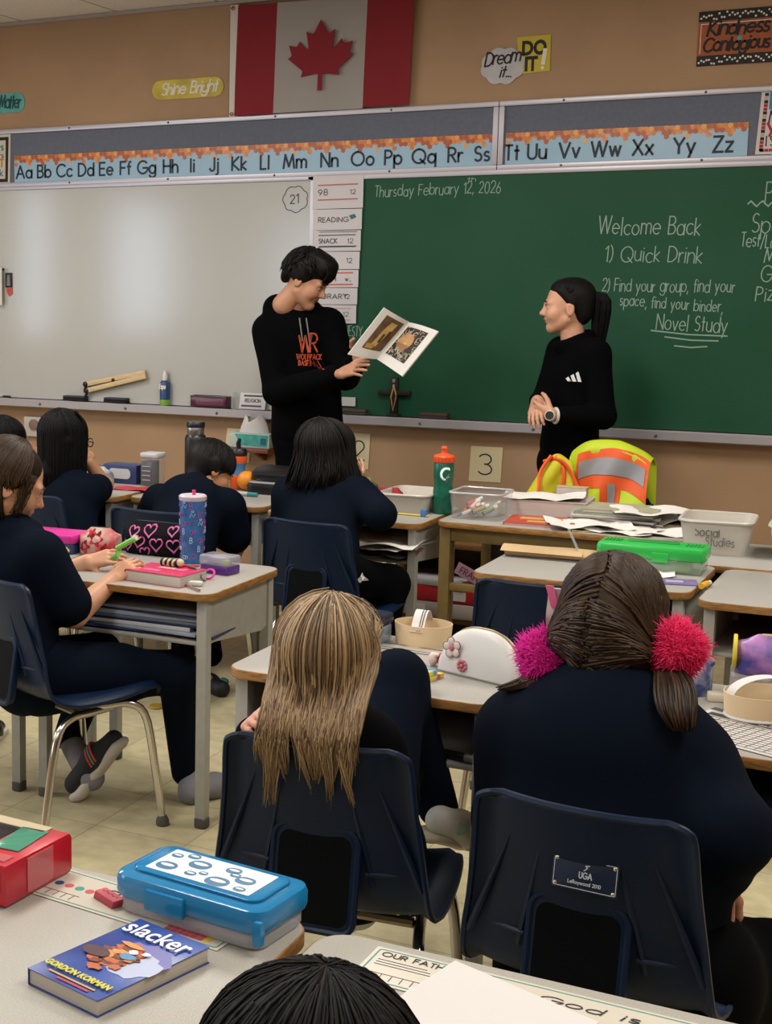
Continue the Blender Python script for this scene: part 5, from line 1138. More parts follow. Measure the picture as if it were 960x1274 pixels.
# ================================================================ PEOPLE
def cap(a, b, ra, rb=None, fl=None, k=.03, sub=False):
    return ('c', np.array(a, float), np.array(b, float), ra, ra if rb is None else rb, fl, k, sub)
def ello(c, r, R=None, k=.02, sub=False):
    r = (r, r, r) if not hasattr(r, '__len__') else r
    return ('e', np.array(c, float), np.array(r, float), None if R is None else np.array(R, float), None, None, k, sub)
def sdf(prims, res):
    lo = np.full(3, 1e9); hi = -lo; bb = []
    for p in prims:
        if p[0] == 'c':
            r = max(p[3], p[4]); a = np.minimum(p[1], p[2])-r; b = np.maximum(p[1], p[2])+r
        else: r = p[2].max(); a, b = p[1]-r, p[1]+r
        bb.append((a, b))
        if not p[7]: lo = np.minimum(lo, a); hi = np.maximum(hi, b)
    lo -= res*3; n = np.ceil((hi-lo)/res).astype(int)+4
    F = np.full(n, 1., np.float32); ax = [lo[i]+res*np.arange(n[i]) for i in range(3)]
    for p, (a, b) in zip(prims, bb):
        k = p[6]; m_ = k+3*res
        i0 = np.clip(np.floor((a-m_-lo)/res).astype(int), 0, n); i1 = np.clip(np.ceil((b+m_-lo)/res).astype(int)+1, 0, n)
        if (i1 <= i0).any(): continue
        sl = tuple(slice(i0[i], i1[i]) for i in range(3))
        P = np.stack(np.meshgrid(*[ax[i][sl[i]] for i in range(3)], indexing='ij'), -1)
        if p[0] == 'c':
            ab = p[2]-p[1]; L = max(ab @ ab, 1e-9); q = P-p[1]; t = np.clip((q @ ab)/L, 0, 1); d = q-t[..., None]*ab
            if p[5] is not None:
                dv = np.array(p[5][0], float); dv /= np.linalg.norm(dv); cc = d @ dv; d = d+(cc*(1/p[5][1]-1))[..., None]*dv
                D = np.linalg.norm(d, axis=-1)-(p[3]+t*(p[4]-p[3])); D = D*.85
            else: D = np.linalg.norm(d, axis=-1)-(p[3]+t*(p[4]-p[3]))
        else:
            q = P-p[1]
            if p[3] is not None: q = q @ p[3]
            k0 = np.linalg.norm(q/p[2], axis=-1); k1 = np.linalg.norm(q/p[2]**2, axis=-1)+1e-9; D = k0*(k0-1)/k1
        G = F[sl]
        if p[7]:
            D = -D; h = np.maximum(k-np.abs(G-D), 0)/max(k, 1e-6); F[sl] = np.maximum(G, D)+h*h*k*.25
        else:
            h = np.maximum(k-np.abs(G-D), 0)/max(k, 1e-6); F[sl] = np.minimum(G, D)-h*h*k*.25
    S = F < 0; c = S[:-1, :-1, :-1].astype(np.int8)
    off = [(i, j, l) for i in (0, 1) for j in (0, 1) for l in (0, 1)]; m1 = n-1
    cnt = sum(S[i:m1[0]+i, j:m1[1]+j, l:m1[2]+l].astype(np.int8) for i, j, l in off)
    act = (cnt > 0) & (cnt < 8); idx = np.full(m1, -1, int); ids = np.argwhere(act); idx[act] = np.arange(len(ids))
    acc = np.zeros((len(ids), 3)); w = np.zeros(len(ids))
    for u in range(8):
        for v in range(u+1, 8):
            a, b = np.array(off[u]), np.array(off[v])
            if abs(a-b).sum() != 1: continue
            fa = F[tuple((ids+a).T)]; fb = F[tuple((ids+b).T)]; x = (fa < 0) != (fb < 0); t = fa/(fa-fb+1e-12)
            acc[x] += (a+t[:, None]*(b-a))[x]; w[x] += 1
    V = lo+res*(ids+acc/w[:, None]); Q = []
    for d in range(3):
        e = [0, 0, 0]; e[d] = 1; o1 = [0, 0, 0]; o2 = [0, 0, 0]; o1[(d+1) % 3] = 1; o2[(d+2) % 3] = 1
        A = S[:n[0]-e[0], :n[1]-e[1], :n[2]-e[2]]; Bb = S[e[0]:, e[1]:, e[2]:]; ed = np.argwhere(A != Bb)
        ok = (ed[:, (d+1) % 3] > 0) & (ed[:, (d+2) % 3] > 0) & (ed < m1).all(1); ed = ed[ok]; s = S[tuple(ed.T)]
        o1, o2 = np.array(o1), np.array(o2); qd = np.stack([idx[tuple((ed-o1-o2).T)], idx[tuple((ed-o2).T)], idx[tuple(ed.T)], idx[tuple((ed-o1).T)]], 1)
        qd[~s] = qd[~s][:, ::-1]; Q.append(qd)
    Q = np.concatenate(Q); return V, Q[(Q >= 0).all(1)]
def blobs(b, prims, res, mi=0, mfun=None):
    V, Q = sdf(prims, res); o = len(b.v); b.v.extend(map(tuple, V)); b.f.extend((Q+o).tolist())
    if mfun is None: b.m.extend([mi]*len(Q))
    else: b.m.extend(mfun(V[Q].mean(1)).tolist())
    return b
def V3(v): return Vector(v)
def basis(fwd, up=(0, 0, 1)):
    f = Vector(fwd).normalized(); r = f.cross(Vector(up)).normalized(); return r, f, r.cross(f)
def head(b, c, fwd, s=1., up=(0, 0, 1), res=.0034, jaw=1., mouth=0., eyes=True, fem=False, lid=0.):
    r, f, u = basis(fwd, up); R = np.array([r, f, u]).T; c = np.array(c, float)
    L = lambda x, y, z: c+R @ (np.array((x, y, z), float)*s)
    E = lambda x, y, z, rr, k=.02, sub=False: ello(L(x, y, z), np.array(rr)*s, R, k*s, sub)
    C = lambda a, e, ra, rb=None, k=.02, sub=False: cap(L(*a), L(*e), ra*s, None if rb is None else rb*s, None, k*s, sub)
    P = [E(0, -.016, .042, (.075, .096, .086)), E(0, .030, -.022, (.060, .062, .080), .03)]
    for q in (-1, 1):
        P += [C((q*.052, -.002, -.052), (q*.014, .064-.008*fem, -.092+.003*fem), .017*jaw, .016, .03), E(q*.036, .058, -.026, (.026, .026, .026), .025), C((q*.040, .074, .024), (q*.012, .082, .021), .010, .010, .02)]
    P += [E(0, .072-.007*fem, -.092+.003*fem, (.019-.003*fem, .017, .016), .02), C((0, .086, .012), (0, .106, -.022), .0065, .0105, .014), E(-.010, .094, -.027, .0075, .008), E(.010, .094, -.027, .0075, .008)]
    for q in (-1, 1): P.append(E(q*.031, .096, .006, (.017, .014, .011), .014, True))
    P += [C((-.017, .080, -.052), (.017, .080, -.052), .008, None, .01), C((-.018, .083, -.050), (0, .090, -.049), .0045, .006, .006), C((.018, .083, -.050), (0, .090, -.049), .0045, .006, .006),
          C((-.013, .084, -.060), (.013, .084, -.060), .006, .006, .006), C((-.021, .088, -.0545), (.021, .088, -.0545), .0016, None, .003, True)]
    for q in (-1, 1): P += [E(q*.076, -.014, -.006, (.009, .018, .030), .010), E(q*.085, -.010, -.006, (.005, .010, .018), .006, True)]
    P += [C((0, -.02, -.05), (0, -.042, -.150), .050*(.9 if fem else 1), .053*(.9 if fem else 1), .03)]
    def mf(X):
        q = (X-c) @ R/s; m = np.zeros(len(X), int)
        m[(np.abs(q[:, 0]) < .021-.25*np.abs(q[:, 2]+.054)) & (np.abs(q[:, 2]+.0545) < .0105*(1-(np.abs(q[:, 0])/.026)**2)) & (q[:, 1] > .078)] = 4
        return m
    blobs(b, P, res*s, 0, mf)
    M = frame(c, r*s, f*s, u*s)
    if eyes:
        for q in (-1, 1):
            b.ell((q*.031, .0755, .006), .0125, M, 1, 12); b.ell((q*.031, .0835, .005), (.0058, .005, .0058), M, 2, 10)
            b.ell((q*.031, .0760, .0060+.0052*(1+lid)), (.0133, .0133, .0096), M, 0, 12)
            b.tube([(q*(.017+.0072*i), .0905-.0045*(i/4)**2*1.2, .0135+.0022*sin(pi*i/4)) for i in range(5)], [.0012, .0018, .0018, .0018, .001], 5, M, 3)   # lid line
            b.tube([(q*(.013+.0082*i), .0945-.0085*(i/4)**1.8, .0285+.0045*sin(pi*(i+.6)/4.6)) for i in range(5)], [.002, .0036, .0034, .0028, .001], 6, M, 3)
    return L, R
def hand(P, wrist, d, nrm, thumb, s=1., curl=(.35, .5, .35), spread=1., tc=.4, curls=None, k=.006):
    "palm and five fingers as shapes; d to the knuckles, nrm out of the back of the hand, thumb = +1/-1 side"
    d = Vector(d).normalized(); n = Vector(nrm); n = (n-d*n.dot(d)).normalized(); x = d.cross(n)*thumb; w = Vector(wrist)
    L = lambda a, e, z: w+(x*a+d*e+n*z)*s
    for a0, a1, r0, r1 in ((.016, .028, .015, .0115), (.006, .010, .015, .012), (-.006, -.009, .0145, .0115), (-.016, -.026, .013, .0105)):
        P.append(cap(L(a0, .005, 0), L(a1, .082, 0), r0*s, r1*s, None, .012*s))
    for i, (bx, by, ln, rr, sp) in enumerate(((.028, .086, .072, .0088, .10), (.010, .090, .080, .0090, .02), (-.009, .087, .075, .0086, -.06), (-.026, .080, .058, .0076, -.16))):
        cu = curls[i] if curls else curl; p = L(bx, by, 0); a = 0; dd = (d+x*sp*spread).normalized()
        for j, fr in enumerate((.45, .31, .24)):
            a += cu[j]; v = dd*cos(a)-n*sin(a); q = p+v*ln*fr*s; P.append(cap(p, q, rr*s*(1-.10*j), rr*s*(.91-.10*j), None, .004*s)); p = q
    p = L(.022, .018, -.006); v = (x*.75+d*.62-n*.25).normalized(); q = p+v*.046*s; P.append(cap(p, q, .014*s, .0108*s, None, .012*s)); p = q
    v = (x*.38+d*.85-n*(.15+tc*.5)).normalized(); q = p+v*.033*s; P.append(cap(p, q, .0105*s, .0095*s, None, .005*s)); p = q
    v = (x*(.25-tc*.5)+d*.9-n*(.2+tc*.6)).normalized(); P.append(cap(p, p+v*.025*s, .0095*s, .0075*s, None, .004*s))
    return P
def limbs(J, s, t=0., ext=(1, 1), legs=True, arms=True, k=.04):
    P = []; f = J['f']
    if arms:
        for q in 'LR':
            a, e, w_ = (np.array(J[n_+q], float) for n_ in ('sh', 'el', 'wr'))
            if ext[0] < 1: P.append(cap(a, a+(e-a)*ext[0], .047*s+t, .044*s+t*1.25, None, k)); continue
            P.append(cap(a, e, .046*s+t, .038*s+t, None, k))
            if ext[0] > 1: P.append(cap(e, e+(w_-e)*min(1, ext[0]-1), .037*s+t, .026*s+t*.9, None, k*.6))
    if legs:
        for q in 'LR':
            a, e, w_ = (np.array(J[n_+q], float) for n_ in ('hp', 'kn', 'an'))
            P += [cap(a, e, .078*s+t, .054*s+t, None, k), cap(e, e+(w_-e)*ext[1], .052*s+t, .036*s+t, None, k*.5)]
    return P
def trunk(J, s, t=0., k=.05, lowr=.135, wst=.118, ch=.135):
    f = (J['f'][0], J['f'][1], 0); sl, sr = np.array(J['shL'], float), np.array(J['shR'], float); m_ = (sl+sr)/2; pv, cs, nk = (np.array(J[n_], float) for n_ in ('pv', 'cs', 'nk'))
    mid = (pv+cs)/2
    return [cap(pv, mid, lowr*s+t, wst*s+t, (f, .74), k), cap(mid, cs, wst*s+t, ch*s+t, (f, .72), k), cap(m_+(sl-m_)*.86, m_+(sr-m_)*.86, .052*s+t, None, None, k), cap(cs, nk, .085*s+t, .05*s+t, (f, .8), k),
            cap(m_+(sl-m_)*.55-np.array((0, 0, .06*s)), m_+(sr-m_)*.55-np.array((0, 0, .06*s)), .075*s+t, None, (f, .8), k)]
SKIN = {}
def skin(name, c, lip): 
    return [mat('skin_'+name, c, .5, noise=.04, ns=30), mat('eye_white', 'b9b0a8', .25), mat('iris', '120b08', .2), mat('brow_'+name, '15100e', .7), mat('lip_'+name, lip, .45)]
def person(label, base): return thing('person', label, 'person', base)
def clothes(name, prims, res, m_, t, label=None):
    b = B(); blobs(b, prims, res); o = b.build(name, m_, t, world=True, sharp=0)
    if label: o['label'] = label
    return o
def strands(b, c, R, rad, n, endz, seed=1, crown=(0, -.25), skip=None, wave=.004, clump=28, rr=.0016, drift=0., phi1=98, s0=.0, grav=None, mi=0, jit=.006, phimin=0, conv=0., vary=0., fix=None, short=0., narrow=0.):
    "locks from the crown over the skull (axes R, radii rad), then hanging to endz(azimuth)"
    rg = random.Random(seed); c = np.array(c); rad = np.array(rad)
    cl = [rg.uniform(-pi, pi) for _ in range(clump)]; cw = [(rg.uniform(0, 6), rg.uniform(.6, 1.4), rg.uniform(-1, 1), rg.gauss(0, 1)) for _ in range(clump)]
    for i in range(n):
        j = rg.randrange(clump); th = cl[j]+rg.gauss(0, .16)
        deg = (math.degrees(th)+180) % 360-180                      # 0 = back of the head, +/-180 = front, +90 = right
        if skip and skip(deg): continue
        d0 = np.array((sin(th), -cos(th), 0.)); cr = np.array((crown[0], crown[1], 1.)); cr /= np.linalg.norm(cr)
        ph0 = rg.uniform(s0, 60 if rg.random() < .5 else 20)+phimin; pts = []; sc = 1+rg.gauss(0, jit)
        e1 = d0-cr*(d0 @ cr); e1 /= np.linalg.norm(e1)
        for ph in np.linspace(radians(ph0), radians(phi1+rg.uniform(-12, 6)), 7):
            q = cr*cos(ph)+e1*sin(ph); pts.append(c+R @ (q*rad*sc))
        ez = endz(deg)+rg.gauss(0, .012)+short*max(0, rg.random()-.35); p = pts[-1].copy(); out = R @ e1; out[2] = 0
        h = p[2]-ez; wp, wa, wo, wl_ = cw[j]; ez += wl_*vary; tc_ = cl[j]; oc = R @ np.array((sin(tc_), -cos(tc_), 0.))*np.linalg.norm((p-c)[:2]); tgt = c+oc
        if h > .01:
            m_ = max(3, int(h/.03)); h = p[2]-ez; h = max(h, .012)
            for q in range(1, m_+1):
                u_ = q/m_; zz = p[2]-h*u_; g_ = conv*u_**1.4; bx, by = p[0]+(tgt[0]-p[0])*g_, p[1]+(tgt[1]-p[1])*g_; bx, by = c[0]+(bx-c[0])*(1-narrow*u_), c[1]+(by-c[1])*(1-narrow*u_)
                pts.append(np.array((bx+out[0]*drift*h*u_*u_+wave*sin(u_*h*22*wa+wp)*u_+wave*.8*wo*u_, by+out[1]*drift*h*u_*u_+wave*cos(u_*h*19*wa+wp)*u_, zz)))
        if fix: pts = pts[:3]+[fix(p_) for p_ in pts[3:]]
        k = len(pts); b.tube(pts, [rr*(.7+.3*min(1, q/2))*(1 if q < k*.6 else max(.25, 1-(q-k*.6)/(k*.42))) for q in range(k)], 4, mi=mi)
def shoe(prims, heel, toe, up, s=1.):
    heel, toe = np.array(heel, float), np.array(toe, float); u = np.array(Vector(up).normalized())
    prims += [cap(heel+u*.03*s, heel+(toe-heel)*.55+u*.026*s, .036*s, .040*s), cap(heel+(toe-heel)*.55+u*.022*s, toe+u*.016*s, .040*s, .030*s)]
m_blk = mat('black_cloth_cotton', '040406', .9, bump=.25, bs=14, sheen=.0, spec=.06); m_nvy = mat('navy_cloth', '080f1b', .9, bump=.25, bs=16, spec=.06); m_pants = mat('black_trousers', '030406', .9, bump=.2, bs=14, spec=.06)
m_hblack = mat('hair_black', '090707', .55, island=.5, col2='191513', spec=.2); m_hbrown = mat('hair_dark_brown', '1e130d', .48, island=.5, col2='45311f', spec=.28); m_hblond = mat('hair_blonde', '5e4630', .42, island=.4, col2='a98c66'); m_hjet = mat('hair_jet', '060506', .55, island=.5, col2='110f10', spec=.14)
def pt(px, py, Y): return np.array(wl(px, py, Y))

# ---------------------------------------------------------------- the standing man
Y = 6.42; t = person('young man in a black hoodie standing and holding an open picture book', (pt(385, 520, Y)[0], Y, 0))
J = dict(f=(.70, -.71, 0), nk=pt(366, 392, 6.46), cs=pt(374, 425, 6.46), pv=pt(382, 528, 6.46), shL=pt(410, 404, 6.52), shR=pt(333, 411, 6.38), elR=pt(344, 488, 6.30), wrR=pt(426, 464, 6.12), elL=pt(430, 468, 6.44), wrL=pt(446, 447, 6.22),
         hpR=pt(366, 540, 6.43), hpL=pt(398, 542, 6.49))
for q in 'LR': h = J['hp'+q]; J['kn'+q] = np.array((h[0]+.01, h[1]-.02, .50)); J['an'+q] = np.array((h[0]+.0, h[1], .09))
sk = skin('man', 'b98669', '8f5850'); b = B()
hc = pt(381, 350, 6.40); hf = (.96, .10, -.54); L, R = head(b, hc, hf, 1.0, lid=-.6)
P = limbs(J, 1.)+trunk(J, 1.)+[cap(J['nk'], hc-np.array((0, 0, .05)), .052, .05)]; blobs(b, P, .012)
P = [cap(J['wrR'], J['wrR']+(J['elR']-J['wrR'])*.35, .026, .032, (( .2, -.3, 1), .8))]
hand(P, J['wrR'], pt(458, 452, 6.02)-J['wrR'], (-.25, -.75, .55), -1, 1.0, curls=((.12, .25, .2), (.10, .22, .18), (.12, .3, .2), (.2, .4, .3)), spread=.8, tc=.2); blobs(b, P, .003)
P = [cap(J['wrL'], J['wrL']+(J['elL']-J['wrL'])*.35, .026, .032)]; hand(P, J['wrL'], (.35, -.1, .55), (-.2, .85, .3), 1, 1.0, curl=(.5, .6, .4), tc=.7); blobs(b, P, .003)
b.build('body', sk, t, world=True, sharp=0)
hem = pt(385, 515, 6.4)[2]
Q = trunk(J, 1.06, .022)+limbs(J, 1.08, .022, (1.86, 1), legs=False); el = J['elR']
Q += [cap(J['pv']+np.array((0, 0, -.0)), J['pv']+np.array((0, 0, .12)), .165, .16, (J['f'], .78), .04)]
for q, sgn in (('R', -1), ('L', 1)): Q.append(ello(J['wr'+q]+(J['el'+q]-J['wr'+q])*.2, (.042, .042, .042), None, .02))
fx, fy = .70, -.71; rx, ry = fy, -fx
for i in range(9):                                                     # the hood lying round the neck
    a = pi*(i/8)-pi/2+pi; ca, sa = cos(a), sin(a); p = J['nk']+np.array((rx*sa*.100+fx*ca*.085, ry*sa*.100+fy*ca*.085, .022-.035*ca))
    Q.append(ello(p, (.036, .036, .040), None, .03))
hood = J['nk']+np.array((-fx*.115, -fy*.115, .0)); Q.append(ello(hood, (.105, .08, .095), None, .04))
Q.append(ello(J['nk']+np.array((-.085, -.015, .030)), (.062, .075, .062), None, .03)); Q.append(cap(J['nk']+np.array((0, 0, .05)), J['nk']+np.array((fx*.07, fy*.07, .16)), .058, .08, None, .02, True))
hd = clothes('hoodie', Q, .009, m_blk, t)
B_ = B(); blobs(B_, limbs(J, 1.05, .016, (1, .98), arms=False)+[cap(J['hpL'], J['hpR'], .10, None, None, .05), cap((J['hpL']+J['hpR'])/2, J['pv'], .13, .13, (J['f'], .75), .05)], .012); B_.build('trousers', m_pants, t, world=True, sharp=0)
def chest_decal(draw, target, t, org, face, mats, name, off=.003):
    r_, f_, u_ = basis(face); M = frame(Vector(org), -r_, u_, f_); bb = B(); draw(bb, M)
    me = target.data; bv = BVHTree.FromPolygons([v.co+t.location for v in me.vertices], [list(p.vertices) for p in me.polygons]); V = []
    for p in bb.v:
        h = bv.ray_cast(Vector(p)+f_*.5, -f_); V.append(tuple(h[0]+f_*off) if h[0] is not None else tuple(p))
    bb.v = V; return bb.build(name, mats, t, world=True, sharp=0)
m_org = mat('hoodie_orange', 'b3441f', .7)
def logo(b, M):
    for st, x, h in ((GL['W'][1], -.052, .075), (GL['R'][1], .0, .085)):
        for q in st:
            pts = []
            for (ax_, ay_), (bx_, by_) in zip(q[:-1], q[1:]): pts += [(x+(ax_+(bx_-ax_)*k/4)*h*.75, .0+(ay_+(by_-ay_)*k/4)*h) for k in range(4)]
            b.line(pts+[(x+q[-1][0]*h*.75, q[-1][1]*h)], .0085, M)
    b.write('WOLFPACK', -.062, -.034, .024, .0044, M, fit=.118, rise=-.02, space=.3); b.write('BASEBALL', -.052, -.062, .022, .0042, M, fit=.095, rise=-.02, space=.3)
chest_decal(logo, hd, t, pt(389, 440, 6.2), (.46, -.89, .0), [m_org], 'chest_print')
for dx, ex in ((374, 378), (383, 388)):
    pp = [pt(dx+(ex-dx)*i/6, 393+ (36 if dx > 378 else 30)*i/6, 6.1) for i in range(7)]; me = hd.data
    bv = BVHTree.FromPolygons([v.co+t.location for v in me.vertices], [list(p.vertices) for p in me.polygons]); dd = Vector((-.42, .9, -.05)).normalized(); o_ = []
    for p in pp:
        h = bv.ray_cast(Vector(p), dd)
        if h[0] is not None: o_.append(h[0]-dd*.005)
    if len(o_) > 2: B().tube(o_, .0036, 6).build('drawstring', mat('string_grey', '6d6a6a', .7), t, world=True)
# hair: fluffy, falling over the forehead
b = B(); E = lambda x, y, z, r, k=.03: ello(L(x, y, z), np.array(r), R, k)
blobs(b, [E(0, -.022, .060, (.084, .104, .086)), E(0, .045, .098, (.070, .052, .034)), E(0, -.095, .0, (.064, .03, .06)), E(.066, -.03, .03, (.022, .05, .045)), E(-.066, -.03, .03, (.022, .05, .045)), E(0, .02, .125, (.072, .08, .034)), E(0, .062, .092, (.066, .034, .030))], .006)
rg = random.Random(3)
for i in range(1300):
    a = rg.uniform(-pi, pi); v = rg.uniform(-.1, 1.) ; front = cos(a) > .2
    d0 = np.array((sin(a)*cos(v*1.5), cos(a)*cos(v*1.5), sin(v*1.5)))
    if cos(a) > .15 and v < .42 or cos(a) > -.25 and v < .05: continue
    p0 = np.array((0, -.018, .058))+d0*np.array((.086, .108, .094)); flow = np.array((rg.gauss(0, .5), .9 if d0[1] > -.2 else -.3, -.25)); flow -= d0*(flow @ d0)*.8; flow /= np.linalg.norm(flow)+1e-6
    pts = [L(*(p0+flow*.013*k+d0*.007*sin(k*.9)*1.0+np.array((0, 0, -.0022*k*k if front else -.0012*k*k))+np.array((rg.gauss(0, .0025),)*3))) for k in range(5)]
    b.tube(pts, [.0036, .0042, .0036, .0026, .0008], 5)
for i in range(170):                                                   # fringe
    x = -.07+.14*rg.random(); pts = [L(x*(1-.05*k)+rg.gauss(0, .002), .062+.026*sin(k*.5)+.016*(1-(x/.08)**2), .122-.0165*k*(.6+.5*rg.random())) for k in range(6)]; b.tube(pts, [.0045, .005, .0045, .004, .0028, .0008], 5)
b.build('hair', m_hblack, t, world=True, sharp=0)
b = B(); P = []
for q in 'LR': a = J['an'+q]; shoe(P, (a[0]-.03, a[1]+.04, 0), (a[0]+.13, a[1]-.13, 0), (0, 0, 1), 1.05)
blobs(b, P, .008); b.build('shoes', m_black, t, world=True, sharp=0)
# ---------------------------------------------------------------- his picture book
t = thing('picture_book', 'open picture book with brown and black illustrations held up by the man', 'book', tuple(pt(490, 425, 6.12)))
Cn = {k: Vector(pt(*v)) for k, v in dict(tl=(478, 383, 6.02), st=(509, 401, 6.13), tr=(545, 412, 6.02), br=(500, 468, 5.96), sb=(469, 447, 6.07), bl=(433, 441, 5.98)).items()}
def page(a, b_, c_, d_, bulge):                                         # a top outer, b top spine, c bottom spine, d bottom outer
    G = []
    n = ((b_-a).cross(d_-a)).normalized()
    for i in range(9):
        u = i/8; r_ = []
        for j in range(9):
            v = j/8; p = (a*(1-u)+b_*u)*(1-v)+(d_*(1-u)+c_*u)*v; r_.append(p+n*bulge*sin(pi*u)**1.0)
        G.append(r_)
    return G, n
for nm, (a, b_, c_, d_) in dict(left_page=(Cn['tl'], Cn['st'], Cn['sb'], Cn['bl']), right_page=(Cn['tr'], Cn['st'], Cn['sb'], Cn['br'])).items():
    G, n = page(a, b_, c_, d_, 0); sg = 1 if n.y < 0 else -1; G, n = page(a, b_, c_, d_, .010*sg); nn = n*sg
    b = B(); back = [[p-nn*.006 for p in r_] for r_ in G]
    V = [p for r_ in G for p in r_]+[p for r_ in back for p in r_]; F = []
    for i in range(8):
        for j in range(8):
            q = [i*9+j, i*9+j+1, (i+1)*9+j+1, (i+1)*9+j]; F += [q, [x+81 for x in q[::-1]]]
    ed = [j for j in range(9)]+[i*9+8 for i in range(1, 9)]+[72+j for j in range(7, -1, -1)]+[i*9 for i in range(7, 0, -1)]
    F += [[ed[i], ed[i-1], ed[i-1]+81, ed[i]+81] for i in range(len(ed))]
    b.add(V, F); o = b.build(nm, mat('book_page', 'c9c4bd', .6), t, world=True, sharp=50)
    def S(u, v):
        p = (a*(1-u)+b_*u)*(1-v)+(d_*(1-u)+c_*u)*v; return p+n*.010*sg*sin(pi*u)+nn*.0012
    def rect(bb, u0, u1, v0, v1, mi, n_=6, lift=0.):
        Gq = [[S(u0+(u1-u0)*i/n_, v0+(v1-v0)*j/n_)+nn*lift for j in range(n_+1)] for i in range(n_+1)]; bb.surf(Gq, 0, None, mi)
    bb = B()
    if nm == 'left_page':
        rect(bb, .2, .88, .08, .80, 0)
        for k in range(12):                                             # pale arched figure
            v = .16+.046*k; wd = .12+.02*sin(k*.5); cu = .60-.012*k; rect(bb, cu-wd, cu+wd*.9, v, v+.048, 1, 2, .0006)
        rect(bb, .62, .72, .33, .5, 2, 2, .0012); rect(bb, .5, .58, .42, .62, 2, 2, .0012); rect(bb, .25, .5, .68, .78, 4, 2, .0012)
        bb.build('picture', [mat('pic_brown', '5a4028', .6, noise=.3, ns=30), mat('pic_gold', 'b39455', .6, noise=.15, ns=30), mat('pic_dark', '4a2f18', .6), mat('pic_blk', '16120f', .6), mat('pic_ochre', 'a8783a', .6)], o, world=False)
    else:
        rect(bb, .18, .9, .10, .80, 0)
        rg2 = random.Random(5)
        for k in range(80):
            u, v, rr = rg2.uniform(.2, .88), rg2.uniform(.12, .78), rg2.uniform(.03, .075); a0 = rg2.uniform(0, 6)
            if abs(u-.6) < .26 and abs(v-.42) < .20: continue
            bb.tube([S(min(.89, max(.19, u+rr*cos(a0+w_*.7))), min(.79, max(.11, v+rr*.8*sin(a0+w_*.7))))+nn*.0004 for w_ in range(6)], .0017, 4, mi=1)
        for k in range(9): hw = .24*sqrt(max(.02, 1-((k-4)/5)**2)); rect(bb, .60-hw, .60+hw, .24+.04*k, .28+.04*k, 2 if k < 6 else 3, 3, .0008)
        rect(bb, .5, .58, .44, .48, 1, 2, .0016); rect(bb, .66, .72, .36, .4, 1, 2, .0016)
        bb.build('picture', [mat('pic_ink', '241c15', .6), mat('pic_swirl', 'a89c88', .6), mat('pic_tan', 'a87f52', .6, noise=.1, ns=30), mat('pic_tan2', '8a5f38', .6)], o, world=False)
    k_ = COL.objects[-1] if False else [x for x in o.children][0]
    for v in k_.data.vertices: v.co -= t.location
b = B(); b.tube([Cn['st'], Cn['sb']], .004, 6); b.build('spine', mat('book_spine', 'b5b0aa', .6), t, world=True)

# ---------------------------------------------------------------- the standing woman
Y = 6.45; t = person('woman with a dark ponytail in a black jacket standing by the chalkboard, hands clasped', (pt(708, 560, Y)[0], Y, 0))
J = dict(f=(-.86, -.51, 0), nk=pt(716, 430, 6.46), cs=pt(714, 470, 6.46), pv=pt(708, 552, 6.47), shL=pt(741, 441, 6.36), shR=pt(698, 437, 6.56), elL=pt(750, 518, 6.34), wrL=pt(687, 517, 6.20), elR=pt(676, 500, 6.47), wrR=pt(668, 498, 6.28), hpL=pt(722, 575, 6.40), hpR=pt(700, 575, 6.54))
for q in 'LR': h = J['hp'+q]; J['kn'+q] = np.array((h[0], h[1]-.02, .47)); J['an'+q] = np.array((h[0]+.01, h[1], .08))
b = B(); hc = pt(704, 383, 6.44); L, R = head(b, hc, (-.96, -.30, -.03), .96, fem=True, jaw=.8, lid=-.25)
sk = skin('woman', 'c59276', 'a05f5c')
P = limbs(J, .93)+trunk(J, .9)+[cap(J['nk']-np.array((0, 0, .03)), hc-np.array((0, 0, .04)), .044, .044)]; blobs(b, P, .012)
P = [cap(J['wrR'], J['wrR']+(J['elR']-J['wrR'])*.3, .023, .028)]; hand(P, J['wrR'], pt(664, 520, 6.19)-J['wrR'], (-.2, -.95, .25), -1, .92, curls=((.3, .4, .3),)*4, tc=.3); blobs(b, P, .003)
P = [cap(J['wrL'], J['wrL']+(J['elL']-J['wrL'])*.3, .023, .028)]; hand(P, J['wrL'], pt(661, 508, 6.235)-J['wrL'], (.25, -.9, -.3), 1, .92, curls=((.45, .6, .5), (.5, .6, .5), (.5, .6, .5), (.6, .6, .5)), tc=.5); blobs(b, P, .003)
b.build('body', sk, t, world=True, sharp=0)
Q = trunk(J, .95, .012, lowr=.145, wst=.125)+limbs(J, .98, .015, (1.84, 1), legs=False)+[cap(J['pv']-np.array((0, 0, .0)), J['pv']+np.array((0, 0, .14)), .150, .132, (J['f'], .78), .04)]
for i in range(22):
    a = 2*pi*i/22; fr = .5+.5*cos(a-atan2(J['f'][1], J['f'][0])); Q.append(ello(J['nk']+np.array((.064*cos(a)*(1+.25*fr), .064*sin(a)*(1+.25*fr), .034-.040*fr**2)), (.017, .017, .034-.010*fr), None, .02))
jk = clothes('jacket', Q, .009, m_blk, t)
blobs(B_ := B(), limbs(J, 1.0, .010, (1, .98), arms=False)+[cap(J['hpL'], J['hpR'], .11, None, None, .05), cap((J['hpL']+J['hpR'])/2, J['pv'], .14, .125, (J['f'], .8), .05)], .012); B_.build('trousers', m_pants, t, world=True, sharp=0)
def bars(b, M):
    for i, h in enumerate((.020, .032, .044)):
        x = -.012+i*.023; b.prism([(x-.009, -.018), (x+.008, -.018), (x-.006, -.018+h), (x-.019, -.018+h-.008)], 0, .001, M)
chest_decal(bars, jk, t, pt(699, 471, 6.2), (-.10, -.99, 0), [mat('logo_white', 'c9c9cc', .6)], 'chest_emblem')
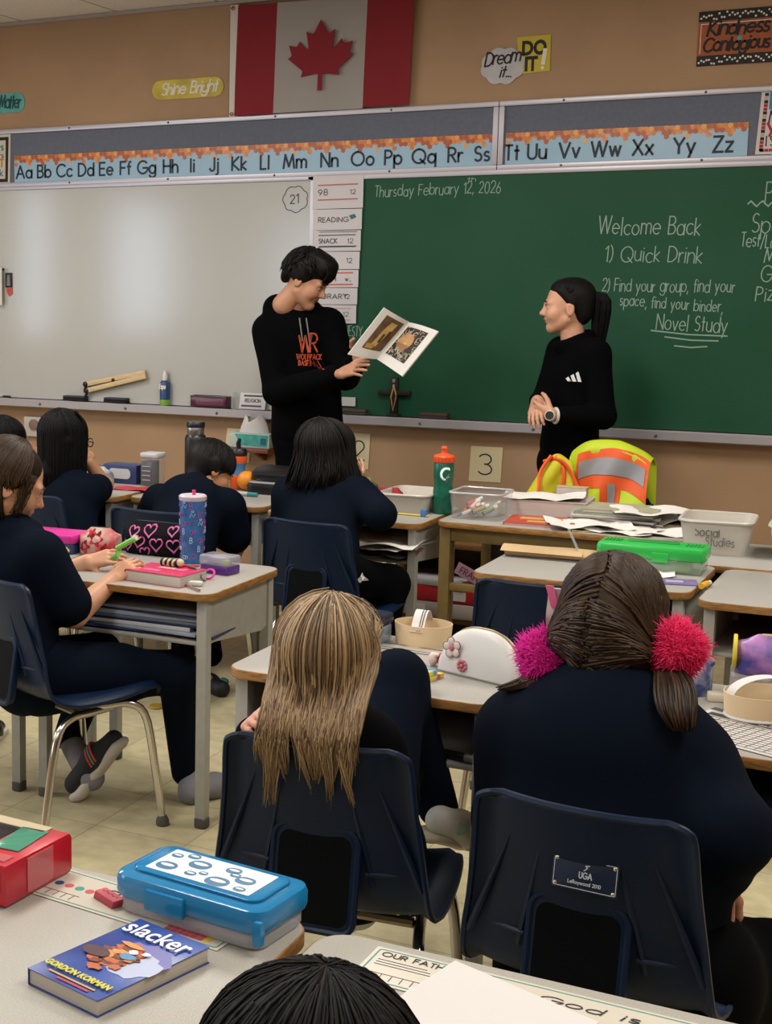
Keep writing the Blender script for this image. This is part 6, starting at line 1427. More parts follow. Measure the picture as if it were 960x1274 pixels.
def zipl(b, M): b.line([(0, .0+.01*k) for k in range(12)], .003, M)
blobs(b := B(), [ello(L(0, -.034, .050), np.array((.077, .094, .082)), R), ello(L(.0, -.07, .0), (.066, .05, .075), R), ello(L(0, .008, .086), (.062, .058, .040), R, .02), cap(L(.072, -.020, .020), L(.062, .022, .072), .008, .010, None, .02), cap(L(-.072, -.020, .020), L(-.062, .022, .072), .008, .010, None, .02)], .005)
rg = random.Random(6)
tie = np.array(L(0, -.118, .068))
for i in range(520):                                                    # combed back to the tie
    a = rg.uniform(-1.35, 1.35); x0, z0 = .078*sin(a), .052+.078*cos(a); y0 = .058-.052*abs(a)+rg.uniform(-.006, .006)
    p0 = np.array(L(x0*.97, y0, z0)); pts = []
    for k in range(7):
        u = k/6; th = a*(1-u*.75); y = y0*(1-u)+(-.115)*u; rr = sqrt(max(.02, 1-((y+.022)/.104)**2)); pts.append(L(.0825*rr*sin(th)*(1-.3*u), y, .050*(1-.1*u)+.0855*rr*cos(th)*(1-.1*u)))
    b.tube(pts, .0024, 4)
for i in range(300):
    a, r_ = rg.uniform(0, 2*pi), rg.uniform(0, 1)**.5; o = np.array((cos(a)*r_, sin(a)*r_)); ln = .34+.10*rg.random(); back = R @ np.array((0, -1, 0)); pts = []
    for k in range(9):
        u = k/8; wd = .013+.030*sin(pi*min(1, u*1.0+.12))*(1-.25*u); pts.append(tie+back*(.045*sin(min(1, u*3)*pi/2)-.022*u)+np.array((o[0]*wd, o[1]*wd, .022*sin(min(1, u*4)*pi/2)*(1-u)-ln*u*u*.55-ln*u*.45)))
    b.tube(pts, [.002, .0026, .0026, .0026, .0026, .0024, .002, .0015, .0007], 4)
b.build('hair', m_hjet, t, world=True, sharp=0)
b = B(); b.tube([tuple(tie+R @ np.array((.014*cos(a), 0, .014*sin(a)))) for a in np.linspace(0, 2*pi, 13)[:-1]], .006, 6, closed=True); b.build('hair_tie', m_black, t, world=True)
b = B(); ear = L(-.079, -.012, -.036); b.ell(tuple(ear), .005, n=8); b.build('earring', mat('gold', 'a08440', .3, .9), t, world=True)
w_ = pt(684, 517, 6.155); b = B(); M = frame(w_, (1, 0, 0), (0, .12, 1), (0, -1, .12)); b.prism(rrect(.042, .042, .021, 8), -.002, .009, M, .002, 0); b.prism(rrect(.036, .036, .018, 8), .009, .0095, M, 0, 1); b.build('watch_face', [mat('watch_white', 'c5c3be', .4), m_black], t, world=True)
wc = J['wrL']+(J['elL']-J['wrL'])*.06; ax_ = Vector(J['elL']-J['wrL']).normalized(); u1 = ax_.orthogonal().normalized(); u2 = ax_.cross(u1); b = B()
b.tube([Vector(wc)+(u1*cos(a)+u2*sin(a))*.030 for a in np.linspace(0, 2*pi, 17)[:-1]], .007, 6, closed=True); b.build('watch_strap', MATS['watch_white'], t, world=True)
b = B(); P = []
for q in 'LR': a = J['an'+q]; shoe(P, (a[0]+.05, a[1]+.03, 0), (a[0]-.14, a[1]-.08, 0), (0, 0, 1), .95)
blobs(b, P, .008); b.build('shoes', m_black, t, world=True, sharp=0)

# ---------------------------------------------------------------- seated children
def kid(label, Y, nm, skc, lip, hcen, hfwd, s, up=(0, 0, 1), **J):
    t = person(label, (J['pv'][0], J['pv'][1], 0)); b = B(); hc = np.array(hcen); L, R = head(b, hc, hfwd, s, up, jaw=.8, fem=True)
    P = limbs(J, s*.92, ext=(2, 1))+trunk(J, s*.9)+[cap(J['nk']-np.array((0, 0, .03)), hc-np.array((0, 0, .04*s)), .042*s, .042*s)]; blobs(b, P, .011)
    return t, b, hc, L, R, skin(nm, skc, lip)
def polo_collar(Q, nk, s=1., r=.058):
    for i in range(10): a = 2*pi*i/10; Q.append(ello(np.array(nk)+np.array((r*cos(a), r*sin(a), .010)), (.016*s, .016*s, .022*s), None, .016))
def shoes_at(t, lst, m_, label=None, s=.9, name='shoe'):
    for hl, to, up in lst:
        P = []; shoe(P, hl, to, up, s); o = clothes(name, P, .006, m_, t)
        if label: o['label'] = label

# child with glasses, back row left
Y = 4.98; J = dict(f=(.3, .95, 0), nk=pt(84, 594, 4.98), cs=pt(84, 630, 4.95), pv=pt(88, 690, 4.86), shR=pt(112, 612, 4.98), shL=pt(55, 610, 4.98), elR=at(131, 604, .745), wrR=pt(110, 575, 5.10), elL=pt(48, 650, 5.05), wrL=pt(62, 660, 5.16),
  hpR=pt(100, 695, 4.86), hpL=pt(75, 695, 4.86), knR=pt(112, 690, 5.22), knL=pt(90, 690, 5.24), anR=pt(116, 760, 5.24), anL=pt(92, 760, 5.26))
J['elR'] = np.array(J['elR'])
t, b, hc, L, R, sk = kid('child with long black hair and glasses resting chin on hand, back row left', Y, 'kida', 'b08060', '8f5550', pt(82, 549, 5.0), (.42, .88, -.10), .92, **J)
P = [cap(J['wrR'], J['elR'], .024, .034)]; hand(P, J['wrR'], pt(103, 560, 5.12)-J['wrR'], (.75, -.35, -.2), 1, .8, curl=(.6, .7, .5), tc=.4); blobs(b, P, .003); P = []; hand(P, J['wrL'], (.3, .9, -.1), (0, 0, 1), 1, .8); blobs(b, P, .004)
b.build('body', sk, t, world=True, sharp=0)
Q = trunk(J, .92, .012)+limbs(J, .95, .016, (.5, 1), legs=False); Q.append(cap(J['shL'], J['elL'], .06, .058)); polo_collar(Q, J['nk']); clothes('polo_shirt', Q, .010, m_nvy, t)
clothes('trousers', limbs(J, .95, .010, (1, 1), arms=False)+[cap(J['hpL'], J['hpR'], .10)], .012, m_pants, t)
shoes_at(t, [((J['an'+q][0], J['an'+q][1]-.04, 0), (J['an'+q][0]+.03, J['an'+q][1]+.15, 0), (0, 0, 1)) for q in 'LR'], m_black)
b = B(); blobs(b, [ello(L(0, -.028, .045), np.array((.086, .100, .092)), R), cap(L(0, -.045, -.01), L(0, -.05, -.13), .072, .066, None, .03), cap(L(.062, -.03, 0), L(.06, -.03, -.12), .032, .026, None, .03), cap(L(-.062, -.02, 0), L(-.06, -.02, -.12), .034, .028, None, .03)], .007)
strands(b, L(0, -.02, .045), R, np.array((.090, .108, .094)), 900, lambda d: J['nk'][2]-.075, 3, skip=lambda d: abs(d) > 138, rr=.0030, drift=-.05, wave=.003)
for i in range(130): x = -.08+.16*random.random(); b.tube([L(x*(1+.03*k), (.005+.080*sin(k*.32))*(1-.55*(x/.09)**2)-.01*(x/.08)**2, .137-.020*k) for k in range(6)], [.004]*5+[.0015], 4)
b.build('hair', m_hjet, t, world=True, sharp=0)
b = B()
for q in (-1, 1): b.tube([tuple(L(q*.031+.023*cos(a), .108, .002+.019*sin(a))) for a in np.linspace(0, 2*pi, 17)[:-1]], .0024, 6, closed=True); b.tube([tuple(L(q*.054, .106, .006)), tuple(L(q*.078, .05, .008)), tuple(L(q*.081, -.01, .004))], .0022, 6)
b.tube([tuple(L(-.008, .108, .006)), tuple(L(.008, .108, .006))], .002, 6); b.build('glasses', mat('glasses_frame', '33302f', .3), t, world=True)

# child at the far left edge, hand on head
J = dict(f=(.3, .95, 0), nk=pt(10, 585, 5.04), cs=pt(8, 620, 5.02), pv=pt(10, 680, 4.92), shR=pt(36, 602, 5.05), shL=pt(-18, 602, 5.05), elR=pt(50, 572, 5.16), wrR=pt(34, 556, 5.10), elL=pt(-25, 640, 5.1), wrL=pt(-5, 640, 5.24),
  hpR=pt(22, 690, 4.92), hpL=pt(-4, 690, 4.92), knR=pt(30, 685, 5.28), knL=pt(5, 685, 5.28), anR=pt(36, 755, 5.3), anL=pt(8, 755, 5.3))
t, b, hc, L, R, sk = kid('dark-haired child at the far left edge with a hand on the head', 5.0, 'kidb', 'b5846a', '8f5550', pt(10, 556, 5.05), (.2, .95, -.1), .92, **J)
P = [cap(J['wrR'], J['elR'], .024, .032)]; hand(P, J['wrR'], pt(22, 546, 5.0)-J['wrR'], (.4, -.8, .4), -1, .8); blobs(b, P, .0035); P = []; hand(P, J['wrL'], (.3, .9, -.1), (0, 0, 1), 1, .8); blobs(b, P, .004)
b.build('body', sk, t, world=True, sharp=0)
Q = trunk(J, .92, .012)+limbs(J, .95, .016, (1, 1), legs=False); polo_collar(Q, J['nk']); clothes('polo_shirt', Q, .011, m_nvy, t); clothes('trousers', limbs(J, .95, .010, (1, 1), arms=False)+[cap(J['hpL'], J['hpR'], .10)], .013, m_pants, t)
b = B(); blobs(b, [ello(L(0, -.028, .045), np.array((.084, .102, .090)), R), cap(L(0, -.045, 0), L(0, -.05, -.06), .068, .06, None, .03)], .007); strands(b, L(0, -.02, .045), R, np.array((.088, .108, .094)), 500, lambda d: J['nk'][2]+.02, 4, skip=lambda d: abs(d) > 110, rr=.003); b.build('hair', m_hjet, t, world=True, sharp=0)
shoes_at(t, [((J['an'+q][0], J['an'+q][1]-.04, 0), (J['an'+q][0]+.03, J['an'+q][1]+.15, 0), (0, 0, 1)) for q in 'LR'], m_black)

# child leaning over a back-row desk
J = dict(f=(.12, .99, 0), nk=pt(243, 607, 5.22), cs=pt(236, 640, 5.10), pv=pt(215, 715, 4.86), shR=pt(283, 632, 5.16), shL=pt(198, 625, 5.20), elR=pt(293, 682, 5.20), wrR=pt(285, 712, 5.40), elL=pt(176, 668, 5.30), wrL=pt(190, 655, 5.48),
  hpR=pt(232, 730, 4.86), hpL=pt(204, 730, 4.86), knR=pt(246, 728, 5.22), knL=pt(216, 728, 5.22), anR=pt(262, 815, 5.04), anL=pt(228, 812, 5.06))
t, b, hc, L, R, sk = kid('child with short dark hair hunched over a back-row desk, head down', 5.1, 'kidc', 'a9734f', '8f5550', pt(262, 588, 5.33), (.62, .72, -.62), .90, up=(-.15, .1, 1), **J)
for q, n_ in (('R', (0, .2, 1)), ('L', (0, 0, 1))): P = [cap(J['wr'+q], J['el'+q], .025, .034)]; hand(P, J['wr'+q], (.1, .9, -.2), n_, 1 if q == 'L' else -1, .8); blobs(b, P, .004)
b.build('body', sk, t, world=True, sharp=0)
Q = trunk(J, .98, .018, ch=.15)+limbs(J, .98, .018, (.7, 1), legs=False)+[cap(J['shR'], J['shR']+(J['elR']-J['shR'])*.7, .068, .064), cap(J['shL'], J['elL'], .066, .062)]; polo_collar(Q, J['nk'], 1.1, .062); clothes('polo_shirt', Q, .010, m_nvy, t)
clothes('trousers', limbs(J, .98, .012, (1, 1), arms=False)+[cap(J['hpL'], J['hpR'], .11)], .012, m_pants, t)
b = B(); blobs(b, [ello(L(0, -.030, .050), np.array((.082, .100, .086)), R), cap(L(0, -.062, .02), L(0, -.062, -.05), .060, .045, None, .03), cap(L(-.07, -.03, .03), L(-.07, -.02, .0), .02, .012), cap(L(.07, -.03, .03), L(.07, -.02, .0), .02, .012)], .006)
strands(b, L(0, -.02, .048), R, np.array((.085, .106, .092)), 750, lambda d: 9, 5, phi1=112, skip=lambda d: abs(d) > 150, rr=.0026, jit=.012)
b = b; o = b.build('hair', m_hblack, t, world=True, sharp=0)
tt = t
shoes_at(t, [(at(275, 866, .0), at(249, 852, .0), (0, 0, 1)), (at(238, 840, 0), at(216, 828, 0), (0, 0, 1))], mat('sneaker_black', '15151a', .6, noise=.4, ns=30), 'black sneaker with yellow and green patches', .95)
for sh in [c for c in t.children if c.name.startswith('shoe')]:
    cc = sum((v.co for v in sh.data.vertices), Vector())/len(sh.data.vertices); b = B()
    for k, (dx, dz, mi) in enumerate(((-.05, .02, 0), (.0, .035, 0), (.05, .02, 0), (.07, .03, 1), (-.02, .0, 0))): b.ell(tuple(cc+Vector((dx, -.030, dz))), (.022, .016, .016), mi=mi, n=10)
    b.build('patch', [mat('shoe_yellow', 'b5901e', .5), mat('shoe_green', '1f6a4a', .5)], sh)

# bob-haired child
J = dict(f=(.10, .99, 0), nk=pt(402, 606, 5.06), cs=pt(400, 640, 5.01), pv=pt(398, 712, 4.86), shR=pt(444, 617, 5.05), shL=pt(360, 615, 5.05), elR=np.array(at(473, 640, .755)), wrR=pt(444, 600, 5.18), elL=pt(352, 662, 5.13), wrL=pt(372, 655, 5.34),
  hpR=pt(420, 722, 4.86), hpL=pt(388, 722, 4.86), knR=pt(486, 726, 5.06), knL=pt(400, 722, 5.22), anR=pt(470, 812, 4.96), anL=pt(402, 800, 5.08))
t, b, hc, L, R, sk = kid('bob-haired child in a navy sweater leaning on one hand, back row centre', 4.95, 'kidd', 'c08f72', '9a605a', pt(408, 565, 5.08), (.35, .92, -.05), .95, **J)
P = [cap(J['wrR'], J['wrR']+(J['elR']-J['wrR'])*.4, .024, .030)]; hand(P, J['wrR'], pt(438, 574, 5.18)-J['wrR'], (.8, -.6, .1), 1, .8, curl=(.5, .7, .5), tc=.3); blobs(b, P, .003); P = []; hand(P, J['wrL'], (.3, .9, -.1), (0, 0, 1), 1, .8); blobs(b, P, .004)
b.build('body', sk, t, world=True, sharp=0)
Q = trunk(J, .98, .018)+limbs(J, 1.0, .018, (1.86, 1), legs=False); polo_collar(Q, J['nk']); clothes('sweater', Q, .010, m_nvy, t)
tr = clothes('trousers', limbs(J, 1.0, .016, (1, .98), arms=False)+[cap(J['hpL'], J['hpR'], .12)], .011, m_pants, t)
def cat_mark(b, M): b.prism([(-.03, -.012), (-.022, .004), (-.01, .002), (.0, .012), (.006, .026), (.010, .014), (.022, .004), (.030, -.004), (.018, -.004), (.006, -.004), (.0, -.012), (-.006, -.006), (-.016, -.008)], 0, .0008, M)
chest_decal(cat_mark, tr, t, pt(447, 729, 4.60), (.35, -.93, .1), [mat('logo_white', 'c9c9cc', .6)], 'leg_emblem', .004)
b = B(); blobs(b, [ello(L(0, -.025, .042), np.array((.098, .112, .092)), R), cap(L(0, -.045, -.01), L(0, -.05, -.07), .086, .080, None, .03), cap(L(.066, -.02, 0), L(.07, -.02, -.075), .034, .030, None, .03), cap(L(-.066, -.01, 0), L(-.07, -.01, -.08), .036, .032, None, .03)], .007)
strands(b, L(0, -.02, .042), R, np.array((.100, .118, .096)), 1900, lambda d: hc[2]-.105, 6, skip=lambda d: abs(d) > 132, rr=.0030, drift=.20, wave=.012, clump=54, jit=.03, conv=.5, vary=.010)
b.build('hair', m_hblack, t, world=True, sharp=0)
shoes_at(t, [((J['an'+q][0], J['an'+q][1]-.04, 0), (J['an'+q][0]+.03, J['an'+q][1]+.15, 0), (0, 0, 1)) for q in 'LR'], m_black)

# blonde child
(nx, ny, _), nr = N1
J = dict(f=(.05, 1, 0), nk=pt(404, 905, 2.57), cs=pt(408, 950, 2.59), pv=pt(428, 1060, 2.58), shR=pt(458, 935, 2.60), shL=pt(350, 920, 2.60), elR=pt(485, 990, 2.72), wrR=pt(505, 960, 2.92), elL=pt(322, 955, 2.52), wrL=pt(318, 910, 2.42),
  hpR=pt(458, 1060, 2.62), hpL=pt(405, 1060, 2.62), knR=pt(494, 846, 2.90), knL=pt(420, 1000, 3.02), anR=pt(545, 1006, 2.98), anL=pt(430, 1120, 3.05))
t, b, hc, L, R, sk = kid('child with long straight blonde hair and one knee drawn up, seen from behind', 2.65, 'kide', 'c9927c', '9a605a', pt(417, 826, 2.47), (.05, .98, -.08), .89, **J)
P = [cap(J['wrL'], J['elL'], .024, .032)]; hand(P, J['wrL'], pt(313, 884, 2.335)-J['wrL'], (-.35, -.45, .8), -1, .80, curl=(.75, .55, .35), tc=.3); blobs(b, P, .003); P = []; hand(P, J['wrR'], (.1, .8, .3), (.9, 0, .2), 1, .8, curl=(.5, .6, .4)); blobs(b, P, .004)
b.build('body', sk, t, world=True, sharp=0)
Q = trunk(J, .96, .014)+limbs(J, .98, .018, (1.85, 1), legs=False); polo_collar(Q, J['nk']); clothes('sweater', Q, .009, m_blk, t)
clothes('trousers', limbs(J, .96, .010, (1, .99), arms=False, k=.06)+[cap(J['hpL'], J['hpR'], .115)], .009, m_nvy, t)
ca_, sa_ = cos(radians(nr)), sin(radians(nr))
def over_chair(p):
    dx, dy = p[0]-nx, p[1]-ny; lx, ly = dx*ca_+dy*sa_, -dx*sa_+dy*ca_
    ym = float(np.interp(p[2], [.60, .70, .752, .77, .82, .90], [-.236, -.250, -.262, -.262, -.235, -.15]))-.004*((p[0]*977) % 1)
    if ly > ym and abs(lx) < .21: ly = ym
    return np.array((nx+lx*ca_-ly*sa_, ny+lx*sa_+ly*ca_, p[2]))
b = B(); blobs(b, [ello(L(0, -.028, .042), np.array((.088, .104, .090)), R), cap(L(0, -.045, -.01), L(0, -.045, -.10), .076, .056, None, .03), cap(L(.064, -.03, 0), L(.062, -.05, -.13), .030, .022, None, .03), cap(L(-.064, -.03, 0), L(-.062, -.05, -.13), .032, .024, None, .03)], .007)
strands(b, L(0, -.022, .042), R, np.array((.093, .112, .096)), 3400, lambda d: hc[2]-.145+(.06 if abs(d) > 68 else 0), 7, crown=(0, -.1), skip=lambda d: abs(d) > 128, rr=.0020, drift=.06, wave=.010, clump=58, jit=.03, conv=.85, vary=.034, fix=over_chair, short=.18, narrow=.24)
b.build('hair', m_hblond, t, world=True, sharp=0)
a = J['anR']; P = []; hl = pt(548, 1036, 2.93); to = pt(592, 1050, 3.03); shoe(P, hl, to, (0, -.1, 1), .92); o = clothes('shoe', P, .005, mat('shoe_white', 'd3d3ce', .5), t, 'white sneaker with pale green panel')
b = B(); c_ = np.array(hl)*.55+np.array(to)*.45; b.ell(tuple(c_+np.array((.005, -.040, .036))), (.030, .010, .016), n=12, mi=0); b.tube([tuple(c_+np.array((-.012+.012*cos(q), -.046, .034+.010*sin(q)))) for q in np.linspace(0, 5, 9)], .003, 5, mi=1); b.build('panel', [mat('shoe_mint', '8fb3a8', .5), mat('shoe_grey', '6d7a78', .5)], o, world=False)
for v in [c for c in o.children][0].data.vertices: v.co -= t.location
bs = B(); blobs(bs, [cap(np.array(hl)-np.array((.02, .01, .004)), np.array(to)-np.array((0, 0, .004)), .040, .037, ((0, 0, 1), .38), .008)], .004); os_ = bs.build('sole', mat('sole_cream', 'b9ad98', .6), o, sharp=0)
bl = B(); bl.tube([tuple(c_+np.array((-.035+.010*k, -.040+.003*k, .012+.010*k))) for k in range(5)], .005, 6); bl.tube([tuple(c_+np.array((-.045+.004*k, -.042, .020-.008*k))) for k in range(3)], .002, 5, mi=1); ob = bl.build('strap', [mat('shoe_mint', '8fb3a8', .5), m_black], o, sharp=0)
for v in list(os_.data.vertices)+list(ob.data.vertices): v.co -= t.location
a = J['anL']; shoes_at(t, [((a[0], a[1]-.04, a[2]-.07), (a[0]+.02, a[1]+.15, a[2]-.07), (0, 0, 1))], MATS['shoe_white'])

# child with pigtails, right foreground
J = dict(f=(0, 1, 0), nk=pt(755, 880, 2.58), cs=pt(755, 950, 2.54), pv=pt(765, 1190, 2.50), shR=pt(858, 958, 2.56), shL=pt(646, 912, 2.58), elR=pt(908, 1035, 2.46), wrR=pt(896, 1088, 2.52), elL=pt(635, 1020, 2.60), wrL=pt(650, 1040, 2.80),
  hpR=pt(835, 1215, 2.50), hpL=pt(720, 1210, 2.50), knR=pt(955, 1205, 2.80), knL=pt(740, 1180, 2.92), anR=pt(990, 1360, 2.86), anL=pt(750, 1320, 2.98))
t, b, hc, L, R, sk = kid('child with brown pigtails and pink pompoms in a navy sweater, right foreground', 2.55, 'kidf', 'a8755f', '8f5550', pt(765, 785, 2.62), (.12, .97, -.22), 1.0, **J)
P = [cap(J['wrR'], J['elR'], .028, .036)]; hand(P, J['wrR'], pt(892, 1130, 2.50)-J['wrR'], (.6, -.75, -.1), -1, .85, curl=(.3, .4, .3)); blobs(b, P, .003); P = []; hand(P, J['wrL'], (.1, .9, 0), (0, 0, 1), 1, .85); blobs(b, P, .004)
b.build('body', sk, t, world=True, sharp=0)
Q = trunk(J, 1.18, .020, lowr=.150, wst=.14, ch=.142)+limbs(J, 1.2, .022, (1.8, 1), legs=False); polo_collar(Q, J['nk']+np.array((0, 0, .01)), 1.4, .066); clothes('sweater', Q, .009, m_nvy, t)
clothes('trousers', limbs(J, 1.3, .018, (1, 1), arms=False)+[cap(J['hpL'], J['hpR'], .15)], .011, m_pants, t)
shoes_at(t, [((J['an'+q][0], J['an'+q][1]-.04, 0), (J['an'+q][0]+.03, J['an'+q][1]+.15, 0), (0, 0, 1)) for q in 'LR'], m_black)
b = B(); blobs(b, [ello(L(0, -.026, .048), np.array((.086, .104, .090)), R), cap(L(0, -.064, .0), L(0, -.06, -.075), .066, .048, None, .03), ello(L(.06, -.05, -.02), (.036, .05, .05), R), ello(L(-.06, -.05, -.02), (.036, .05, .05), R)], .006)
rg = random.Random(15); ties = {}; hb = BVHTree.FromPolygons([Vector(v) for v in b.v], b.f)
def onhead(p, lift):
    a = L(0, -.026, max(-.06, min(.04, p[2]))); d = Vector(L(*p))-Vector(a); d.normalize(); h = hb.ray_cast(Vector(a)+d*.4, -d)
    return tuple(h[0]+d*lift) if h[0] is not None else tuple(L(*p))
for q in (-1, 1):
    tie = np.array((q*.090, -.040, -.045))
    for i in range(900):
        y0 = rg.uniform(-.118, .085); z_ = .048+.092*sqrt(max(0, 1-((y0+.026)/.112)**2)); x0 = q*.004+.010*sin(y0*40)*(1 if y0 < 0 else 0)
        if i % 3 == 0 and y0 < 0: z_ = rg.uniform(-.075, z_); 
        p0 = np.array((x0, y0, z_)); 
        if i % 3 == 0 and z_ < .05: p0[1] = -.026-.108*sqrt(max(0, 1-((z_-.048)/.13)**2))
        pts = []
        for k in range(8):
            u = k/7; p = p0*(1-u)+tie*u; p = p+np.array((q*.02*sin(pi*u), -.02*sin(pi*u), .015*sin(pi*u))); pts.append(onhead(p, .0005+.0035*rg.random()) if u < .95 else L(*tie))
        b.tube(pts, .0026, 4)
    ties[q] = L(*(tie+np.array((q*.020, 0, 0))))
    Pq = [np.array(ties[q])]+([pt(838, 850, 2.50), pt(842, 882, 2.455), pt(848, 910, 2.45)] if q > 0 else [pt(676, 838, 2.55), pt(655, 850, 2.53), pt(622, 858, 2.54)])
    Cq = cat(Pq, 9)
    for i in range(320):
        a, r_ = rg.uniform(0, 6.3), rg.random()**.5; e_ = .75+.25*rg.random(); pts = []
        for k in range(9):
            u = k/8*e_; wd = (.010+.024*sin(pi*min(1, u*.85+.08)))*(1 if q > 0 else .7); f_ = u*8; j = min(7, int(f_)); pc_ = Cq[j]+(Cq[j+1]-Cq[j])*(f_-j)
            pts.append(pc_+np.array((cos(a)*r_*wd, sin(a)*r_*wd*.5, sin(a*2+i)*.003)))
        b.tube(pts, [.0022]*7+[.0014, .0005], 4)
b.build('hair', m_hbrown, t, world=True, sharp=0)
def pompom(c, r, m_, seed):
    rg = random.Random(seed); b = B(); c = np.array(c); lump = lambda d: 1+.07*sin(4*d[0]+seed)*cos(5*d[2]+seed)+.05*sin(7*d[1]+2*seed)
    o = len(b.v); b.ell((0, 0, 0), 1, n=32)
    for i in range(o, len(b.v)): d = np.array(b.v[i]); b.v[i] = tuple(c+d*r*.93*lump(d))
    for i in range(6500):
        d = np.array([rg.gauss(0, 1) for _ in range(3)]); d /= np.linalg.norm(d); j = np.array([rg.gauss(0, .16) for _ in range(3)]); k = lump(d)*(.96+.06*rg.random())
        b.tube([c+d*r*.84*k, c+(d+j*.5)*r*.95*k, c+(d+j)*r*1.03*k], [.0013, .0009, .0002], 3)
    return b
pc = {-1: pt(679, 818, 2.57), 1: pt(840, 808, 2.57)}
pompom(pc[-1], .046, None, 1).build('pompom', mat('pompom_magenta', 'd81c96', .9), t, world=True, sharp=0)['label'] = 'magenta pompom on the left pigtail'
pompom(pc[1], .047, None, 2).build('pompom', mat('pompom_pink', 'e82a68', .9), t, world=True, sharp=0)['label'] = 'hot pink pompom on the right pigtail'
b = B(); c_ = pt(690, 790, 2.60)
for k in range(4): b.tube([tuple(c_+np.array((.014*cos(q), .014*sin(q), -.006+.004*k))) for q in np.linspace(0, 2*pi, 13)[:-1]], .003, 5, closed=True)
b.build('hair_tie', mat('tie_grey', '8a8a90', .5), t, world=True)
b = B(); c_ = pt(687, 762, 2.66)
b.surf([[tuple(c_+np.array((x*.9, .004*sin(9*u), .045-.10*u))) for x in (-.012, -.004, .006, .014)] for u in np.linspace(0, 1, 9)], .003, mi=0); b.surf([[tuple(c_+np.array((-.014+.012*u+x, -.004, .05-.04*u))) for x in (0, .014)] for u in np.linspace(0, 1, 5)], .004, mi=1)
b.build('ribbon', [mat('ribbon_white', 'c5b3b3', .6), mat('ribbon_pink', 'cf5f86', .6)], t, world=True, sharp=60)

# brown-haired child seated sideways at the left
J = dict(f=(.62, .78, 0), nk=pt(18, 664, 3.50), cs=pt(22, 715, 3.50), pv=pt(28, 828, 3.46), shR=pt(52, 692, 3.44), shL=pt(14, 680, 3.66), elR=pt(93, 765, 3.50), wrR=pt(140, 722, 3.66), elL=pt(62, 722, 3.72), wrL=pt(108, 700, 3.76),
  hpR=pt(50, 842, 3.46), hpL=pt(30, 830, 3.60), knR=pt(222, 836, 3.72), knL=pt(125, 812, 3.86), anR=pt(232, 962, 3.84), anL=pt(85, 918, 3.74))
t, b, hc, L, R, sk = kid('child with loosely braided brown hair playing with a green strip at the left desk', 3.5, 'kidg', 'bd8a6c', '9a605a', pt(14, 604, 3.52), (.70, .58, -.40), .97, up=(0, 0, 1), **J)
for q, dd, n_, cu in (('R', pt(167, 700, 3.72)-J['wrR'], (-.1, -.85, .5), (.45, .6, .4)), ('L', pt(145, 690, 3.78)-J['wrL'], (.1, -.7, .7), (.35, .5, .35))):
    P = [cap(J['wr'+q], J['el'+q], .026, .040)]; hand(P, J['wr'+q], dd, n_, 1 if q == 'L' else -1, .82, curl=cu, tc=.5); blobs(b, P, .003)
b.build('body', sk, t, world=True, sharp=0)
Q = trunk(J, .98, .016)+limbs(J, .98, .014, (.8, 1), legs=False)+[cap(J['shR'], J['shR']+(J['elR']-J['shR'])*.80, .058, .062), cap(J['shL'], J['shL']+(J['elL']-J['shL'])*.8, .056, .058)]; polo_collar(Q, J['nk'], 1.2, .060); clothes('polo_shirt', Q, .009, m_nvy, t)
clothes('trousers', limbs(J, .98, .012, (1, .98), arms=False)+[cap(J['hpL'], J['hpR'], .11), cap(J['hpR'], J['hpR']+(J['knR']-J['hpR'])*.55, .105, .092), cap((J['hpL']+J['hpR'])/2, J['pv'], .12, .12)], .009, m_nvy, t)
b = B(); blobs(b, [ello(L(0, -.028, .046), np.array((.082, .102, .088)), R), cap(L(0, -.066, .01), L(.0, -.07, -.10), .062, .034, None, .03)], .006)
strands(b, L(0, -.024, .046), R, np.array((.090, .112, .096)), 1300, lambda d: hc[2]-.09 if abs(d) < 72 else hc[2]+.012, 9, crown=(0, .1), skip=lambda d: abs(d) > 116, rr=.0028, drift=-.25, wave=.004, phi1=100)
for k in range(26):
    u = k/25
    for j in range(3): b.ell(tuple(L(.058+.010*sin(k*1.1+j*2.1), -.035+.008*cos(k*1.1+j*2.1), -.045-.15*u)), (.013*(1-.35*u), .012*(1-.35*u), .011), n=8)
for i in range(60): a_ = rg.uniform(-.03, .03); b.tube([L(.078, .035+a_*.5, .06-.022*k) + R @ np.array((.003*sin(k+i), .012*sin(k*.7+i)*.5, 0)) for k in range(7)], .0009, 3)
b.build('hair', m_hbrown, t, world=True, sharp=0)
m_sock = mat('sock_grey', '77767c', .9, bump=.3, bs=90)
P = [cap(pt(240, 950, 3.84), pt(238, 985, 3.82), .036, .038)]; shoe(P, np.array(at(236, 1000, .0))+np.array((0, 0, .015)), np.array(at(270, 990, .0))+np.array((.03, .06, .02)), (0, 0, 1), .85); clothes('sock', P, .006, m_sock, t)
hl, to = pt(100, 985, 3.66), pt(145, 925, 3.70); P = [cap(J['anL'], np.array(hl)*.7+np.array(to)*.3, .036, .042)]; clothes('sock', P, .006, m_sock, t)
P = []; up_ = Vector((-.55, -.1, .8)); shoe(P, hl, to, up_, .95); so = clothes('shoe', P, .005, mat('slipon_black', '131216', .75), t, 'black slip-on shoe with red and green stripes and a white sole')
b = B(); d_ = (Vector(to)-Vector(hl)); M0 = [Vector(hl)+d_*(k/10) for k in range(-1, 12)]; Pp = [cap(Vector(hl)-up_.normalized()*.004, Vector(to)-up_.normalized()*.006, .042, .039, (tuple(up_.normalized()), .5), .01)]; blobs(b, Pp, .005); o_ = b.build('sole', mat('sole_grey', 'b5aea4', .6), so)
for v in o_.data.vertices: v.co -= t.location
b = B()
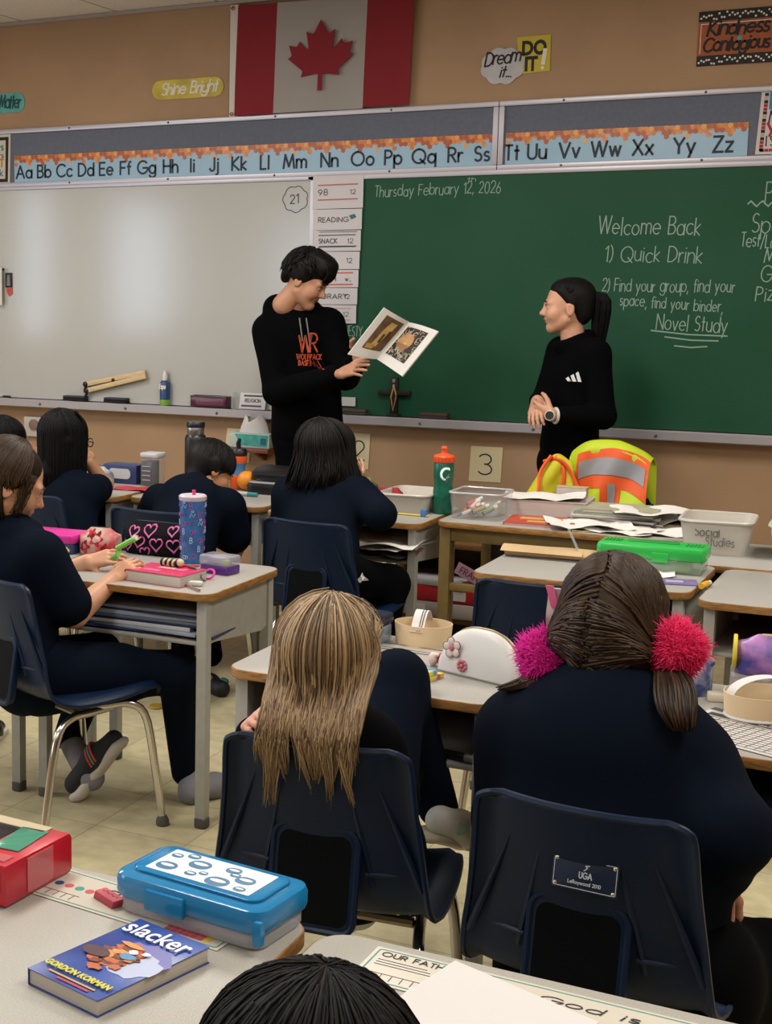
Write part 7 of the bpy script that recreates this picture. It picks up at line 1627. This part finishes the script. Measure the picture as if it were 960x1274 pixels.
for k, mi in ((0, 0), (1, 1), (2, 0)):
    c_ = Vector(hl)+d_*(.50+.055*k)+up_.normalized()*.024; sd = d_.normalized().cross(up_.normalized()); b.tube([c_+sd*.047*cos(q)+up_.normalized()*.046*sin(q) for q in np.linspace(-.2, pi+.2, 13)], .0042, 5, mi=mi)
o_ = b.build('stripe', [mat('stripe_red', 'a8323a', .6), mat('stripe_green', '4f7a4a', .6)], so)
for v in o_.data.vertices: v.co -= t.location
# the green strip in the hands
pp = [pt(140, 694, 3.74), pt(147, 690, 3.70), pt(146, 682, 3.70), pt(168, 670, 3.70)]; c0 = Vector(pp[0]); b = B(); b.tube([Vector(p)-c0 for p in pp], .0085, 8); b.tube([Vector(pp[-1])-c0+Vector((-.004, 0, -.001)), Vector(pp[-1])-c0+Vector((.004, 0, .003))], .0088, 8, mi=1)
solo(b, 'green_strip', [mat('lime_foam', '7fcf5f', .5), mat('lime_pale', 'b5d8a8', .5)], 'bent light green foam strip held in the child\'s hands', 'toy', c0)

# child in the very front, only the top of the head in the picture
J = dict(f=(-.1, 1, 0), nk=pt(392, 1570, 1.10), cs=pt(392, 1560, 1.06), pv=pt(392, 1990, .98), shR=pt(560, 1650, 1.08), shL=pt(220, 1650, 1.10), elR=pt(590, 1720, 1.22), wrR=pt(540, 1560, 1.36), elL=pt(200, 1720, 1.22), wrL=pt(240, 1560, 1.36),
  hpR=pt(450, 2000, .98), hpL=pt(330, 2000, .98), knR=pt(470, 1900, 1.3), knL=pt(330, 1900, 1.3), anR=pt(480, 2300, 1.34), anL=pt(330, 2300, 1.34))
for n_ in ('pv', 'hpR', 'hpL', 'knR', 'knL'): J[n_] = np.array((J[n_][0], J[n_][1], .47))
for n_ in ('anR', 'anL'): J[n_] = np.array((J[n_][0], J[n_][1], .07))
for n_ in ('wrR', 'wrL'): J[n_] = np.array((J['nk'][0]+(.06 if n_ == 'wrR' else -.06), 1.20, .54))
for n_ in ('elR', 'elL'): J[n_] = np.array((J['nk'][0]+(.20 if n_ == 'elR' else -.20), 1.06, .58))
J['cs'] = J['nk']+np.array((0, -.03, -.12))
t, b, hc, L, R, sk = kid('black-haired child in the very front, only the top of the head showing', 1.1, 'kidh', 'b5846a', '8f5550', pt(388, 1400, 1.16), (-.10, .95, -.25), 1.02, **J)
for q in 'LR': P = [cap(J['wr'+q], J['el'+q], .025, .034)]; hand(P, J['wr'+q], (.05, .9, -.02), (0, 0, 1), 1 if q == 'L' else -1, .8, curl=(.15, .2, .2)); blobs(b, P, .004)
b.build('body', sk, t, world=True, sharp=0)
Q = trunk(J, .95, .014)+limbs(J, .96, .016, (1, 1), legs=False); polo_collar(Q, J['nk']); clothes('polo_shirt', Q, .011, m_nvy, t); clothes('trousers', limbs(J, .95, .012, (1, 1), arms=False)+[cap(J['hpL'], J['hpR'], .11)], .012, m_pants, t)
b = B(); blobs(b, [ello(L(0, -.022, .049), np.array((.088, .108, .090)), R), cap(L(0, -.07, .02), L(0, -.085, -.05), .062, .045, None, .03)], .005)
strands(b, L(0, -.02, .048), R, np.array((.102, .120, .099)), 6000, lambda d: 9, 12, crown=(.1, -.15), phi1=108, rr=.0019, jit=.022, clump=200, skip=lambda d: False)
b.build('hair', m_hjet, t, world=True, sharp=0)
shoes_at(t, [((J['an'+q][0], J['an'+q][1]-.04, 0), (J['an'+q][0]+.03, J['an'+q][1]+.15, 0), (0, 0, 1)) for q in 'LR'], m_black)

# ---------------------------------------------------------------- safety vest over a chair behind the olive desk
N9 = ((-1.335, 6.02, 0), 172); vch = place_chair(N9[0], N9[1], 'navy chair behind the olive desk with the safety vest draped over it')
vch.scale = (.86, 1.1, 1.22)
t = thing('safety_vest', 'yellow high-visibility vest with orange and grey bands draped over a chair back', 'vest', (-1.315, 6.17, .715), -8)
m_hv = mat('hivis_yellow', 'b9cc22', .6, bump=.3, bs=14); m_ho = mat('hivis_orange', 'e0561a', .6); m_hg = mat('reflective_grey', '8c8c90', .35)
# outer shell: a drape over the top of the chair, front sheet towards the room
def vest_pt(u, v):                                                      # u across -1..1, v from back hem 0 over the top to front hem 1
    x = u*(.166+.022*abs(v-.5)); a = abs(u)
    if v < .42: s = v/.42; z = -.06+.265*s; y = .055-.02*s
    elif v < .58: s = (v-.42)/.16; z = .205+.030*sin(pi*s); y = .035-.085*s
    else: s = (v-.58)/.42; z = .205-.235*s; y = -.050-.035*s-.012*sin(6*u+4*s)*s
    z -= .055*a**3.0*(1 if u < 0 else .8); y += .02*a*a-.008*sin(7*u+9*v)
    if u > .2: z -= .03*(u-.2)
    return (x, y, z)
def patch(b, u0, u1, v0, v1, mi, lift=0., nu=10, nv=16):
    G = []
    for i in range(nu+1):
        r_ = []
        for j in range(nv+1):
            u, v = u0+(u1-u0)*i/nu, v0+(v1-v0)*j/nv; p = Vector(vest_pt(u, v)); du = Vector(vest_pt(u+.01, v))-p; dv = Vector(vest_pt(u, v+.005))-p; n_ = dv.cross(du).normalized(); r_.append(p+n_*(-lift))
        G.append(r_)
    b.surf(G, .0025 if not lift else .0015, mi=mi)
b = B(); patch(b, -1, 1, 0, 1, 0, 0, 30, 50); b.build('cloth', m_hv, t, sharp=60)
for nm, m_, args in (('orange_band', m_ho, ((-.72, 1, .555, .84, .004), (-.05, .38, .84, 1., .004))), ('grey_band', m_hg, ((-.66, .93, .62, .745, .007), (.10, .26, .83, 1., .007)))):
    for (u0, u1, v0, v1, lf) in args:
        for sg in (1,):
            b = B(); G = []
            for i in range(25):
                u = u0+(u1-u0)*i/24; sl = .06*(.9-u)*.5 if (u1-u0) > 1 else 0; r_ = []
                for j in range(9):
                    v = min(.999, v0+sl+(v1-v0)*j/8); p = Vector(vest_pt(u, v)); du = Vector(vest_pt(u+.01, v))-p; dv = Vector(vest_pt(u, v-.005))-p; n_ = du.cross(dv).normalized()
                    if n_.y > .2 and v > .6: n_ = -n_
                    if v <= .6 and n_.z < 0: n_ = -n_
                    r_.append(p+n_*lf)
                G.append(r_)
            b.surf(G, .0012); b.build(nm, m_, t, sharp=60)
b = B(); P = [cap((-.19, -.10, .13), (-.27, -.15, -.02), .045, .040, ((1, .6, 0), .8), .03), cap((-.22, -.11, .05), (-.25, -.17, -.05), .05, .045, ((0, 1, 0), .5), .03), cap((-.15, -.10, .12), (-.13, -.12, .02), .03, .03, ((0, 1, 0), .5), .03)]; blobs(b, P, .007); b.build('side_fold', mat('hivis_gold', 'c9c01e', .6, bump=.3, bs=16), t, sharp=0)
for pts in ([(-.20, -.14, .17), (-.235, -.165, .10), (-.225, -.20, .03), (-.235, -.21, -.06)], [(-.19, -.12, .165), (-.15, -.13, .11), (-.145, -.14, .02), (-.10, -.13, -.04)], [(-.24, -.12, .14), (-.17, -.135, .155), (-.12, -.12, .10), (-.06, -.13, -.02)]): B().tube(cat(pts, 14), .0085, 6).build('orange_trim', m_ho, t)

P = []; shoe(P, (0, -.10, 0), (0, .10, 0), (0, 0, 1), .9); b = B(); blobs(b, P, .006); o = solo(b, 'shoe', [m_black], 'black shoe with a pale sole on the floor at the left edge', 'shoe', (*at(-12, 920, 0).xy, 0), 20, sharp=0)
B().prism(rrect(.085, .24, .04, 6), 0, .018, None, .005).build('sole', MATS['sole_grey'], o)
